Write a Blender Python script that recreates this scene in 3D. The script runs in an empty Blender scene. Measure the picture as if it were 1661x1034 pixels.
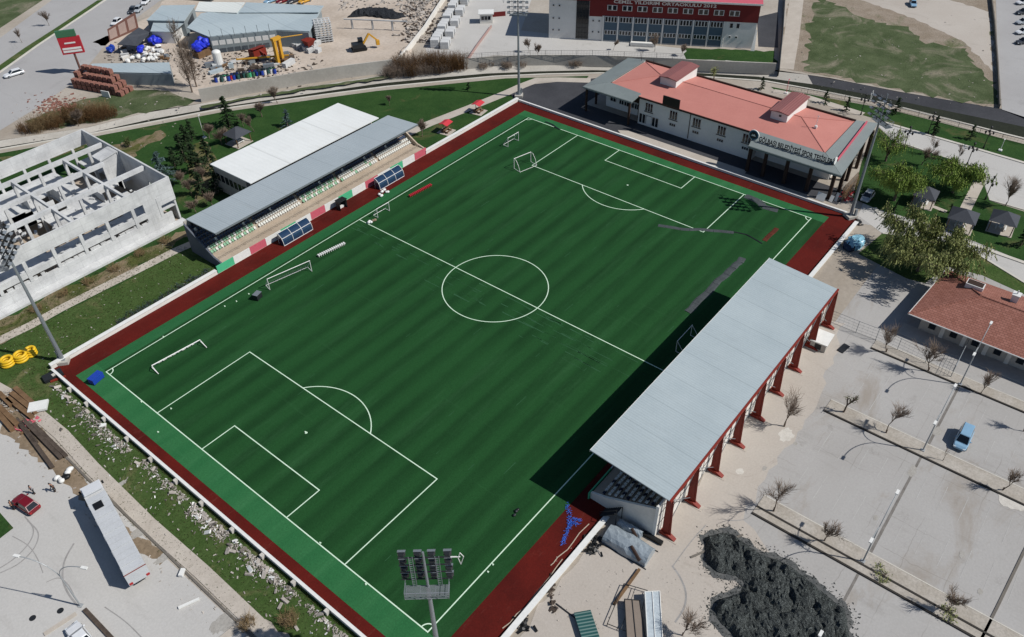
import bpy, bmesh, math, random
from mathutils import Vector, Matrix
from mathutils.geometry import tessellate_polygon
R = math.radians
rnd = random.Random(7)

# ------------------------------------------------------------------ camera, sky, sun, exposure
scene = bpy.context.scene
col = scene.collection
CAM = Vector((-28.805, -37.249, 86.268)); YAW, PITCH, ROLL = 0.692371, -0.711460, -0.0210681
FPX, IW, IH = 1305.0056, 1661.0, 1034.0
_f = Vector((math.cos(PITCH)*math.cos(YAW), math.cos(PITCH)*math.sin(YAW), math.sin(PITCH)))
_r0 = _f.cross(Vector((0, 0, 1))).normalized(); _u0 = _r0.cross(_f)
_c, _s = math.cos(ROLL), math.sin(ROLL)
_r = _c*_r0 + _s*_u0; _u = -_s*_r0 + _c*_u0
cd = bpy.data.cameras.new('camera'); cam = bpy.data.objects.new('camera', cd); col.objects.link(cam)
cd.sensor_width = 36; cd.sensor_fit = 'HORIZONTAL'; cd.lens = FPX/IW*36; cd.clip_start = 1; cd.clip_end = 4000
cam.matrix_world = Matrix.Translation(CAM) @ Matrix((_r, _u, -_f)).transposed().to_4x4()
scene.camera = cam

SUN_EL, SUN_AZ = R(46.5), R(-65)          # azimuth measured from +X, towards the sun
w = bpy.data.worlds.new('World'); scene.world = w; w.use_nodes = True
nt = w.node_tree; bg = nt.nodes['Background']
sky = nt.nodes.new('ShaderNodeTexSky'); sky.sky_type = 'NISHITA'; sky.sun_disc = False
sky.sun_elevation = SUN_EL; sky.sun_rotation = R(90) - SUN_AZ
sky.altitude = 900; sky.air_density = 1; sky.dust_density = 0.6; sky.ozone_density = 1.5
nt.links.new(sky.outputs[0], bg.inputs[0]); bg.inputs[1].default_value = 0.075
sl = bpy.data.lights.new('sun', 'SUN'); sl.energy = 4.6; sl.angle = R(0.5); sl.color = (1, 0.965, 0.915)
so = bpy.data.objects.new('sun', sl); col.objects.link(so); so.location = (60, -60, 150)
sd = Vector((math.cos(SUN_EL)*math.cos(SUN_AZ), math.cos(SUN_EL)*math.sin(SUN_AZ), math.sin(SUN_EL)))
so.rotation_euler = sd.to_track_quat('Z', 'Y').to_euler()
vs = scene.view_settings; scene.display_settings.display_device = 'sRGB'
vs.view_transform = 'Standard'; vs.look = 'None'; vs.exposure = 0.0; vs.gamma = 1; vs.use_curve_mapping = False
try:
    scene.cycles.max_bounces = 6; scene.cycles.diffuse_bounces = 3; scene.cycles.transparent_max_bounces = 6
except Exception: pass

def G(px, py, z=0.0):
    """photo sight line -> the point where it meets the level z (metres)"""
    d = _f*FPX + _r*(px - IW/2) - _u*(py - IH/2)
    return CAM + d*((z - CAM.z)/d.z)
def P(*q, z=0.0): return [tuple(G(x, y, z)[:2]) for x, y in q]

# ------------------------------------------------------------------ materials
def lin(h):
    h = h.lstrip('#'); v = [int(h[i:i+2], 16)/255 for i in (0, 2, 4)]
    return tuple(c/12.92 if c <= .04045 else ((c+.055)/1.055)**2.4 for c in v)
class NT:
    def __init__(s, name):
        s.m = bpy.data.materials.new(name); s.m.use_nodes = True; s.t = s.m.node_tree; s.n = s.t.nodes
        s.b = s.n['Principled BSDF']; s.tc = s.n.new('ShaderNodeTexCoord')
    def link(s, a, b): s.t.links.new(a, b)
    def noise(s, scale, detail=4, rough=.6, stretch=None, dist=0.0):
        n = s.n.new('ShaderNodeTexNoise'); n.inputs['Scale'].default_value = scale
        n.inputs['Detail'].default_value = detail; n.inputs['Roughness'].default_value = rough
        n.inputs['Distortion'].default_value = dist
        if stretch:
            mp = s.n.new('ShaderNodeMapping'); mp.inputs['Scale'].default_value = stretch[:3]
            if len(stretch) > 3: mp.inputs['Rotation'].default_value = (0, 0, stretch[3])
            s.link(s.tc.outputs['Object'], mp.inputs[0]); s.link(mp.outputs[0], n.inputs['Vector'])
        else: s.link(s.tc.outputs['Object'], n.inputs['Vector'])
        return n.outputs['Fac']
    def ramp(s, fac, lo, hi):
        r = s.n.new('ShaderNodeMapRange'); r.inputs[1].default_value = lo; r.inputs[2].default_value = hi
        s.link(fac, r.inputs[0]); return r.outputs[0]
    def mix(s, fac, a, b, mode='MIX'):
        m = s.n.new('ShaderNodeMix'); m.data_type = 'RGBA'; m.blend_type = mode
        for sock, v in ((m.inputs['Factor'], fac), (m.inputs['A'], a), (m.inputs['B'], b)):
            if isinstance(v, (int, float)): sock.default_value = v
            elif isinstance(v, tuple): sock.default_value = (*v[:3], 1)
            else: s.link(v, sock)
        return m.outputs['Result']
    def math(s, op, a, b=0.0):
        m = s.n.new('ShaderNodeMath'); m.operation = op
        for k, v in enumerate((a, b)):
            if isinstance(v, (int, float)): m.inputs[k].default_value = v
            else: s.link(v, m.inputs[k])
        return m.outputs[0]
    def xyz(s):
        x = s.n.new('ShaderNodeSeparateXYZ'); s.link(s.tc.outputs['Object'], x.inputs[0]); return x.outputs
    def bump(s, h, strength=.3, dist=.05):
        b = s.n.new('ShaderNodeBump'); b.inputs['Strength'].default_value = strength; b.inputs['Distance'].default_value = dist
        s.link(h, b.inputs['Height']); s.link(b.outputs[0], s.b.inputs['Normal'])
    def done(s, c, rough=.85, spec=.3, metal=0):
        if isinstance(c, tuple): s.b.inputs['Base Color'].default_value = (*c[:3], 1)
        else: s.link(c, s.b.inputs['Base Color'])
        s.b.inputs['Roughness'].default_value = rough; s.b.inputs['Specular IOR Level'].default_value = spec
        s.b.inputs['Metallic'].default_value = metal
        return s.m
def pm(name, c, c2=None, s1=.25, s2=3.0, amt=.5, rough=.85, spec=.25, metal=0, bump=0, fine=.25, stretch=None):
    """two-scale mottled surface"""
    t = NT(name); a = lin(c); b = lin(c2) if c2 else tuple(x*.72 for x in a)
    f = t.ramp(t.noise(s1, 5, .62, stretch), .35, .68)
    f = t.math('MULTIPLY', f, amt)
    k = t.mix(f, a, b)
    g = t.noise(s2, 5, .7)
    v = t.ramp(g, .25, .75)
    v2 = t.mix(v, (1-fine,)*3, (1+fine*.6,)*3)
    k = t.mix(1.0, k, v2, 'MULTIPLY')
    if bump: t.bump(g, bump, .08)
    return t.done(k, rough, spec, metal)
def plain(name, c, rough=.6, spec=.3, metal=0, var=.12, s=1.5):
    return pm(name, c, None, s, s*6, .35, rough, spec, metal, 0, var)

# ------------------------------------------------------------------ mesh builder
class MB:
    def __init__(s): s.v = []; s.f = []; s.mi = []; s.X = Matrix.Identity(4)
    def at(s, loc=(0, 0, 0), rz=0, rx=0, ry=0, sc=1):
        s.X = Matrix.Translation(Vector(loc)) @ Matrix.Rotation(rz, 4, 'Z') @ Matrix.Rotation(ry, 4, 'Y') @ Matrix.Rotation(rx, 4, 'X') @ Matrix.Scale(sc, 4); return s
    def add(s, vs, fs, m=0):
        o = len(s.v); s.v += [tuple(s.X @ Vector(p)) for p in vs]
        s.f += [tuple(o+i for i in f) for f in fs]; s.mi += [m]*len(fs); return s
    def box(s, x0, y0, z0, x1, y1, z1, m=0):
        return s.add([(x0,y0,z0),(x1,y0,z0),(x1,y1,z0),(x0,y1,z0),(x0,y0,z1),(x1,y0,z1),(x1,y1,z1),(x0,y1,z1)],
            [(3,2,1,0),(4,5,6,7),(0,1,5,4),(1,2,6,5),(2,3,7,6),(3,0,4,7)], m)
    def cbox(s, c, d, m=0):
        x, y, z = c; a, b, h = d; return s.box(x-a/2, y-b/2, z-h/2, x+a/2, y+b/2, z+h/2, m)
    def poly(s, pts, m=0): return s.add(pts, [tuple(range(len(pts)))], m)
    def prism(s, pts, z0, z1, m=0):
        """plan outline (list of xy, anticlockwise) raised from z0 to z1"""
        n = len(pts)
        a = sum(pts[i][0]*pts[(i+1) % n][1]-pts[(i+1) % n][0]*pts[i][1] for i in range(n))
        if a < 0: pts = pts[::-1]
        return s.add([(x, y, z0) for x, y in pts]+[(x, y, z1) for x, y in pts],
            [tuple(range(n))[::-1], tuple(range(n, 2*n))]+[(i, (i+1) % n, n+(i+1) % n, n+i) for i in range(n)], m)
    def extr(s, prof, p0, p1, m=0):
        """solid between two equal profiles (lists of xyz)"""
        n = len(prof[0]) if False else len(p0)
        return s.add(list(p0)+list(p1), [tuple(range(n))[::-1], tuple(range(n, 2*n))]+[(i, (i+1) % n, n+(i+1) % n, n+i) for i in range(n)], m)
    def slab(s, pts, t, m=0):
        """sloped plate: top points xyz, thickness t downwards"""
        return s.extr(None, [(x, y, z-t) for x, y, z in pts], pts, m)
    def tube(s, p, q, r0, r1=None, n=6, m=0, cap=True):
        if r1 is None: r1 = r0
        p, q = Vector(p), Vector(q); d = q-p
        if d.length < 1e-6: return s
        a = d.orthogonal().normalized(); b = d.normalized().cross(a)
        vs = []
        for c, r in ((p, r0), (q, r1)):
            for i in range(n):
                t = 2*math.pi*i/n; vs.append(tuple(c+a*(math.cos(t)*r)+b*(math.sin(t)*r)))
        fs = [(i, (i+1) % n, n+(i+1) % n, n+i) for i in range(n)]
        if cap: fs += [tuple(range(n))[::-1], tuple(range(n, 2*n))]
        return s.add(vs, fs, m)
    def path(s, pts, r, n=6, m=0):
        for a, b in zip(pts, pts[1:]): s.tube(a, b, r, r, n, m)
        return s
    def bar(s, p, q, w_, h_, m=0):
        """rectangular bar"""
        p, q = Vector(p), Vector(q); d = (q-p).normalized()
        u = Vector((0, 0, 1)) if abs(d.z) < .95 else Vector((1, 0, 0))
        a = d.cross(u).normalized(); b = a.cross(d)
        o = [a*(x*w_/2)+b*(y*h_/2) for x, y in ((-1,-1),(1,-1),(1,1),(-1,1))]
        return s.extr(None, [tuple(p+k) for k in o], [tuple(q+k) for k in o], m)
    def blob(s, c, r, seed=0, sub=2, rough=.25, m=0, flat=1.0):
        bm = bmesh.new(); bmesh.ops.create_icosphere(bm, subdivisions=sub, radius=1); g = random.Random(seed)
        if isinstance(r, (int, float)): r = (r, r, r)
        vs = [(c[0]+v.co.x*r[0]*(k := 1+g.uniform(-rough, rough)), c[1]+v.co.y*r[1]*k, c[2]+v.co.z*r[2]*k*flat) for v in bm.verts]
        fs = [tuple(v.index for v in f.verts) for f in bm.faces]; bm.free()
        return s.add(vs, fs, m)
    def torus(s, c, R_, r, nu=18, nv=7, m=0, tilt=(0, 0)):
        vs = []; fs = []; M = Matrix.Rotation(tilt[0], 3, 'X') @ Matrix.Rotation(tilt[1], 3, 'Y')
        for i in range(nu):
            for j in range(nv):
                a, b = 2*math.pi*i/nu, 2*math.pi*j/nv
                p = M @ Vector(((R_+r*math.cos(b))*math.cos(a), (R_+r*math.cos(b))*math.sin(a), r*math.sin(b)))
                vs.append((c[0]+p.x, c[1]+p.y, c[2]+p.z)); fs.append((i*nv+j, ((i+1) % nu)*nv+j, ((i+1) % nu)*nv+(j+1) % nv, i*nv+(j+1) % nv))
        return s.add(vs, fs, m)
    def sheet(s, pts, z, m=0):
        v = [Vector((x, y, 0)) for x, y in pts]
        tri = tessellate_polygon([v]); fs = []
        for a, b, c in tri:
            n = (v[b]-v[a]).cross(v[c]-v[a]).z
            if abs(n) > 1e-9: fs.append((a, b, c) if n > 0 else (a, c, b))
        return s.add([(x, y, z) for x, y in pts], fs, m)
    def build(s, name, mats, parent=None, loc=None, smooth=False, world=True):
        if not isinstance(mats, (list, tuple)): mats = [mats]
        me = bpy.data.meshes.new(name); o = Vector((0, 0, 0))
        if parent is not None and world: o = base_of(parent)
        if loc is not None: o = Vector(loc)
        me.from_pydata([(x-o.x, y-o.y, z-o.z) for x, y, z in s.v], [], s.f)
        for m in mats: me.materials.append(m)
        if len(mats) > 1: me.polygons.foreach_set('material_index', s.mi)
        if smooth: me.polygons.foreach_set('use_smooth', [True]*len(me.polygons))
        me.update()
        ob = bpy.data.objects.new(name, me); col.objects.link(ob)
        if parent is not None: ob.parent = parent
        elif loc is not None: ob.location = loc
        return ob
def base_of(o):
    v = Vector((0, 0, 0))
    while o is not None: v += o.location; o = o.parent
    return v
def tag(o, label, cat, group=None, kind=None):
    if label: o['label'] = label
    if cat: o['category'] = cat
    if group: o['group'] = group
    if kind: o['kind'] = kind
    return o
def T(name, label, cat, loc=(0, 0, 0), rz=0, group=None):
    o = bpy.data.objects.new(name, None); o.empty_display_size = .5; col.objects.link(o)
    o.location = loc; o.rotation_euler = (0, 0, rz); return tag(o, label, cat, group)
def dup(root, loc, rz=0, label=None, group=None, sc=None):
    def cp(o, par):
        c = o.copy(); col.objects.link(c)
        if par is not None: c.parent = par
        for ch in o.children: cp(ch, c)
        return c
    c = cp(root, None); c.location = loc; c.rotation_euler = (0, 0, rz)
    if sc: c.scale = (sc,)*3 if isinstance(sc, (int, float)) else sc
    if label: c['label'] = label
    if group: c['group'] = group
    return c
def S(name, mb, mat, **k):
    o = mb.build(name, mat, **k); o['kind'] = 'structure'; return o
def text_part(name, body, size, mat, parent, loc, ux, uz, extrude=.04, width=None):
    """lettering as a mesh: reads along ux, letters rise along uz; loc = left foot of the line (local to parent)"""
    cu = bpy.data.curves.new(name, 'FONT'); cu.body = body; cu.size = size; cu.extrude = extrude; cu.resolution_u = 2
    cu.offset = .022*size
    to = bpy.data.objects.new('tmp', cu); col.objects.link(to); bpy.context.view_layer.update()
    me = bpy.data.meshes.new_from_object(to.evaluated_get(bpy.context.evaluated_depsgraph_get()))
    bpy.data.objects.remove(to); me.name = name; me.materials.clear(); me.materials.append(mat)
    ux = Vector(ux).normalized(); uz = Vector(uz).normalized(); uy = ux.cross(uz)
    xs = [v.co.x for v in me.vertices]; k = (width/(max(xs)-min(xs))) if width else 1; x0 = min(xs)
    for v in me.vertices: v.co = ux*((v.co.x-x0)*k)+uz*v.co.y+uy*(-v.co.z)
    me.flip_normals() if False else None
    ob = bpy.data.objects.new(name, me); col.objects.link(ob); ob.parent = parent; ob.location = loc
    return ob

# ================================================================== SETTING
M = {}
M['dirt'] = pm('bare_ground', '#aba49a', '#8d8274', .035, 1.2, .75, .95, .1, fine=.16, bump=.15)
def lot_mat(name, c, c2, c3, joint=0):
    t = NT(name); a, b, d = lin(c), lin(c2), lin(c3)
    k = t.mix(t.math('MULTIPLY', t.ramp(t.noise(.045, 4, .6), .38, .7), .75), a, b)
    k = t.mix(t.math('MULTIPLY', t.ramp(t.noise(.16, 6, .7, None, 1.2), .60, .78), .6), k, d)     # stains
    k = t.mix(t.math('MULTIPLY', t.ramp(t.noise(.5, 5, .7, (1, .22, 1, .6)), .56, .72), .22), k, d)  # drag marks
    fine = t.noise(3.5, 6, .75)
    k = t.mix(1.0, k, t.mix(t.ramp(fine, .25, .75), (.86,)*3, (1.08,)*3), 'MULTIPLY')
    if joint:
        x, y, z = t.xyz(); wv = t.math('MULTIPLY', t.noise(.3, 2), .25)
        for q in (x, y):
            e = t.math('ABSOLUTE', t.math('SUBTRACT', t.math('FRACT', t.math('ADD', t.math('DIVIDE', q, joint), wv if q is x else t.math('MULTIPLY', wv, .6))), .5))
            k = t.mix(t.math('MULTIPLY', t.math('LESS_THAN', e, .05/joint), t.math('MULTIPLY', t.ramp(t.noise(.09, 4), .42, .6), .35)), k, d)   # slab joints, broken
        k = t.mix(t.math('MULTIPLY', t.ramp(t.noise(.03, 3, .5, (1, 3, 1), .3), .55, .62), .22), k, b)   # older patches
        k = t.mix(t.math('MULTIPLY', t.ramp(t.noise(.10, 6, .66, (.6, 1.5, 1), .5), .56, .70), .6), k, lin('#857a6c'))   # silt left by puddles
    t.bump(fine, .12, .03)
    return t.done(k, .9, .2)
M['lot'] = lot_mat('worn_concrete', '#b5b3af', '#aaa8a4', '#8a8680')
M['park'] = lot_mat('worn_car_park_concrete', '#a5a3a0', '#999692', '#716d67', 5.1)
M['lot2'] = lot_mat('dusty_paving', '#b1aaa1', '#a49b91', '#877f75')
M['road'] = lot_mat('grey_asphalt_road', '#a2a1a0', '#979594', '#7d7c7a')
M['asphalt'] = pm('dark_asphalt', '#45464a', '#35363a', .12, 2.5, .8, .9, .2, fine=.25)
M['pave'] = pm('pale_pavement', '#b5ada2', '#9f968b', .3, 4, .6, .9, .2, fine=.15)
M['kerb'] = pm('concrete_kerb', '#c4c0b6', '#aaa59b', .5, 5, .5, .85, .2, fine=.12)
M['kerbshade'] = pm('kerb_shade_side', '#3c3935', '#2e2b28', .5, 5, .5, .9, .2, fine=.2)  # shade on the kerb's unlit side, painted in as a dark colour
M['kerbdark'] = pm('worn_kerb', '#6f6a63', '#5c5751', .5, 5, .5, .9, .2, fine=.2)
def grass_mat(name, c, c2, c3, patch=.55, s=.08):
    t = NT(name); a, b, d = lin(c), lin(c2), lin(c3)
    k = t.mix(t.ramp(t.noise(s*2.2, 6, .7), .36, .64), a, b)
    k = t.mix(t.math('MULTIPLY', t.ramp(t.noise(s, 7, .68, None, .8), patch, patch+.14), .85), k, d)
    fine = t.noise(2.6, 7, .8)
    k = t.mix(1.0, k, t.mix(t.ramp(fine, .3, .7), (.6,)*3, (1.3,)*3), 'MULTIPLY')
    t.bump(fine, .5, .25)
    return t.done(k, .95, .08)
M['lawn'] = grass_mat('park_lawn', '#344e27', '#284320', '#5f593c', .58)
M['lawn2'] = grass_mat('rough_verge_grass', '#465830', '#3a4f26', '#716a4c', .55, .13)
M['meadow'] = grass_mat('meadow_patches', '#566044', '#414d32', '#857e6e', .53, .085)
M['soil'] = pm('trampled_soil', '#8f7f6c', '#6d5f4c', .12, 1.6, .9, .95, .08, fine=.35, bump=.4)
M['canal_bed'] = pm('damp_canal_bed', '#2a2e22', '#1d211a', .1, 1.5, .9, .9, .2, fine=.4)
M['concrete'] = pm('weathered_concrete', '#b1ada5', '#97928a', .12, 2.0, .7, .9, .2, fine=.15)

NE = P((0,243),(152,217),(361,177),(610,143),(820,123),(959,119),(1110,123),(1250,133),(1443,170),(1661,226))
FE = P((0,228),(141,207),(253,179),(400,157),(500,141),(630,121),(800,107),(960,103),(1130,107),(1260,114),(1347,127),(1459,149),(1661,183))
NE = [(-260, 300), (-40, 188)] + NE + [(166, -70), (168, -400)]
FE = [(-260, 318), (-38, 195)] + FE + [(181, -70), (184, -400)]
def resample(pl, n):
    L = [0]
    for a, b in zip(pl, pl[1:]): L.append(L[-1]+math.dist(a, b))
    out = []
    for i in range(n):
        t = L[-1]*i/(n-1); k = max(j for j in range(len(pl)-1) if L[j] <= t+1e-9)
        u = (t-L[k])/max(1e-9, L[k+1]-L[k]); out.append((pl[k][0]+(pl[k+1][0]-pl[k][0])*u, pl[k][1]+(pl[k+1][1]-pl[k][1])*u))
    return out
gm = MB(); gm.sheet(NE+[(-400, -400), (-400, 300)], 0); gm.sheet(FE+[(1200, -400), (1200, 1200), (-260, 1200)], 0)
S('ground', gm, M['dirt'])
cm = MB(); A_, B_ = resample(NE, 70), resample(FE, 70)
def lerp2(a, b, t): return (a[0]+(b[0]-a[0])*t, a[1]+(b[1]-a[1])*t)
rows = [[(*a, 0), (*lerp2(a, b, .03), -.75), (*lerp2(a, b, .60), -.75), (*b, -.02)] for a, b in zip(A_, B_)]
for r0, r1 in zip(rows, rows[1:]):
    for k, m in ((0, 0), (1, 1), (2, 2 if r0[0][0] > 158 and r0[0][1] < 36 else 0)): cm.add([r0[k], r1[k], r1[k+1], r0[k+1]], [(0, 1, 2, 3)], m)
S('canal', cm, [M['concrete'], M['canal_bed'], M['asphalt']])
def rough(pts, amp=.5, step=1.6, seed=3):
    g = random.Random(seed); out = []
    for i in range(len(pts)):
        a, b = pts[i], pts[(i+1) % len(pts)]; L = math.dist(a, b)
        if L > 90: out.append(a); continue
        n = max(1, int(L/step))
        for k in range(n): u = k/n; out.append((a[0]+(b[0]-a[0])*u+g.uniform(-amp, amp), a[1]+(b[1]-a[1])*u+g.uniform(-amp, amp)))
    return out
def strip(pts, w_, z, mb=None, closed=False):
    mb = mb or MB(); n = len(pts); off = []
    for i in range(n):
        a = pts[max(0, i-1)]; b = pts[min(n-1, i+1)]; d = Vector((b[0]-a[0], b[1]-a[1])).normalized()
        off.append((-d.y*w_/2, d.x*w_/2))
    for i in range(n-1):
        a, b = pts[i], pts[i+1]; p, q = off[i], off[i+1]
        mb.add([(a[0]-p[0], a[1]-p[1], z), (b[0]-q[0], b[1]-q[1], z), (b[0]+q[0], b[1]+q[1], z), (a[0]+p[0], a[1]+p[1], z)], [(0, 1, 2, 3)])
    return mb
def kerb(name, pts, w_=.3, h=.14, mat='kerb', mb=None):
    own = mb is None; mb = mb or MB()
    for a, b in zip(pts, pts[1:]):
        d = Vector((b[0]-a[0], b[1]-a[1])); L = d.length
        mb.at((a[0], a[1], 0), math.atan2(d.y, d.x)); mb.box(0, -w_/2, -.05, L-.004, w_/2, h); mb.at()
    if own: return S(name, mb, M[mat])
    return mb
kerb('canal_edge', [p for p in A_ if -60 < p[0] and p[1] > -80], .6, .16)

S('lawn', MB().sheet(P((0,249),(152,222),(361,182),(610,148),(820,127.5),(955,123.5),(950,130),(905,126),(874,131),(838,152),(838,166),(690,245),(352,442),(100,592),(60,604),(0,628),(-160,690),(-160,300)), .012), M['lawn'])
S('verge_grass', MB().sheet(rough(P((-60,585),(60,604),(100,600),(300,760),(598,1040),(640,1120),(560,1120),(470,1034),(302,905),(215,826),(136,745),(86,694),(30,648),(-10,628)), .55), .018), M['lawn2'])
M['soilgrass'] = grass_mat('weedy_soil', '#54572f', '#434c2a', '#83735f', .44, .16)
S('verge_grass', MB().sheet(rough(P((100,594),(225,520),(350,443),(322,400),(285,414),(170,474),(100,508),(0,561),(-60,586),(-40,606),(60,606)), .25), .016), M['lawn2'])
soilm = MB().sheet(rough(P((-90,590),(0,522),(110,466),(200,425),(262,392),(318,366),(316,378),(240,425),(150,470),(60,520),(-60,600)), .7, 1.2), .02)
soilm.sheet(rough(P((0,255),(60,250),(100,240),(140,228),(150,234),(70,262),(0,290)), .7, 1.2), .02)
soilm.sheet(rough(P((170,238),(215,228),(262,212),(268,222),(240,236),(205,262),(190,258)), .7, 1.2), .02)
soilm.sheet(rough(P((330,220),(300,258),(318,330),(345,320),(362,300),(350,262)), .7, 1.2), .02)
S('bare_soil', soilm, M['soilgrass'])
S('dirt_path', strip(P((-60,575),(0,552),(50,528),(100,500),(170,465),(240,430),(285,407),(320,392)), 2.0, .03), M['pave'])
S('park_path', strip(P((640,226),(696,201),(760,176),(822,151),(846,140),(872,130),(905,129.5),(958,131)), 2.6, .03), M['pave'])
# near-left lot, pavement, kerb
S('paved_lot', MB().sheet(P((-120,655),(0,655),(40,690),(90,740),(165,800),(245,882),(300,935),(388,1018),(440,1070),(440,1300),(-400,1300),(-400,800)), .012), M['lot'])
S('pavement', strip(P((-40,610),(40,655),(100,705),(150,760),(240,850),(330,930),(450,1045),(520,1110)), 1.9, .09), M['pave'])
kerb('pavement_kerb', [lerp2(a, b, 0) for a, b in zip(P((35,672),(92,726),(140,775),(232,862),(318,945),(420,1043)), P((35,672),(92,726),(140,775),(232,862),(318,945),(420,1043)))], .28, .12, 'kerbdark')
sm = MB().sheet(rough(P((0,640),(30,660),(75,705),(120,760),(150,800),(200,850),(275,905),(260,915),(205,880),(150,830),(80,760),(0,700)), .35, .8), .02)
S('spilled_dirt', sm, M['soil'])
S('small_lawn', MB().sheet(P((-60,815),(0,832),(22,857),(0,874),(-60,920)), .03), M['lawn'])
# parking and eastern yard
S('parking_lot', MB().sheet([(19.5, -9.5), (24, -15.2), (112.5, -15.2), (109.6, -7.8), (112, -6), (125, -9), (121, -17.5), (114, -50), (114, -120), (-20, -120), (-2, -9.5)], .012), M['park'])
S('dusty_apron', MB().sheet(rough([(20, -7.9), (26, -13.5), (79, -13.5), (80, -16.5), (60, -20.5), (45, -20), (36, -21), (33, -27), (28, -40), (22, -52), (5, -40), (0, -8.2)], .55), .02), M['lot2'])
lm = MB()
for X0 in (46.5, 54.5, 66.5, 72.5):
    for k in range(12): lm.box(X0-2.4, -24-k*2.6, .02, X0+2.4, -23.94-k*2.6, .026)
M['stall'] = pm('faded_stall_paint', '#b5b4b1', '#a4a29e', .4, 3, .9, .9, .2)
S('parking_markings', lm, M['stall'])
M['island'] = pm('dry_planting_strip', '#aca69d', '#989084', .35, 3.5, .8, .95, .1, fine=.3)
for nm, x0, x1, y0, y1 in (('planting_strip', 37.4, 40.9, -21.4, -60), ('planting_strip', 59.9, 62.6, -21.5, -75), ('planting_strip', 77.0, 79.2, -22.0, -80)):
    S(nm, MB().box(x0, y1, -.02, x1, y0, .1), M['island'])
    for x in ((x0,) if x0 > 50 else (x0, x0+1.3)):
        kerb('planting_kerb', [(x, y0), (x, y1)], .26, .17, 'kerbshade')
    kerb('planting_kerb', [(x1, y0), (x1, y1)], .14, .12, 'kerb')
S('curb_line', kerb('x', P((1120,905),(1205,868)), .25, .12, 'kerbdark', MB()), M['kerbdark'])
S('drain_line', kerb('x', P((1590,1040),(1620,980),(1661,895),(1700,820)), .3, .1, 'kerbdark', MB()), M['kerbdark'])
# far roads
S('highway', MB().sheet(P((-260,330),(-120,235),(0,113),(60,70),(165,0),(250,-50),(400,-50),(300,0),(262,0),(215,34),(165,80),(125,130),(60,175),(0,212),(-120,300)), .02), M['road'])
S('highway', MB().sheet(P((-260,240),(-100,130),(0,62),(85,0),(150,-45),(240,-45),(160,0),(0,105),(-120,215)), .02), M['road'])
kerb('median_kerb', P((-60,158),(0,118),(60,75),(172,0),(240,-42)), .5, .18)
S('median', MB().sheet(P((-120,210),(0,106),(40,78),(90,46),(158,1),(168,0),(100,48),(0,115),(-100,190)), .025), M['lawn2'])
S('roadside_grass', MB().sheet(P((-200,150),(0,46),(40,20),(70,0),(100,-50),(-300,-50)), .015), M['meadow'])
S('yard_grass', MB().sheet(rough(P((40,198),(120,166),(200,148),(262,146),(318,165),(300,172),(250,180),(170,196),(100,208)), .55), .02), M['meadow'])
M['yardfloor'] = pm('crushed_stone_yard', '#bfb3a6', '#a39688', .08, 1.2, .8, .95, .1, fine=.2)
S('work_yard', MB().sheet(rough(P((245,95),(150,70),(240,30),(262,5),(300,-20),(640,-20),(720,-10),(700,40),(640,98),(600,112),(330,158),(300,140)), .55), .02), M['yardfloor'])
S('school_yard', MB().sheet(P((690,80),(760,0),(790,-40),(870,-40),(862,0),(845,50),(1205,90),(1205,100),(1115,101),(800,90),(752,108),(700,100)), .025), M['lot'])
S('school_lawn', MB().sheet(rough(P((1112,78),(1258,84),(1258,104),(1180,100),(1112,97)), .55), .035), M['lawn'])
S('school_court', MB().sheet(P((1228,28),(1262,20),(1262,78),(1230,76)), .035), M['asphalt'])
M['waste'] = grass_mat('dry_wasteland', '#968b7e', '#85796a', '#565f3f', .54, .09)
S('wasteland', MB().sheet(rough(P((1264,110),(1280,0),(1290,-60),(1610,-60),(1612,60),(1620,176),(1459,147),(1347,125))), .015), M['waste'])
S('meadow', MB().sheet(rough(P((1306,114),(1312,40),(1330,-10),(1375,20),(1420,35),(1470,45),(1500,70),(1560,78),(1612,140),(1618,172),(1540,162),(1440,142),(1360,126)), 1.3, 1.8), .025), M['meadow'])
S('dirt_track', strip(P((1274,112),(1284,60),(1292,0),(1298,-50)), 4.0, .03), M['pave'])
S('side_road', MB().sheet(P((1625,178),(1617,60),(1614,-60),(1760,-60),(1800,240),(1661,190)), .022), M['road'])
S('waste_gravel', MB().sheet(rough(P((1395,0),(1540,0),(1605,20),(1612,118),(1560,66),(1480,30)), .55), .02), M['lot2'])
# eastern park
S('park_lawn', MB().sheet(P((1383,322),(1398,262),(1424,206),(1451,231),(1539,258),(1592,286),(1605,326),(1720,362),(1760,470),(1661,425),(1519,367),(1418,338)), .022), M['lawn'])
S('park_lawn', MB().sheet(P((1250,141),(1330,157),(1443,178),(1661,234),(1740,256),(1740,288),(1661,262),(1433,197),(1340,170),(1262,150)), .022), M['lawn'])
S('park_lawn', MB().sheet(P((1431,379),(1500,385),(1565,398),(1661,457),(1740,490),(1740,510),(1661,478),(1593,447),(1537,433),(1500,460),(1470,452),(1392,412)), .022), M['lawn2'])
kerb('park_kerb', P((1433,199),(1520,224),(1600,247),(1661,265),(1740,288)), .7, .16)
kerb('park_kerb', P((1443,226),(1500,245),(1539,258),(1575,271)), .3, .14)
kerb('park_kerb', P((1605,325),(1661,341),(1740,364)), .3, .14)
kerb('park_kerb', P((1418,338),(1428,350),(1519,378),(1590,402),(1661,427),(1740,455)), .8, .16)
kerb('park_kerb', P((1431,379),(1500,386),(1565,400),(1661,459),(1740,492)), .4, .14)
S('plaza', MB().sheet(P((1424,204),(1433,199),(1661,266),(1740,289),(1740,362),(1661,340),(1605,324),(1592,284),(1539,257),(1451,230)), .016), M['lot'])
S('street', MB().sheet(P((1400,330),(1418,338),(1519,375),(1661,425),(1760,470),(1760,500),(1661,458),(1565,399),(1500,386),(1431,379),(1392,350)), .016), M['lot'])
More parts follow.
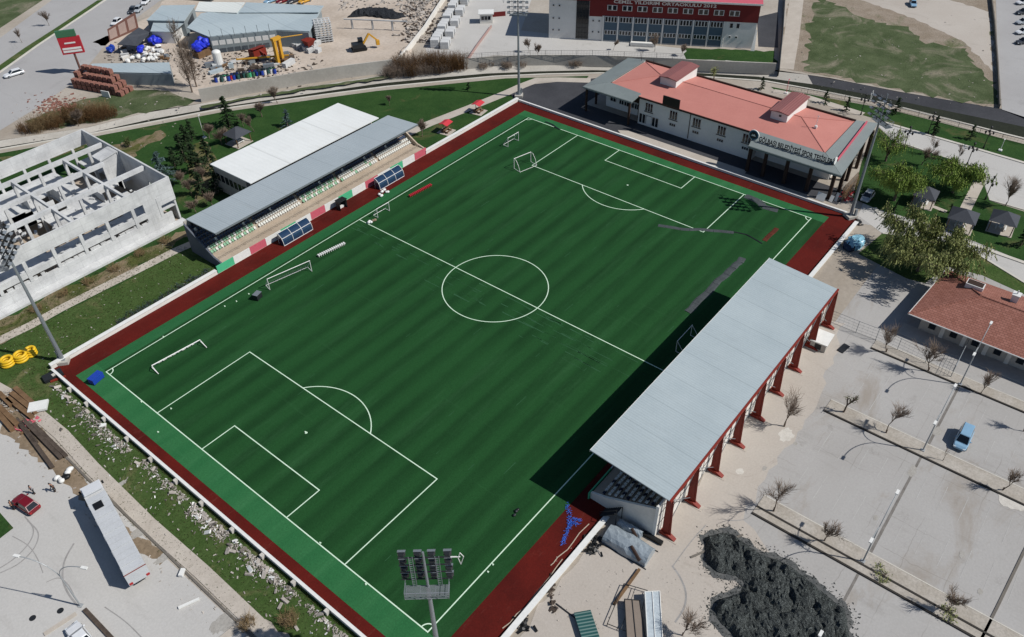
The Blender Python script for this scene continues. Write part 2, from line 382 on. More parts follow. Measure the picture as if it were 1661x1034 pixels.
S('garden_path', strip(P((1594,285),(1580,312),(1563,346)), 2.0, .035), M['pave'])
S('garden_path', strip(P((1508,333),(1535,344)), 1.0, .035), M['pave'])
S('garden_path', strip(P((1255,148),(1310,158),(1400,186)), 2.2, .035), M['pave'])
# facility forecourt
S('forecourt', MB().sheet([(111.3, 20), (111.3, 77), (114, 80.5), (121, 78), (135, 66), (137, 62), (119.5, 62), (119, -2), (113.2, -2), (113.2, 20)], .018), M['asphalt'])
S('forecourt_paving', MB().sheet([(111.3, 17.5), (114.4, 17.5), (114.3, 46.5), (113.2, 48.5), (111.3, 46)], .026), M['pave'])

# ------------------------------------------------------------------ the pitch
L_, W_ = 105.7, 68.12
def turf_mat(name, c, c2, stripes, light):
    t = NT(name); a, b = lin(c), lin(c2); x, y, z = t.xyz()
    st = t.ramp(t.math('SINE', t.math('MULTIPLY', t.math('ADD', y, t.math('MULTIPLY', t.noise(.05, 3), 1.2)), 2*math.pi/3.9)), -.7, .7)
    st2 = t.ramp(t.math('SINE', t.math('MULTIPLY', y, 2*math.pi/1.9)), -.9, .9)
    k = t.mix(t.math('MULTIPLY', st, stripes), a, b)
    k = t.mix(t.math('MULTIPLY', st2, stripes*.3), k, b)
    k = t.mix(t.math('MULTIPLY', t.ramp(t.noise(.06, 4, .6), .4, .7), .5), k, b)
    k = t.mix(t.math('MULTIPLY', t.ramp(t.noise(.25, 6, .7, (.12, 1, 1)), .52, .72), .35), k, lin(light))   # brushed streaks along the rolls
    k = t.mix(t.math('MULTIPLY', t.ramp(t.noise(.6, 6, .75, (1.6, .06, 1)), .60, .76), .28), k, lin(light))  # scuffs across
    fine = t.noise(5, 6, .8)
    k = t.mix(1.0, k, t.mix(t.ramp(fine, .28, .72), (.72,)*3, (1.22,)*3), 'MULTIPLY')
    t.bump(fine, .25, .06)
    return t.done(k, .9, .1)
M['turf'] = turf_mat('dark_turf', '#183a1d', '#214a26', .8, '#365f3b')
M['turf2'] = turf_mat('pale_turf_margin', '#285f38', '#32683f', .5, '#467c52')
M['turf3'] = turf_mat('mid_turf_margin', '#235632', '#2a6039', .4, '#3d7048')
_t = NT('red_track'); _k = _t.mix(_t.ramp(_t.noise(.13, 5, .65), .38, .66), lin('#591710'), lin('#47110c'))
_k = _t.mix(_t.math('MULTIPLY', _t.ramp(_t.noise(.35, 7, .78), .58, .76), .3), _k, lin('#7a453b')); _k = _t.mix(_t.math('MULTIPLY', _t.ramp(_t.noise(.9, 6, .75, (.15, 1.5, 1)), .6, .75), .3), _k, lin('#8a5c50'))
_f2 = _t.noise(4.5, 6, .8); _k = _t.mix(1.0, _k, _t.mix(_t.ramp(_f2, .28, .72), (.7,)*3, (1.25,)*3), 'MULTIPLY'); _t.bump(_f2, .25, .05); M['track'] = _t.done(_k, .85, .15)
M['line'] = pm('line_paint', '#cfe3cd', '#b5d2b5', .4, 4, .6, .8, .2, fine=.1)
S('track', MB().sheet([(-4.9, -7.0), (110.9, -7.0), (110.9, 75.3), (-4.9, 75.3)], .03), M['track'])
S('turf_margin', MB().sheet([(-3.35, -2.5), (-.001, -2.5), (-.001, 71.1), (-3.35, 71.1)], .045).sheet([(L_+.001, -2.5), (108.1, -2.5), (108.1, 71.1), (L_+.001, 71.1)], .045), M['turf2'])
S('turf_margin', MB().sheet([(0, W_+.601), (L_, W_+.601), (L_, 71.1), (0, 71.1)], .045), M['turf3'])
S('pitch', MB().sheet([(0, -2.45), (L_, -2.45), (L_, W_+.6), (0, W_+.6)], .055), M['turf'])
pl = MB(); zl = .067; lw = .15
def seg(x0, y0, x1, y1): pl.poly([(x0, y0, zl), (x1, y0, zl), (x1, y1, zl), (x0, y1, zl)])
h = lw/2
for y in (0, W_): seg(-h, y-h, L_+h, y+h)
for x in (0, L_/2, L_): seg(x-h, h, x+h, W_-h)
for x0, sg in ((0, 1), (L_, -1)):
    for dep, hw in ((16.5, 20.16), (5.5, 9.16)):
        xe = x0+sg*dep
        seg(xe-h, W_/2-hw-h, xe+h, W_/2+hw+h)
        for y in (W_/2-hw, W_/2+hw): seg(min(x0, xe)+h, y-h, max(x0, xe)-h, y+h)
def arc(cx, cy, r, a0, a1, n):
    for i in range(n):
        t0, t1 = a0+(a1-a0)*i/n, a0+(a1-a0)*(i+1)/n
        pl.poly([(cx+math.cos(t)*q, cy+math.sin(t)*q, zl+.004) for t, q in ((t0, r-h), (t0, r+h), (t1, r+h), (t1, r-h))])
arc(L_/2, W_/2, 9.15, 0, 2*math.pi, 72)
th = math.acos(5.5/9.15)
arc(11, W_/2, 9.15, -th, th, 24); arc(L_-11, W_/2, 9.15, math.pi-th, math.pi+th, 24)
arc(0, 0, 1, 0, math.pi/2, 8); arc(0, W_, 1, -math.pi/2, 0, 8); arc(L_, 0, 1, math.pi/2, math.pi, 8); arc(L_, W_, 1, math.pi, 1.5*math.pi, 8)
for x in (11, L_-11): arc(x, W_/2, .12, 0, 2*math.pi, 8)
S('pitch_markings', pl, M['line'])

M['scuff'] = pm('scuffed_turf', '#335a3d', '#2d5236', 1.5, 6, .8, .9, .1, fine=.35)
g = random.Random(44); sc = MB()
def scuff(x, y, L, w_): sc.poly([(x-w_/2, y, .0615), (x+w_/2, y+g.uniform(-.2, .2), .0615), (x+w_/2+g.uniform(-.1, .1), y+L, .0615), (x-w_/2+g.uniform(-.1, .1), y+L+g.uniform(-.3, .3), .0615)])
xu = L_/2-.9
for k in range(70):
    y = g.uniform(8, 42) if k % 3 else g.uniform(2, 24); xo = g.choice((0, .1, 1.6, 1.9, 3.4, 3.7, 5.0, 6.4))+g.uniform(-.25, .25)
    scuff(xu-xo, y, g.uniform(.8, 4.5), g.uniform(.05, .16))
for k in range(24): scuff(xu-g.uniform(.2, 3), g.uniform(44, 66), g.uniform(.6, 3), g.uniform(.05, .12))
for k in range(50):
    x, y = g.uniform(3, 100), g.uniform(2, 66); a = g.uniform(.3, 3); sc.poly([(x, y, .0615), (x+a, y+g.uniform(-.05, .05), .0615), (x+a, y+.07, .0615), (x, y+.07, .0615)])
S('turf_scuffs', sc, M['scuff'])
M['tyremark'] = pm('tyre_marks', '#8b8986', '#9b9997', .8, 5, .9, .9, .15, fine=.2)
tm = MB(); zt = .026
def arcmark(pts, w_=.16):
    global zt
    q = P(*pts); o = []
    for i in range(len(q)-1):
        p0, p1, p2, p3 = q[max(0, i-1)], q[i], q[i+1], q[min(len(q)-1, i+2)]
        for k in range(6):
            t = k/6; o.append(tuple(.5*(2*p1[j]+(p2[j]-p0[j])*t+(2*p0[j]-5*p1[j]+4*p2[j]-p3[j])*t*t+(3*p1[j]-p0[j]-3*p2[j]+p3[j])*t**3) for j in (0, 1)))
    o.append(q[-1]); strip(o, w_, zt, tm); zt += .0006
arcmark(((0,930),(30,915),(55,890),(62,865),(45,845))); arcmark(((0,922),(25,905),(48,880),(54,858),(40,838)))
arcmark(((120,882),(105,910),(102,940),(112,965),(128,985)), .22); arcmark(((20,870),(45,885),(60,905),(70,930)), .1)
arcmark(((75,945),(95,938),(110,948),(120,965)), .1); arcmark(((170,985),(205,1010),(235,1040)), .12)
arcmark(((1180,845),(1210,842),(1228,822),(1236,800)), .12); arcmark(((1000,985),(1060,1010),(1110,1034)), .1)
arcmark(((1090,918),(1102,935),(1112,960),(1110,985),(1095,1010)), .22); arcmark(((1145,852),(1120,880),(1092,918)), .12)
S('tyre_marks', tm, M['tyremark'])
M['stain2'] = pm('damp_groove', '#6e6a65', '#85817c', .8, 5, .9, .95, .1, fine=.25)
M['stain'] = pm('oily_stain', '#a19e98', '#97938c', .6, 4, .9, .9, .15, fine=.25)
st = MB(); zz = .029
for px_, rx_, ry_, sd_ in (((1480,765),1.2,.5,5),((1520,700),1.0,.6,6),((190,790),1.6,.5,8),((230,860),2.2,.8,9),((265,905),1.2,.6,10),((370,1005),1.6,1.2,11),((355,1015),1.2,.9,12),((922,910),.8,.4,13),((1590,960),.5,.3,14),((1345,880),.4,.3,15),((1420,840),.5,.3,16),((1560,900),.6,.3,17),((1240,760),.5,.3,18),((1290,720),.4,.3,19)):
    g = random.Random(sd_); q = G(*px_); n = 26; st.sheet([(q.x+rx_*math.cos(6.283*i/n)*(k := g.uniform(.75, 1.1)), q.y+ry_*math.sin(6.283*i/n)*k) for i in range(n)], zz); zz += .0007
S('oil_stains', st, M['stain'])
dm = MB()
for x0, x1 in ((41.0, 59.7), (62.8, 76.8), (20, 37.2)): dm.poly([(x0, -35.45, .0275), (x1, -35.35, .0275), (x1, -35.05, .0275), (x0, -35.1, .0275)])
for y0 in (): dm.poly([(41, y0, .0275), (59.7, y0+.1, .0275), (59.7, y0+.2, .0275), (41, y0+.08, .0275)])
for x0 in (): dm.poly([(x0, -60, .0282), (x0+.1, -60, .0282), (x0+.1, -20, .0282), (x0, -20, .0282)])
S('drain_grooves', dm, M['stain2'])
M['palepatch'] = pm('pale_dust_patch', '#c6c2ba', '#b4afa6', 1.2, 6, .8, .95, .1, fine=.2)
pm_ = MB(); zz = .034
for px_, rx_, ry_, sd_ in (((1275,706),1.5,1.0,1),((1640,808),2.2,1.6,2),((1655,818),1.2,1.0,3),((1200,765),.7,.5,4)):
    g = random.Random(sd_); q = G(*px_); pm_.sheet([(q.x+rx_*math.cos(6.283*i/22)*(k := g.uniform(.75, 1.1)), q.y+ry_*math.sin(6.283*i/22)*k) for i in range(22)], zz); zz += .0007
S('pale_dust', pm_, M['palepatch'])
tr_ = MB(); zz = .05
S('canal_verge', MB().sheet(rough(P((326,172),(400,158),(500,142),(560,133),(640,122),(640,126),(560,137),(500,146),(400,161),(326,177)), .35), .014), M['meadow'])

# ================================================================== STADIUM
M['white'] = pm('white_painted_wall', '#d9d6cf', '#c2beb5', .4, 3, .5, .8, .25, fine=.1)
M['whitem'] = plain('white_enamel', '#dcdcd8', .45, .4)
M['steel'] = plain('galvanised_steel', '#8f969b', .5, .5, .5)
M['darksteel'] = plain('dark_steel', '#2b2e31', .5, .4, .3)
M['redsteel'] = plain('red_oxide_steel', '#7c2a1e', .6, .3)
M['black'] = plain('black_plastic', '#141516', .5, .4)
M['navy'] = plain('navy_plastic', '#1c2840', .45, .4)
M['red'] = plain('red_plastic', '#b02a35', .5, .4)
M['pink'] = plain('faded_red_paint', '#c05b69', .7, .3)
M['green'] = plain('green_paint', '#4bae80', .7, .3)
M['blue'] = plain('blue_plastic', '#1d3f9e', .45, .4)
M['seatwhite'] = plain('white_seat_plastic', '#d8d8d2', .5, .4)
M['seatgreen'] = plain('pale_green_seat_plastic', '#8fb89a', .5, .4)
M['stand'] = pm('stand_concrete', '#b3a594', '#998b7b', .3, 3, .7, .9, .2, fine=.15)
M['standdark'] = pm('shade_tinted_concrete', '#5d626b', '#4c515a', .3, 3, .7, .9, .2, fine=.15)
M['glassd'] = plain('dark_window_glass', '#1b2229', .12, .6)
def roof_mat(name, c, c2, axis, pitch, rough=.45, metal=.0, depth=.35):
    t = NT(name); a, b = lin(c), lin(c2); x, y, z = t.xyz()
    q = {'x': x, 'y': y}[axis]
    sn = t.math('SINE', t.math('MULTIPLY', q, 2*math.pi/pitch))
    k = t.mix(t.math('MULTIPLY', t.ramp(t.noise(.12, 5, .6), .35, .7), .6), a, b)
    k = t.mix(t.math('MULTIPLY', t.ramp(t.noise(.8, 4, .7, (.15, 1, 1) if axis == 'y' else (1, .15, 1)), .5, .75), .3), k, b)
    seam = t.math('LESS_THAN', t.math('ABSOLUTE', t.math('SUBTRACT', t.math('FRACT', t.math('DIVIDE', q, pitch*12.5)), .5)), .012)
    k = t.mix(t.math('MULTIPLY', seam, .3), k, tuple(v*.55 for v in b))                      # sheet overlaps
    run = t.math('MULTIPLY', t.ramp(t.noise(.9, 6, .7, (1, .06, 1) if axis == 'x' else (.06, 1, 1)), .56, .76), .32)
    k = t.mix(run, k, tuple(v*.72*c_ for v, c_ in zip(b, (1.08, 1.0, .9))))                      # dirt runs down the slope
    k = t.mix(1.0, k, t.mix(t.ramp(t.noise(4, 5, .7), .25, .75), (.93,)*3, (1.04,)*3), 'MULTIPLY')
    t.bump(sn, depth, .08)
    return t.done(k, rough, .4, metal)
M['roofblue'] = roof_mat('corrugated_blue_grey_roof', '#a3aeb1', '#939fa3', 'x', .42, depth=.16)
M['roofgrey'] = roof_mat('corrugated_grey_roof', '#a3acb0', '#98a2a6', 'x', .5, depth=.15)
M['roofwhite'] = roof_mat('white_sheet_roof', '#e0e2df', '#d3d5d2', 'x', 1.1, depth=.1)

M['wallgrey'] = pm('dirty_white_block', '#c4c0b8', '#a39e95', .8, 4, .7, .9, .2, fine=.2)
# --- perimeter walls
t = T('perimeter_wall', 'low white wall along the left touchline between the stand and the yellow hose coils', 'wall', (10, 75.6, 0))
wb = MB().box(-4.9, 75.3, 0, 25.6, 75.85, .75); wb.build('wall', M['white'], t)
MB().box(-4.9, 75.22, .752, 25.6, 75.95, .86).build('coping', M['whitem'], t)
t = T('perimeter_wall', 'low white wall along the left touchline beyond the stand, ending at the far floodlight', 'wall', (95, 75.6, 0))
MB().box(79.1, 75.3, 0, 111.1, 75.85, .75).build('wall', M['white'], t); MB().box(79.1, 75.22, .752, 111.1, 75.95, .86).build('coping', M['whitem'], t)
t = T('perimeter_wall', 'white wall with short buttresses behind the near goal line, rubble heaped outside it', 'wall', (-5.1, 34, 0))
MB().box(-5.25, -7.4, 0, -4.95, 74.6, .72).build('wall', M['white'], t); MB().box(-5.3, -7.4, .722, -4.9, 74.6, .8).build('coping', M['whitem'], t)
bpx = [(91,612),(117,634),(145,657),(174,681),(214,711),(250,746),(291,781),(335,815),(383,859),(433,900),(483,944),(537,990),(595,1036)]
for q in bpx:
    y = G(*q)[1]; MB().box(-5.8, y-.25, 0, -5.31, y+.25, .72).build('buttress', M['wallgrey'], t)
t = T('perimeter_wall', 'low white wall behind the far goal line in front of the red-roofed clubhouse', 'wall', (111.05, 35, 0))
MB().box(110.92, -5.2, 0, 111.25, 75.2, .45).build('wall', M['white'], t); MB().box(110.88, -5.2, .452, 111.3, 75.2, .53).build('coping', M['whitem'], t)
t = T('perimeter_wall', 'low white wall along the right touchline in front of the plastic-wrapped bundle', 'wall', (10, -7.3, 0))
MB().box(-5.3, -7.6, 0, 25.4, -7.05, .4).build('wall', M['white'], t); MB().box(-5.3, -7.7, .402, 25.4, -6.98, .5).build('coping', M['whitem'], t)
t = T('perimeter_wall', 'low white wall along the right touchline beyond the blue-roofed stand', 'wall', (95, -7.3, 0))
MB().box(79.5, -7.6, 0, 109.2, -7.05, .4).build('wall', M['white'], t); MB().box(79.5, -7.7, .402, 109.2, -6.98, .5).build('coping', M['whitem'], t)

# --- seats
def seat_mesh(mb, x, y, z, sg, m=0):
    """sg = +1: the seat faces -Y"""
    mb.box(x-.21, y-.19*sg if sg > 0 else y-.19, z+.30, x+.21, y+.19, z+.37, m)
    b = y+.17*sg; mb.box(x-.21, min(b, b+.06*sg), z+.371, x+.21, max(b, b+.06*sg), z+.72, m)
    mb.box(x-.06, y-.06, z, x+.06, y+.06, z+.299, m)

# --- western (left) stand
ls = T('grandstand', 'long grey-roofed stand with pale seats, back rows tinted for roof shade, above red, white and green panels', 'grandstand', (53, 80, 0))
X0, X1 = 27.2, 78.8
NR = 8; zs = [1.55+.42*i for i in range(NR)]; ys = [79.15+.78*i for i in range(NR)]
prof = [(75.75, 0), (75.75, 1.35), (77.6, 1.35)]
for y, z in zip(ys, zs): prof += [(y-.39, z-.0 if z > 1.55 else 1.55), (y+.39, z)]
pr2 = [(75.75, 0), (75.75, 1.35), (78.75, 1.35), (78.75, 1.55)]
for i in range(NR):
    if i: pr2.append((ys[i]-.39, zs[i]))
    pr2.append((ys[i]+.39, zs[i]))
pr2.append((85.1, zs[-1])); pr2.append((85.1, 0))
MB().extr(None, [(X1, y, z) for y, z in pr2], [(X0, y, z) for y, z in pr2]).build('terrace', M['stand'], ls)
MB().box(X0, 85.11, 0, X1, 85.35, 6.2).build('back_wall', M['concrete'], ls)
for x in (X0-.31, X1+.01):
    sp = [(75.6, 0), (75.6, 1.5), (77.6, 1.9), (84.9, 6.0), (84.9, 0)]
    MB().extr(None, [(x, y, z) for y, z in sp], [(x+.3, y, z) for y, z in sp]).build('side_wall', M['standdark'] if x < 40 else M['stand'], ls)  # near end wall coloured darker for the shade on that side
cols = 'GWRWGWRWGWRWGWR'; pw = (79.3-25.8)/15
for i, c in enumerate(cols):
    MB().box(25.8+i*pw, 75.42, 0, 25.8+(i+1)*pw-.02, 75.6, 1.5).build('front_panel', M[{'G': 'green', 'W': 'whitem', 'R': 'pink'}[c]], ls)
rail = MB()
for i in range(36): rail.tube((X0+.3+i*1.45, 76.9, 1.35), (X0+.3+i*1.45, 76.9, 2.2), .03, .03, 4)
rail.tube((X0+.3, 76.9, 2.2), (X1-.3, 76.9, 2.2), .035, .035, 4); rail.tube((X0+.3, 76.9, 1.8), (X1-.3, 76.9, 1.8), .025, .025, 4)
rail.build('railing', M['stand'], ls)
rz0, rz1, rx0, rx1, ry0, ry1 = 7.05, 6.35, 27.9, 78.5, 76.35, 85.4
MB().slab([(rx0, ry0, rz0), (rx1, ry0, rz0), (rx1, ry1, rz1), (rx0, ry1, rz1)], .18).build('roof', M['roofgrey'], ls)
MB().box(rx0, ry0-.06, rz0-.32, rx1, ry0-.005, rz0+.03).build('fascia', M['steel'], ls)
for i in range(9):
    x = rx0+.5+i*(rx1-rx0-1)/8
    MB().bar((x, 84.9, zs[-1]), (x, 84.9, 6.2), .25, .25).bar((x, 84.9, 5.4), (x, ry0+.3, rz0-.28), .16, .3).build('roof_frame', M['darksteel'], ls)
SLOT = []
for r in range(NR):
    for i in range(92):
        if i in (18, 37, 55, 74): continue
        x = X0+.6+i*.555
        blk = sum(i > k for k in (18, 37, 55, 74))
        grn = (blk in (0, 2) and (i*7+r*3) % 5 < 3) or (blk == 3 and (i+r) % 7 == 0)
        SLOT.append((r, i, x, ys[r]+.05, zs[r], ('seatgreen' if grn else 'seatwhite') if r < 2 else ('seatwhite' if (i*5+r) % 11 == 0 else 'seatshade')))
M['seatshade'] = plain('grey_navy_seat_plastic', '#46536a', .5, .4)  # back-row seats tinted dark to paint in the roof's shade
SLOT.sort(key=lambda q: q[0]*7+q[1])
protos = {}
for k, (r, i, x, y, z, mt) in enumerate(SLOT[:100]):
    if mt not in protos:
        mb = MB(); seat_mesh(mb, 0, 0, 0, 1); o = mb.build('seat', M[mt], None); o.parent = ls; protos[mt] = o
    else:
        o = protos[mt].copy(); col.objects.link(o)
    o.location = (x-53, y-80, z)
mb = MB(); mi = {'seatwhite': 0, 'seatgreen': 1, 'seatshade': 2}
for r, i, x, y, z, mt in SLOT[100:]: seat_mesh(mb, x, y, z, 1, mi[mt])
o = mb.build('seat_rows', [M['seatwhite'], M['seatgreen'], M['seatshade']], ls); o['kind'] = 'stuff'
# hall with white roof behind it
hl = T('indoor_hall', 'hall with a plain white sheet roof directly behind the grey-roofed stand', 'hall', (59, 93, 0))
MB().box(43.0, 88.3, 0, 76.2, 99.0, 5.7).build('wall', M['concrete'], hl)
MB().slab([(42.7, 86.2, 6.35), (76.5, 86.2, 6.35), (76.5, 99.3, 5.95), (42.7, 99.3, 5.95)], .2).build('roof', M['roofwhite'], hl)
for i in range(7): MB().box(42.94, 89+i*1.4, 2.6, 42.99, 90+i*1.4, 4.2).build('window', M['glassd'], hl)

# --- eastern (right) stand
rs = T('grandstand', 'stand with a blue-grey corrugated roof on red steel columns beside the car park', 'grandstand', (53, -9, 0))
A0, A1 = 26.9, 78.0
yr = [-5.4-.86*i for i in range(9)]; zr = [1.3+.43*i for i in range(9)]
p3 = [(-4.0, 0), (-4.0, 1.05), (-4.97, 1.05)]
for y, z in zip(yr, zr): p3 += [(y+.43, z), (y-.43, z)]
p3 += [(-13.0, zr[-1]), (-13.0, 0)]
MB().extr(None, [(A0, y, z) for y, z in p3], [(A1, y, z) for y, z in p3]).build('terrace', M['stand'], rs)
for x in (A0-.31, A1+.01):
    sp = [(-3.9, 0), (-3.9, 1.2), (-6.2, 2.0), (-13.25, 5.6), (-13.25, 0)]
    MB().extr(None, [(x+.3, y, z) for y, z in sp], [(x, y, z) for y, z in sp]).build('side_wall', M['white'], rs)
for i in range(10):
    a = 26.3+i*5.2; MB().box(a, -3.86, 0, a+5.18, -3.7, 1.25).build('front_panel', M['green' if i % 3 == 0 else 'whitem' if i % 3 == 1 else 'pink'], rs)
bw = MB().box(A0-.3, -13.5, 0, A1+.3, -13.27, 6.3); bw.build('back_wall', M['white'], rs)
MB().box(A0-.42, -13.6, 0, A0-.31, -13.2, 6.3).build('corner_trim', M['whitem'], rs)
pj = MB()
for i in range(34): pj.box(28+i*1.5, -13.54, .3, 28.04+i*1.5, -13.505, 6.1)
for z in (2.1, 4.2): pj.box(A0, -13.55, z, A1, -13.506, z+.05)
pj.build('panel_joints', M['darksteel'], rs)
for i, x in enumerate((29.0, 32.3, 36.0, 42.5, 55.0, 66.0)):
    f = MB().box(x, -13.6, 3.3, x+1.6, -13.551, 4.8).build('window', M['whitem'], rs)
    MB().box(x+.1, -13.64, 3.4, x+1.5, -13.601, 4.7).build('pane', M['glassd'], f)
MB().box(35.0, -13.62, 0, 36.4, -13.551, 2.2).build('door', M['redsteel'], rs)
fz, bz = 8.25, 7.45
MB().slab([(27.3, -2.95, fz), (27.3, -14.35, bz), (78.0, -14.35, bz), (78.0, -2.95, fz)][::-1], .16).build('roof', M['roofblue'], rs)
MB().box(27.3, -2.94, fz-.3, 78.0, -2.88, fz+.03).build('fascia', M['whitem'], rs)
MB().box(27.25, -14.62, bz-.32, 78.1, -14.37, bz+.04).build('eaves_beam', M['redsteel'], rs)
for i in range(9):
    x = 27.8+i*6.24
    c = MB()
    c.extr(None, [(x-.07, -14.05, 0), (x-.07, -15.0, 0), (x-.07, -14.75, 1.2), (x-.07, -14.55, 7.15), (x-.07, -13.95, 7.15)], [(x+.07, -14.05, 0), (x+.07, -15.0, 0), (x+.07, -14.75, 1.2), (x+.07, -14.55, 7.15), (x+.07, -13.95, 7.15)])
    for ya, yb in ((-14.05, -14.0), (-14.98, -14.6)):
        c.bar((x, ya, 0), (x, yb+.05, 7.1), .32, .05)
    c.bar((x, -14.5, 7.1), (x, -3.2, fz-.35), .18, .34)
    c.build('column', M['redsteel'], rs)
    MB().extr(None, [(x-.3, -13.7, 0), (x-.3, -15.9, 0), (x-.3, -15.6, .22), (x-.3, -14.9, .55), (x-.3, -13.7, .55)], [(x+.3, -13.7, 0), (x+.3, -15.9, 0), (x+.3, -15.6, .22), (x+.3, -14.9, .55), (x+.3, -13.7, .55)]).build('column_foot', M['redsteel'], rs)
    MB().cbox((x, -14.9, .02), (1.0, 2.6, .08)).build('footing', M['pave'], rs)
    if i < 8:
        MB().tube((x+.2, -14.35, 1.2), (x+6.0, -14.35, 6.7), .05, .05, 5).tube((x+6.0, -14.35, 1.2), (x+.2, -14.35, 6.7), .05, .05, 5).build('cross_brace', M['steel'], rs)
sp_ = {}
for r in range(9):
    for i in range(11):
        mt = 'seatwhite' if (i+r) % 4 else 'navy'
        if mt not in sp_:
            mb = MB(); seat_mesh(mb, 0, 0, 0, -1); o = mb.build('seat', M[mt], None); o.parent = rs; sp_[mt] = o
        else:
            o = sp_[mt].copy(); col.objects.link(o)
        o.location = (A0+.5+i*.56-53, yr[r]-.05+9, zr[r])
mb = MB()
for r in range(9):
    for i in range(11, 90): seat_mesh(mb, A0+.5+i*.56, yr[r]-.05, zr[r], -1)
o = mb.build('seat_rows', M['seatwhite'], rs); o['kind'] = 'stuff'
sr = MB().bar((25.0, -6.4, 0), (25.0, -8.8, 2.4), .06, .06).bar((26.4, -6.4, 0), (26.4, -8.8, 2.4), .06, .06)
for k in range(9): sr.box(25.0, -6.7-k*.25, .2+k*.25, 26.4, -6.45-k*.25, .25+k*.25)
sr.bar((25.0, -6.4, .9), (25.0, -8.8, 3.3), .05, .05).tube((25, -6.4, 0), (25, -6.4, .95), .03).tube((25, -8.8, 0), (25, -8.8, 3.3), .05).tube((26.4, -8.8, 0), (26.4, -8.8, 2.4), .05)
tag(sr.build('stairway', M['darksteel'], None, loc=(25.7, -7.6, 0)), 'dark steel stair at the near end of the blue-roofed stand', 'stairs')

# --- dugouts
def dugout():
    t = T('team_shelter', '', 'team shelter', (0, 0, 0), 0, 'team shelters on the red track')
    Lx, n = 6.8, 7
    prof = [(1.1-1.1*math.cos(a)*1.0 if False else .1+1.35*(1-math.cos(a)), 2.0*math.sin(a)) for a in [R(10+78*i/n) for i in range(n+1)]]
    # curved shell: back foot at y=+.75, over to the open front at y=-.75
    arcp = [(.75-1.5*(1-math.cos(R(90*i/n))), 2.1*math.sin(R(90*i/n))**.9 if i else 0) for i in range(n+1)]
    g = MB()
    for (ya, za), (yb, zb) in zip(arcp, arcp[1:]):
        g.slab([(-Lx/2, ya, za+.02), (-Lx/2, yb, zb+.02), (Lx/2, yb, zb+.02), (Lx/2, ya, za+.02)], .02)
    g.build('canopy', M['poly'], t, world=False)
    fr = MB()
    for k in range(4):
        x = -Lx/2+k*Lx/3
        fr.path([(x, y, z+.05) for y, z in arcp], .055, 5)
    for (y, z) in (arcp[0], arcp[3], arcp[-1]): fr.tube((-Lx/2, y, z+.05), (Lx/2, y, z+.05), .055, .055, 5)
    for x in (-Lx/2, Lx/2): fr.tube((x, arcp[-1][0], arcp[-1][1]), (x, arcp[-1][0], 0), .04, .04, 5)
    fr.build('frame', M['whitem'], t, world=False)
    for x in (-Lx/2, Lx/2-.02):
        pts = [(x, y, z) for y, z in arcp]+[(x, arcp[-1][0]+.5, 0)]
        MB().extr(None, pts, [(p[0]+.02, p[1], p[2]) for p in pts]).build('end_panel', M['poly'], t, world=False)
    b = MB()
    for k in range(10): b.box(-2.8+k*.57, .05, .3, -2.35+k*.57, .45, .4).box(-2.8+k*.57, .4, .401, -2.35+k*.57, .47, .8)
    b.box(-2.9, .2, 0, 2.9, .3, .299); b.build('bench', M['navy'], t, world=False)
    return t
M['poly'] = plain('tinted_polycarbonate', '#1f3650', .1, .8)
dg = dugout(); q = G(488, 388); dg.location = (q.x, 73.4, .03); dg.rotation_euler = (0, 0, math.pi); dg['label'] = 'curved blue-glazed team shelter on the red track nearer the near goal'
q = G(640, 299); dup(dg, (q.x, 73.4, .03), math.pi, 'curved blue-glazed team shelter on the red track with white sacks beside it', 'team shelters on the red track')
t = T('officials_booth', 'small dark open booth on the red track between the two curved shelters', 'booth', (G(569, 345).x, 73.8, .03))
MB().box(-.9, .6, 0, .9, .66, 1.9).build('back_panel', M['black'], t, world=False)
for x in (-.9, .85): MB().box(x, -.6, 0, x+.05, .599, 1.9).build('side_panel', M['darksteel'], t, world=False)
MB().slab([(-1, -.8, 2.0), (1, -.8, 2.0), (1, .75, 1.95), (-1, .75, 1.95)], .06).build('roof', M['darksteel'], t, world=False)
MB().box(-.7, .1, 0, .7, .5, .45).build('bench', M['whitem'], t, world=False)

# --- goals
def goal(px_post_a, px_post_b, hgt, depth, side, label, netm=True, curved=False):
    """posts stand at the two ground points; the frame leans back by depth towards side (+1 left of a->b)"""
    a, b = G(*px_post_a), G(*px_post_b); a.z = b.z = .06; d = (b-a); Wd = d.length; ang = math.atan2(d.y, d.x)
    t = T('football_goal', label, 'goal', tuple((a+b)/2), ang, 'portable football goals')
    r = .06; y = side*depth
    for x in (-Wd/2, Wd/2): MB().tube((x, 0, 0), (x, 0, hgt), r, r, 6).build('post', M['whitem'], t, world=False)
    MB().tube((-Wd/2-.05, 0, hgt), (Wd/2+.05, 0, hgt), r, r, 6).build('crossbar', M['whitem'], t, world=False)
    f = MB(); top = side*depth*(.35 if curved else 0)
    for x in (-Wd/2, Wd/2):
        f.tube((x, 0, .03), (x, y, .03), r*.8, r*.8, 5)
        if curved: f.path([(x, 0, hgt), (x, top, hgt*.97), (x, y*.75, hgt*.55), (x, y, .03)], r*.8, 5)
        else: f.tube((x, 0, hgt), (x, y, .03), r*.8, r*.8, 5)
    f.tube((-Wd/2, y, .03), (Wd/2, y, .03), r*.8, r*.8, 5); f.build('base_frame', M['whitem'], t, world=False)
    if netm:
        nmb = MB(); n = 16; m = 8
        for i in range(n+1):
            x = -Wd/2+Wd*i/n; nmb.tube((x, top, hgt), (x, y, .05), .006, .006, 3, cap=False)
        for j in range(1, m):
            u = j/m; nmb.tube((-Wd/2, top+(y-top)*u, hgt*(1-u)), (Wd/2, top+(y-top)*u, hgt*(1-u)), .006, .006, 3, cap=False)
        nmb.build('net', M['net'], t, world=False)
    return t
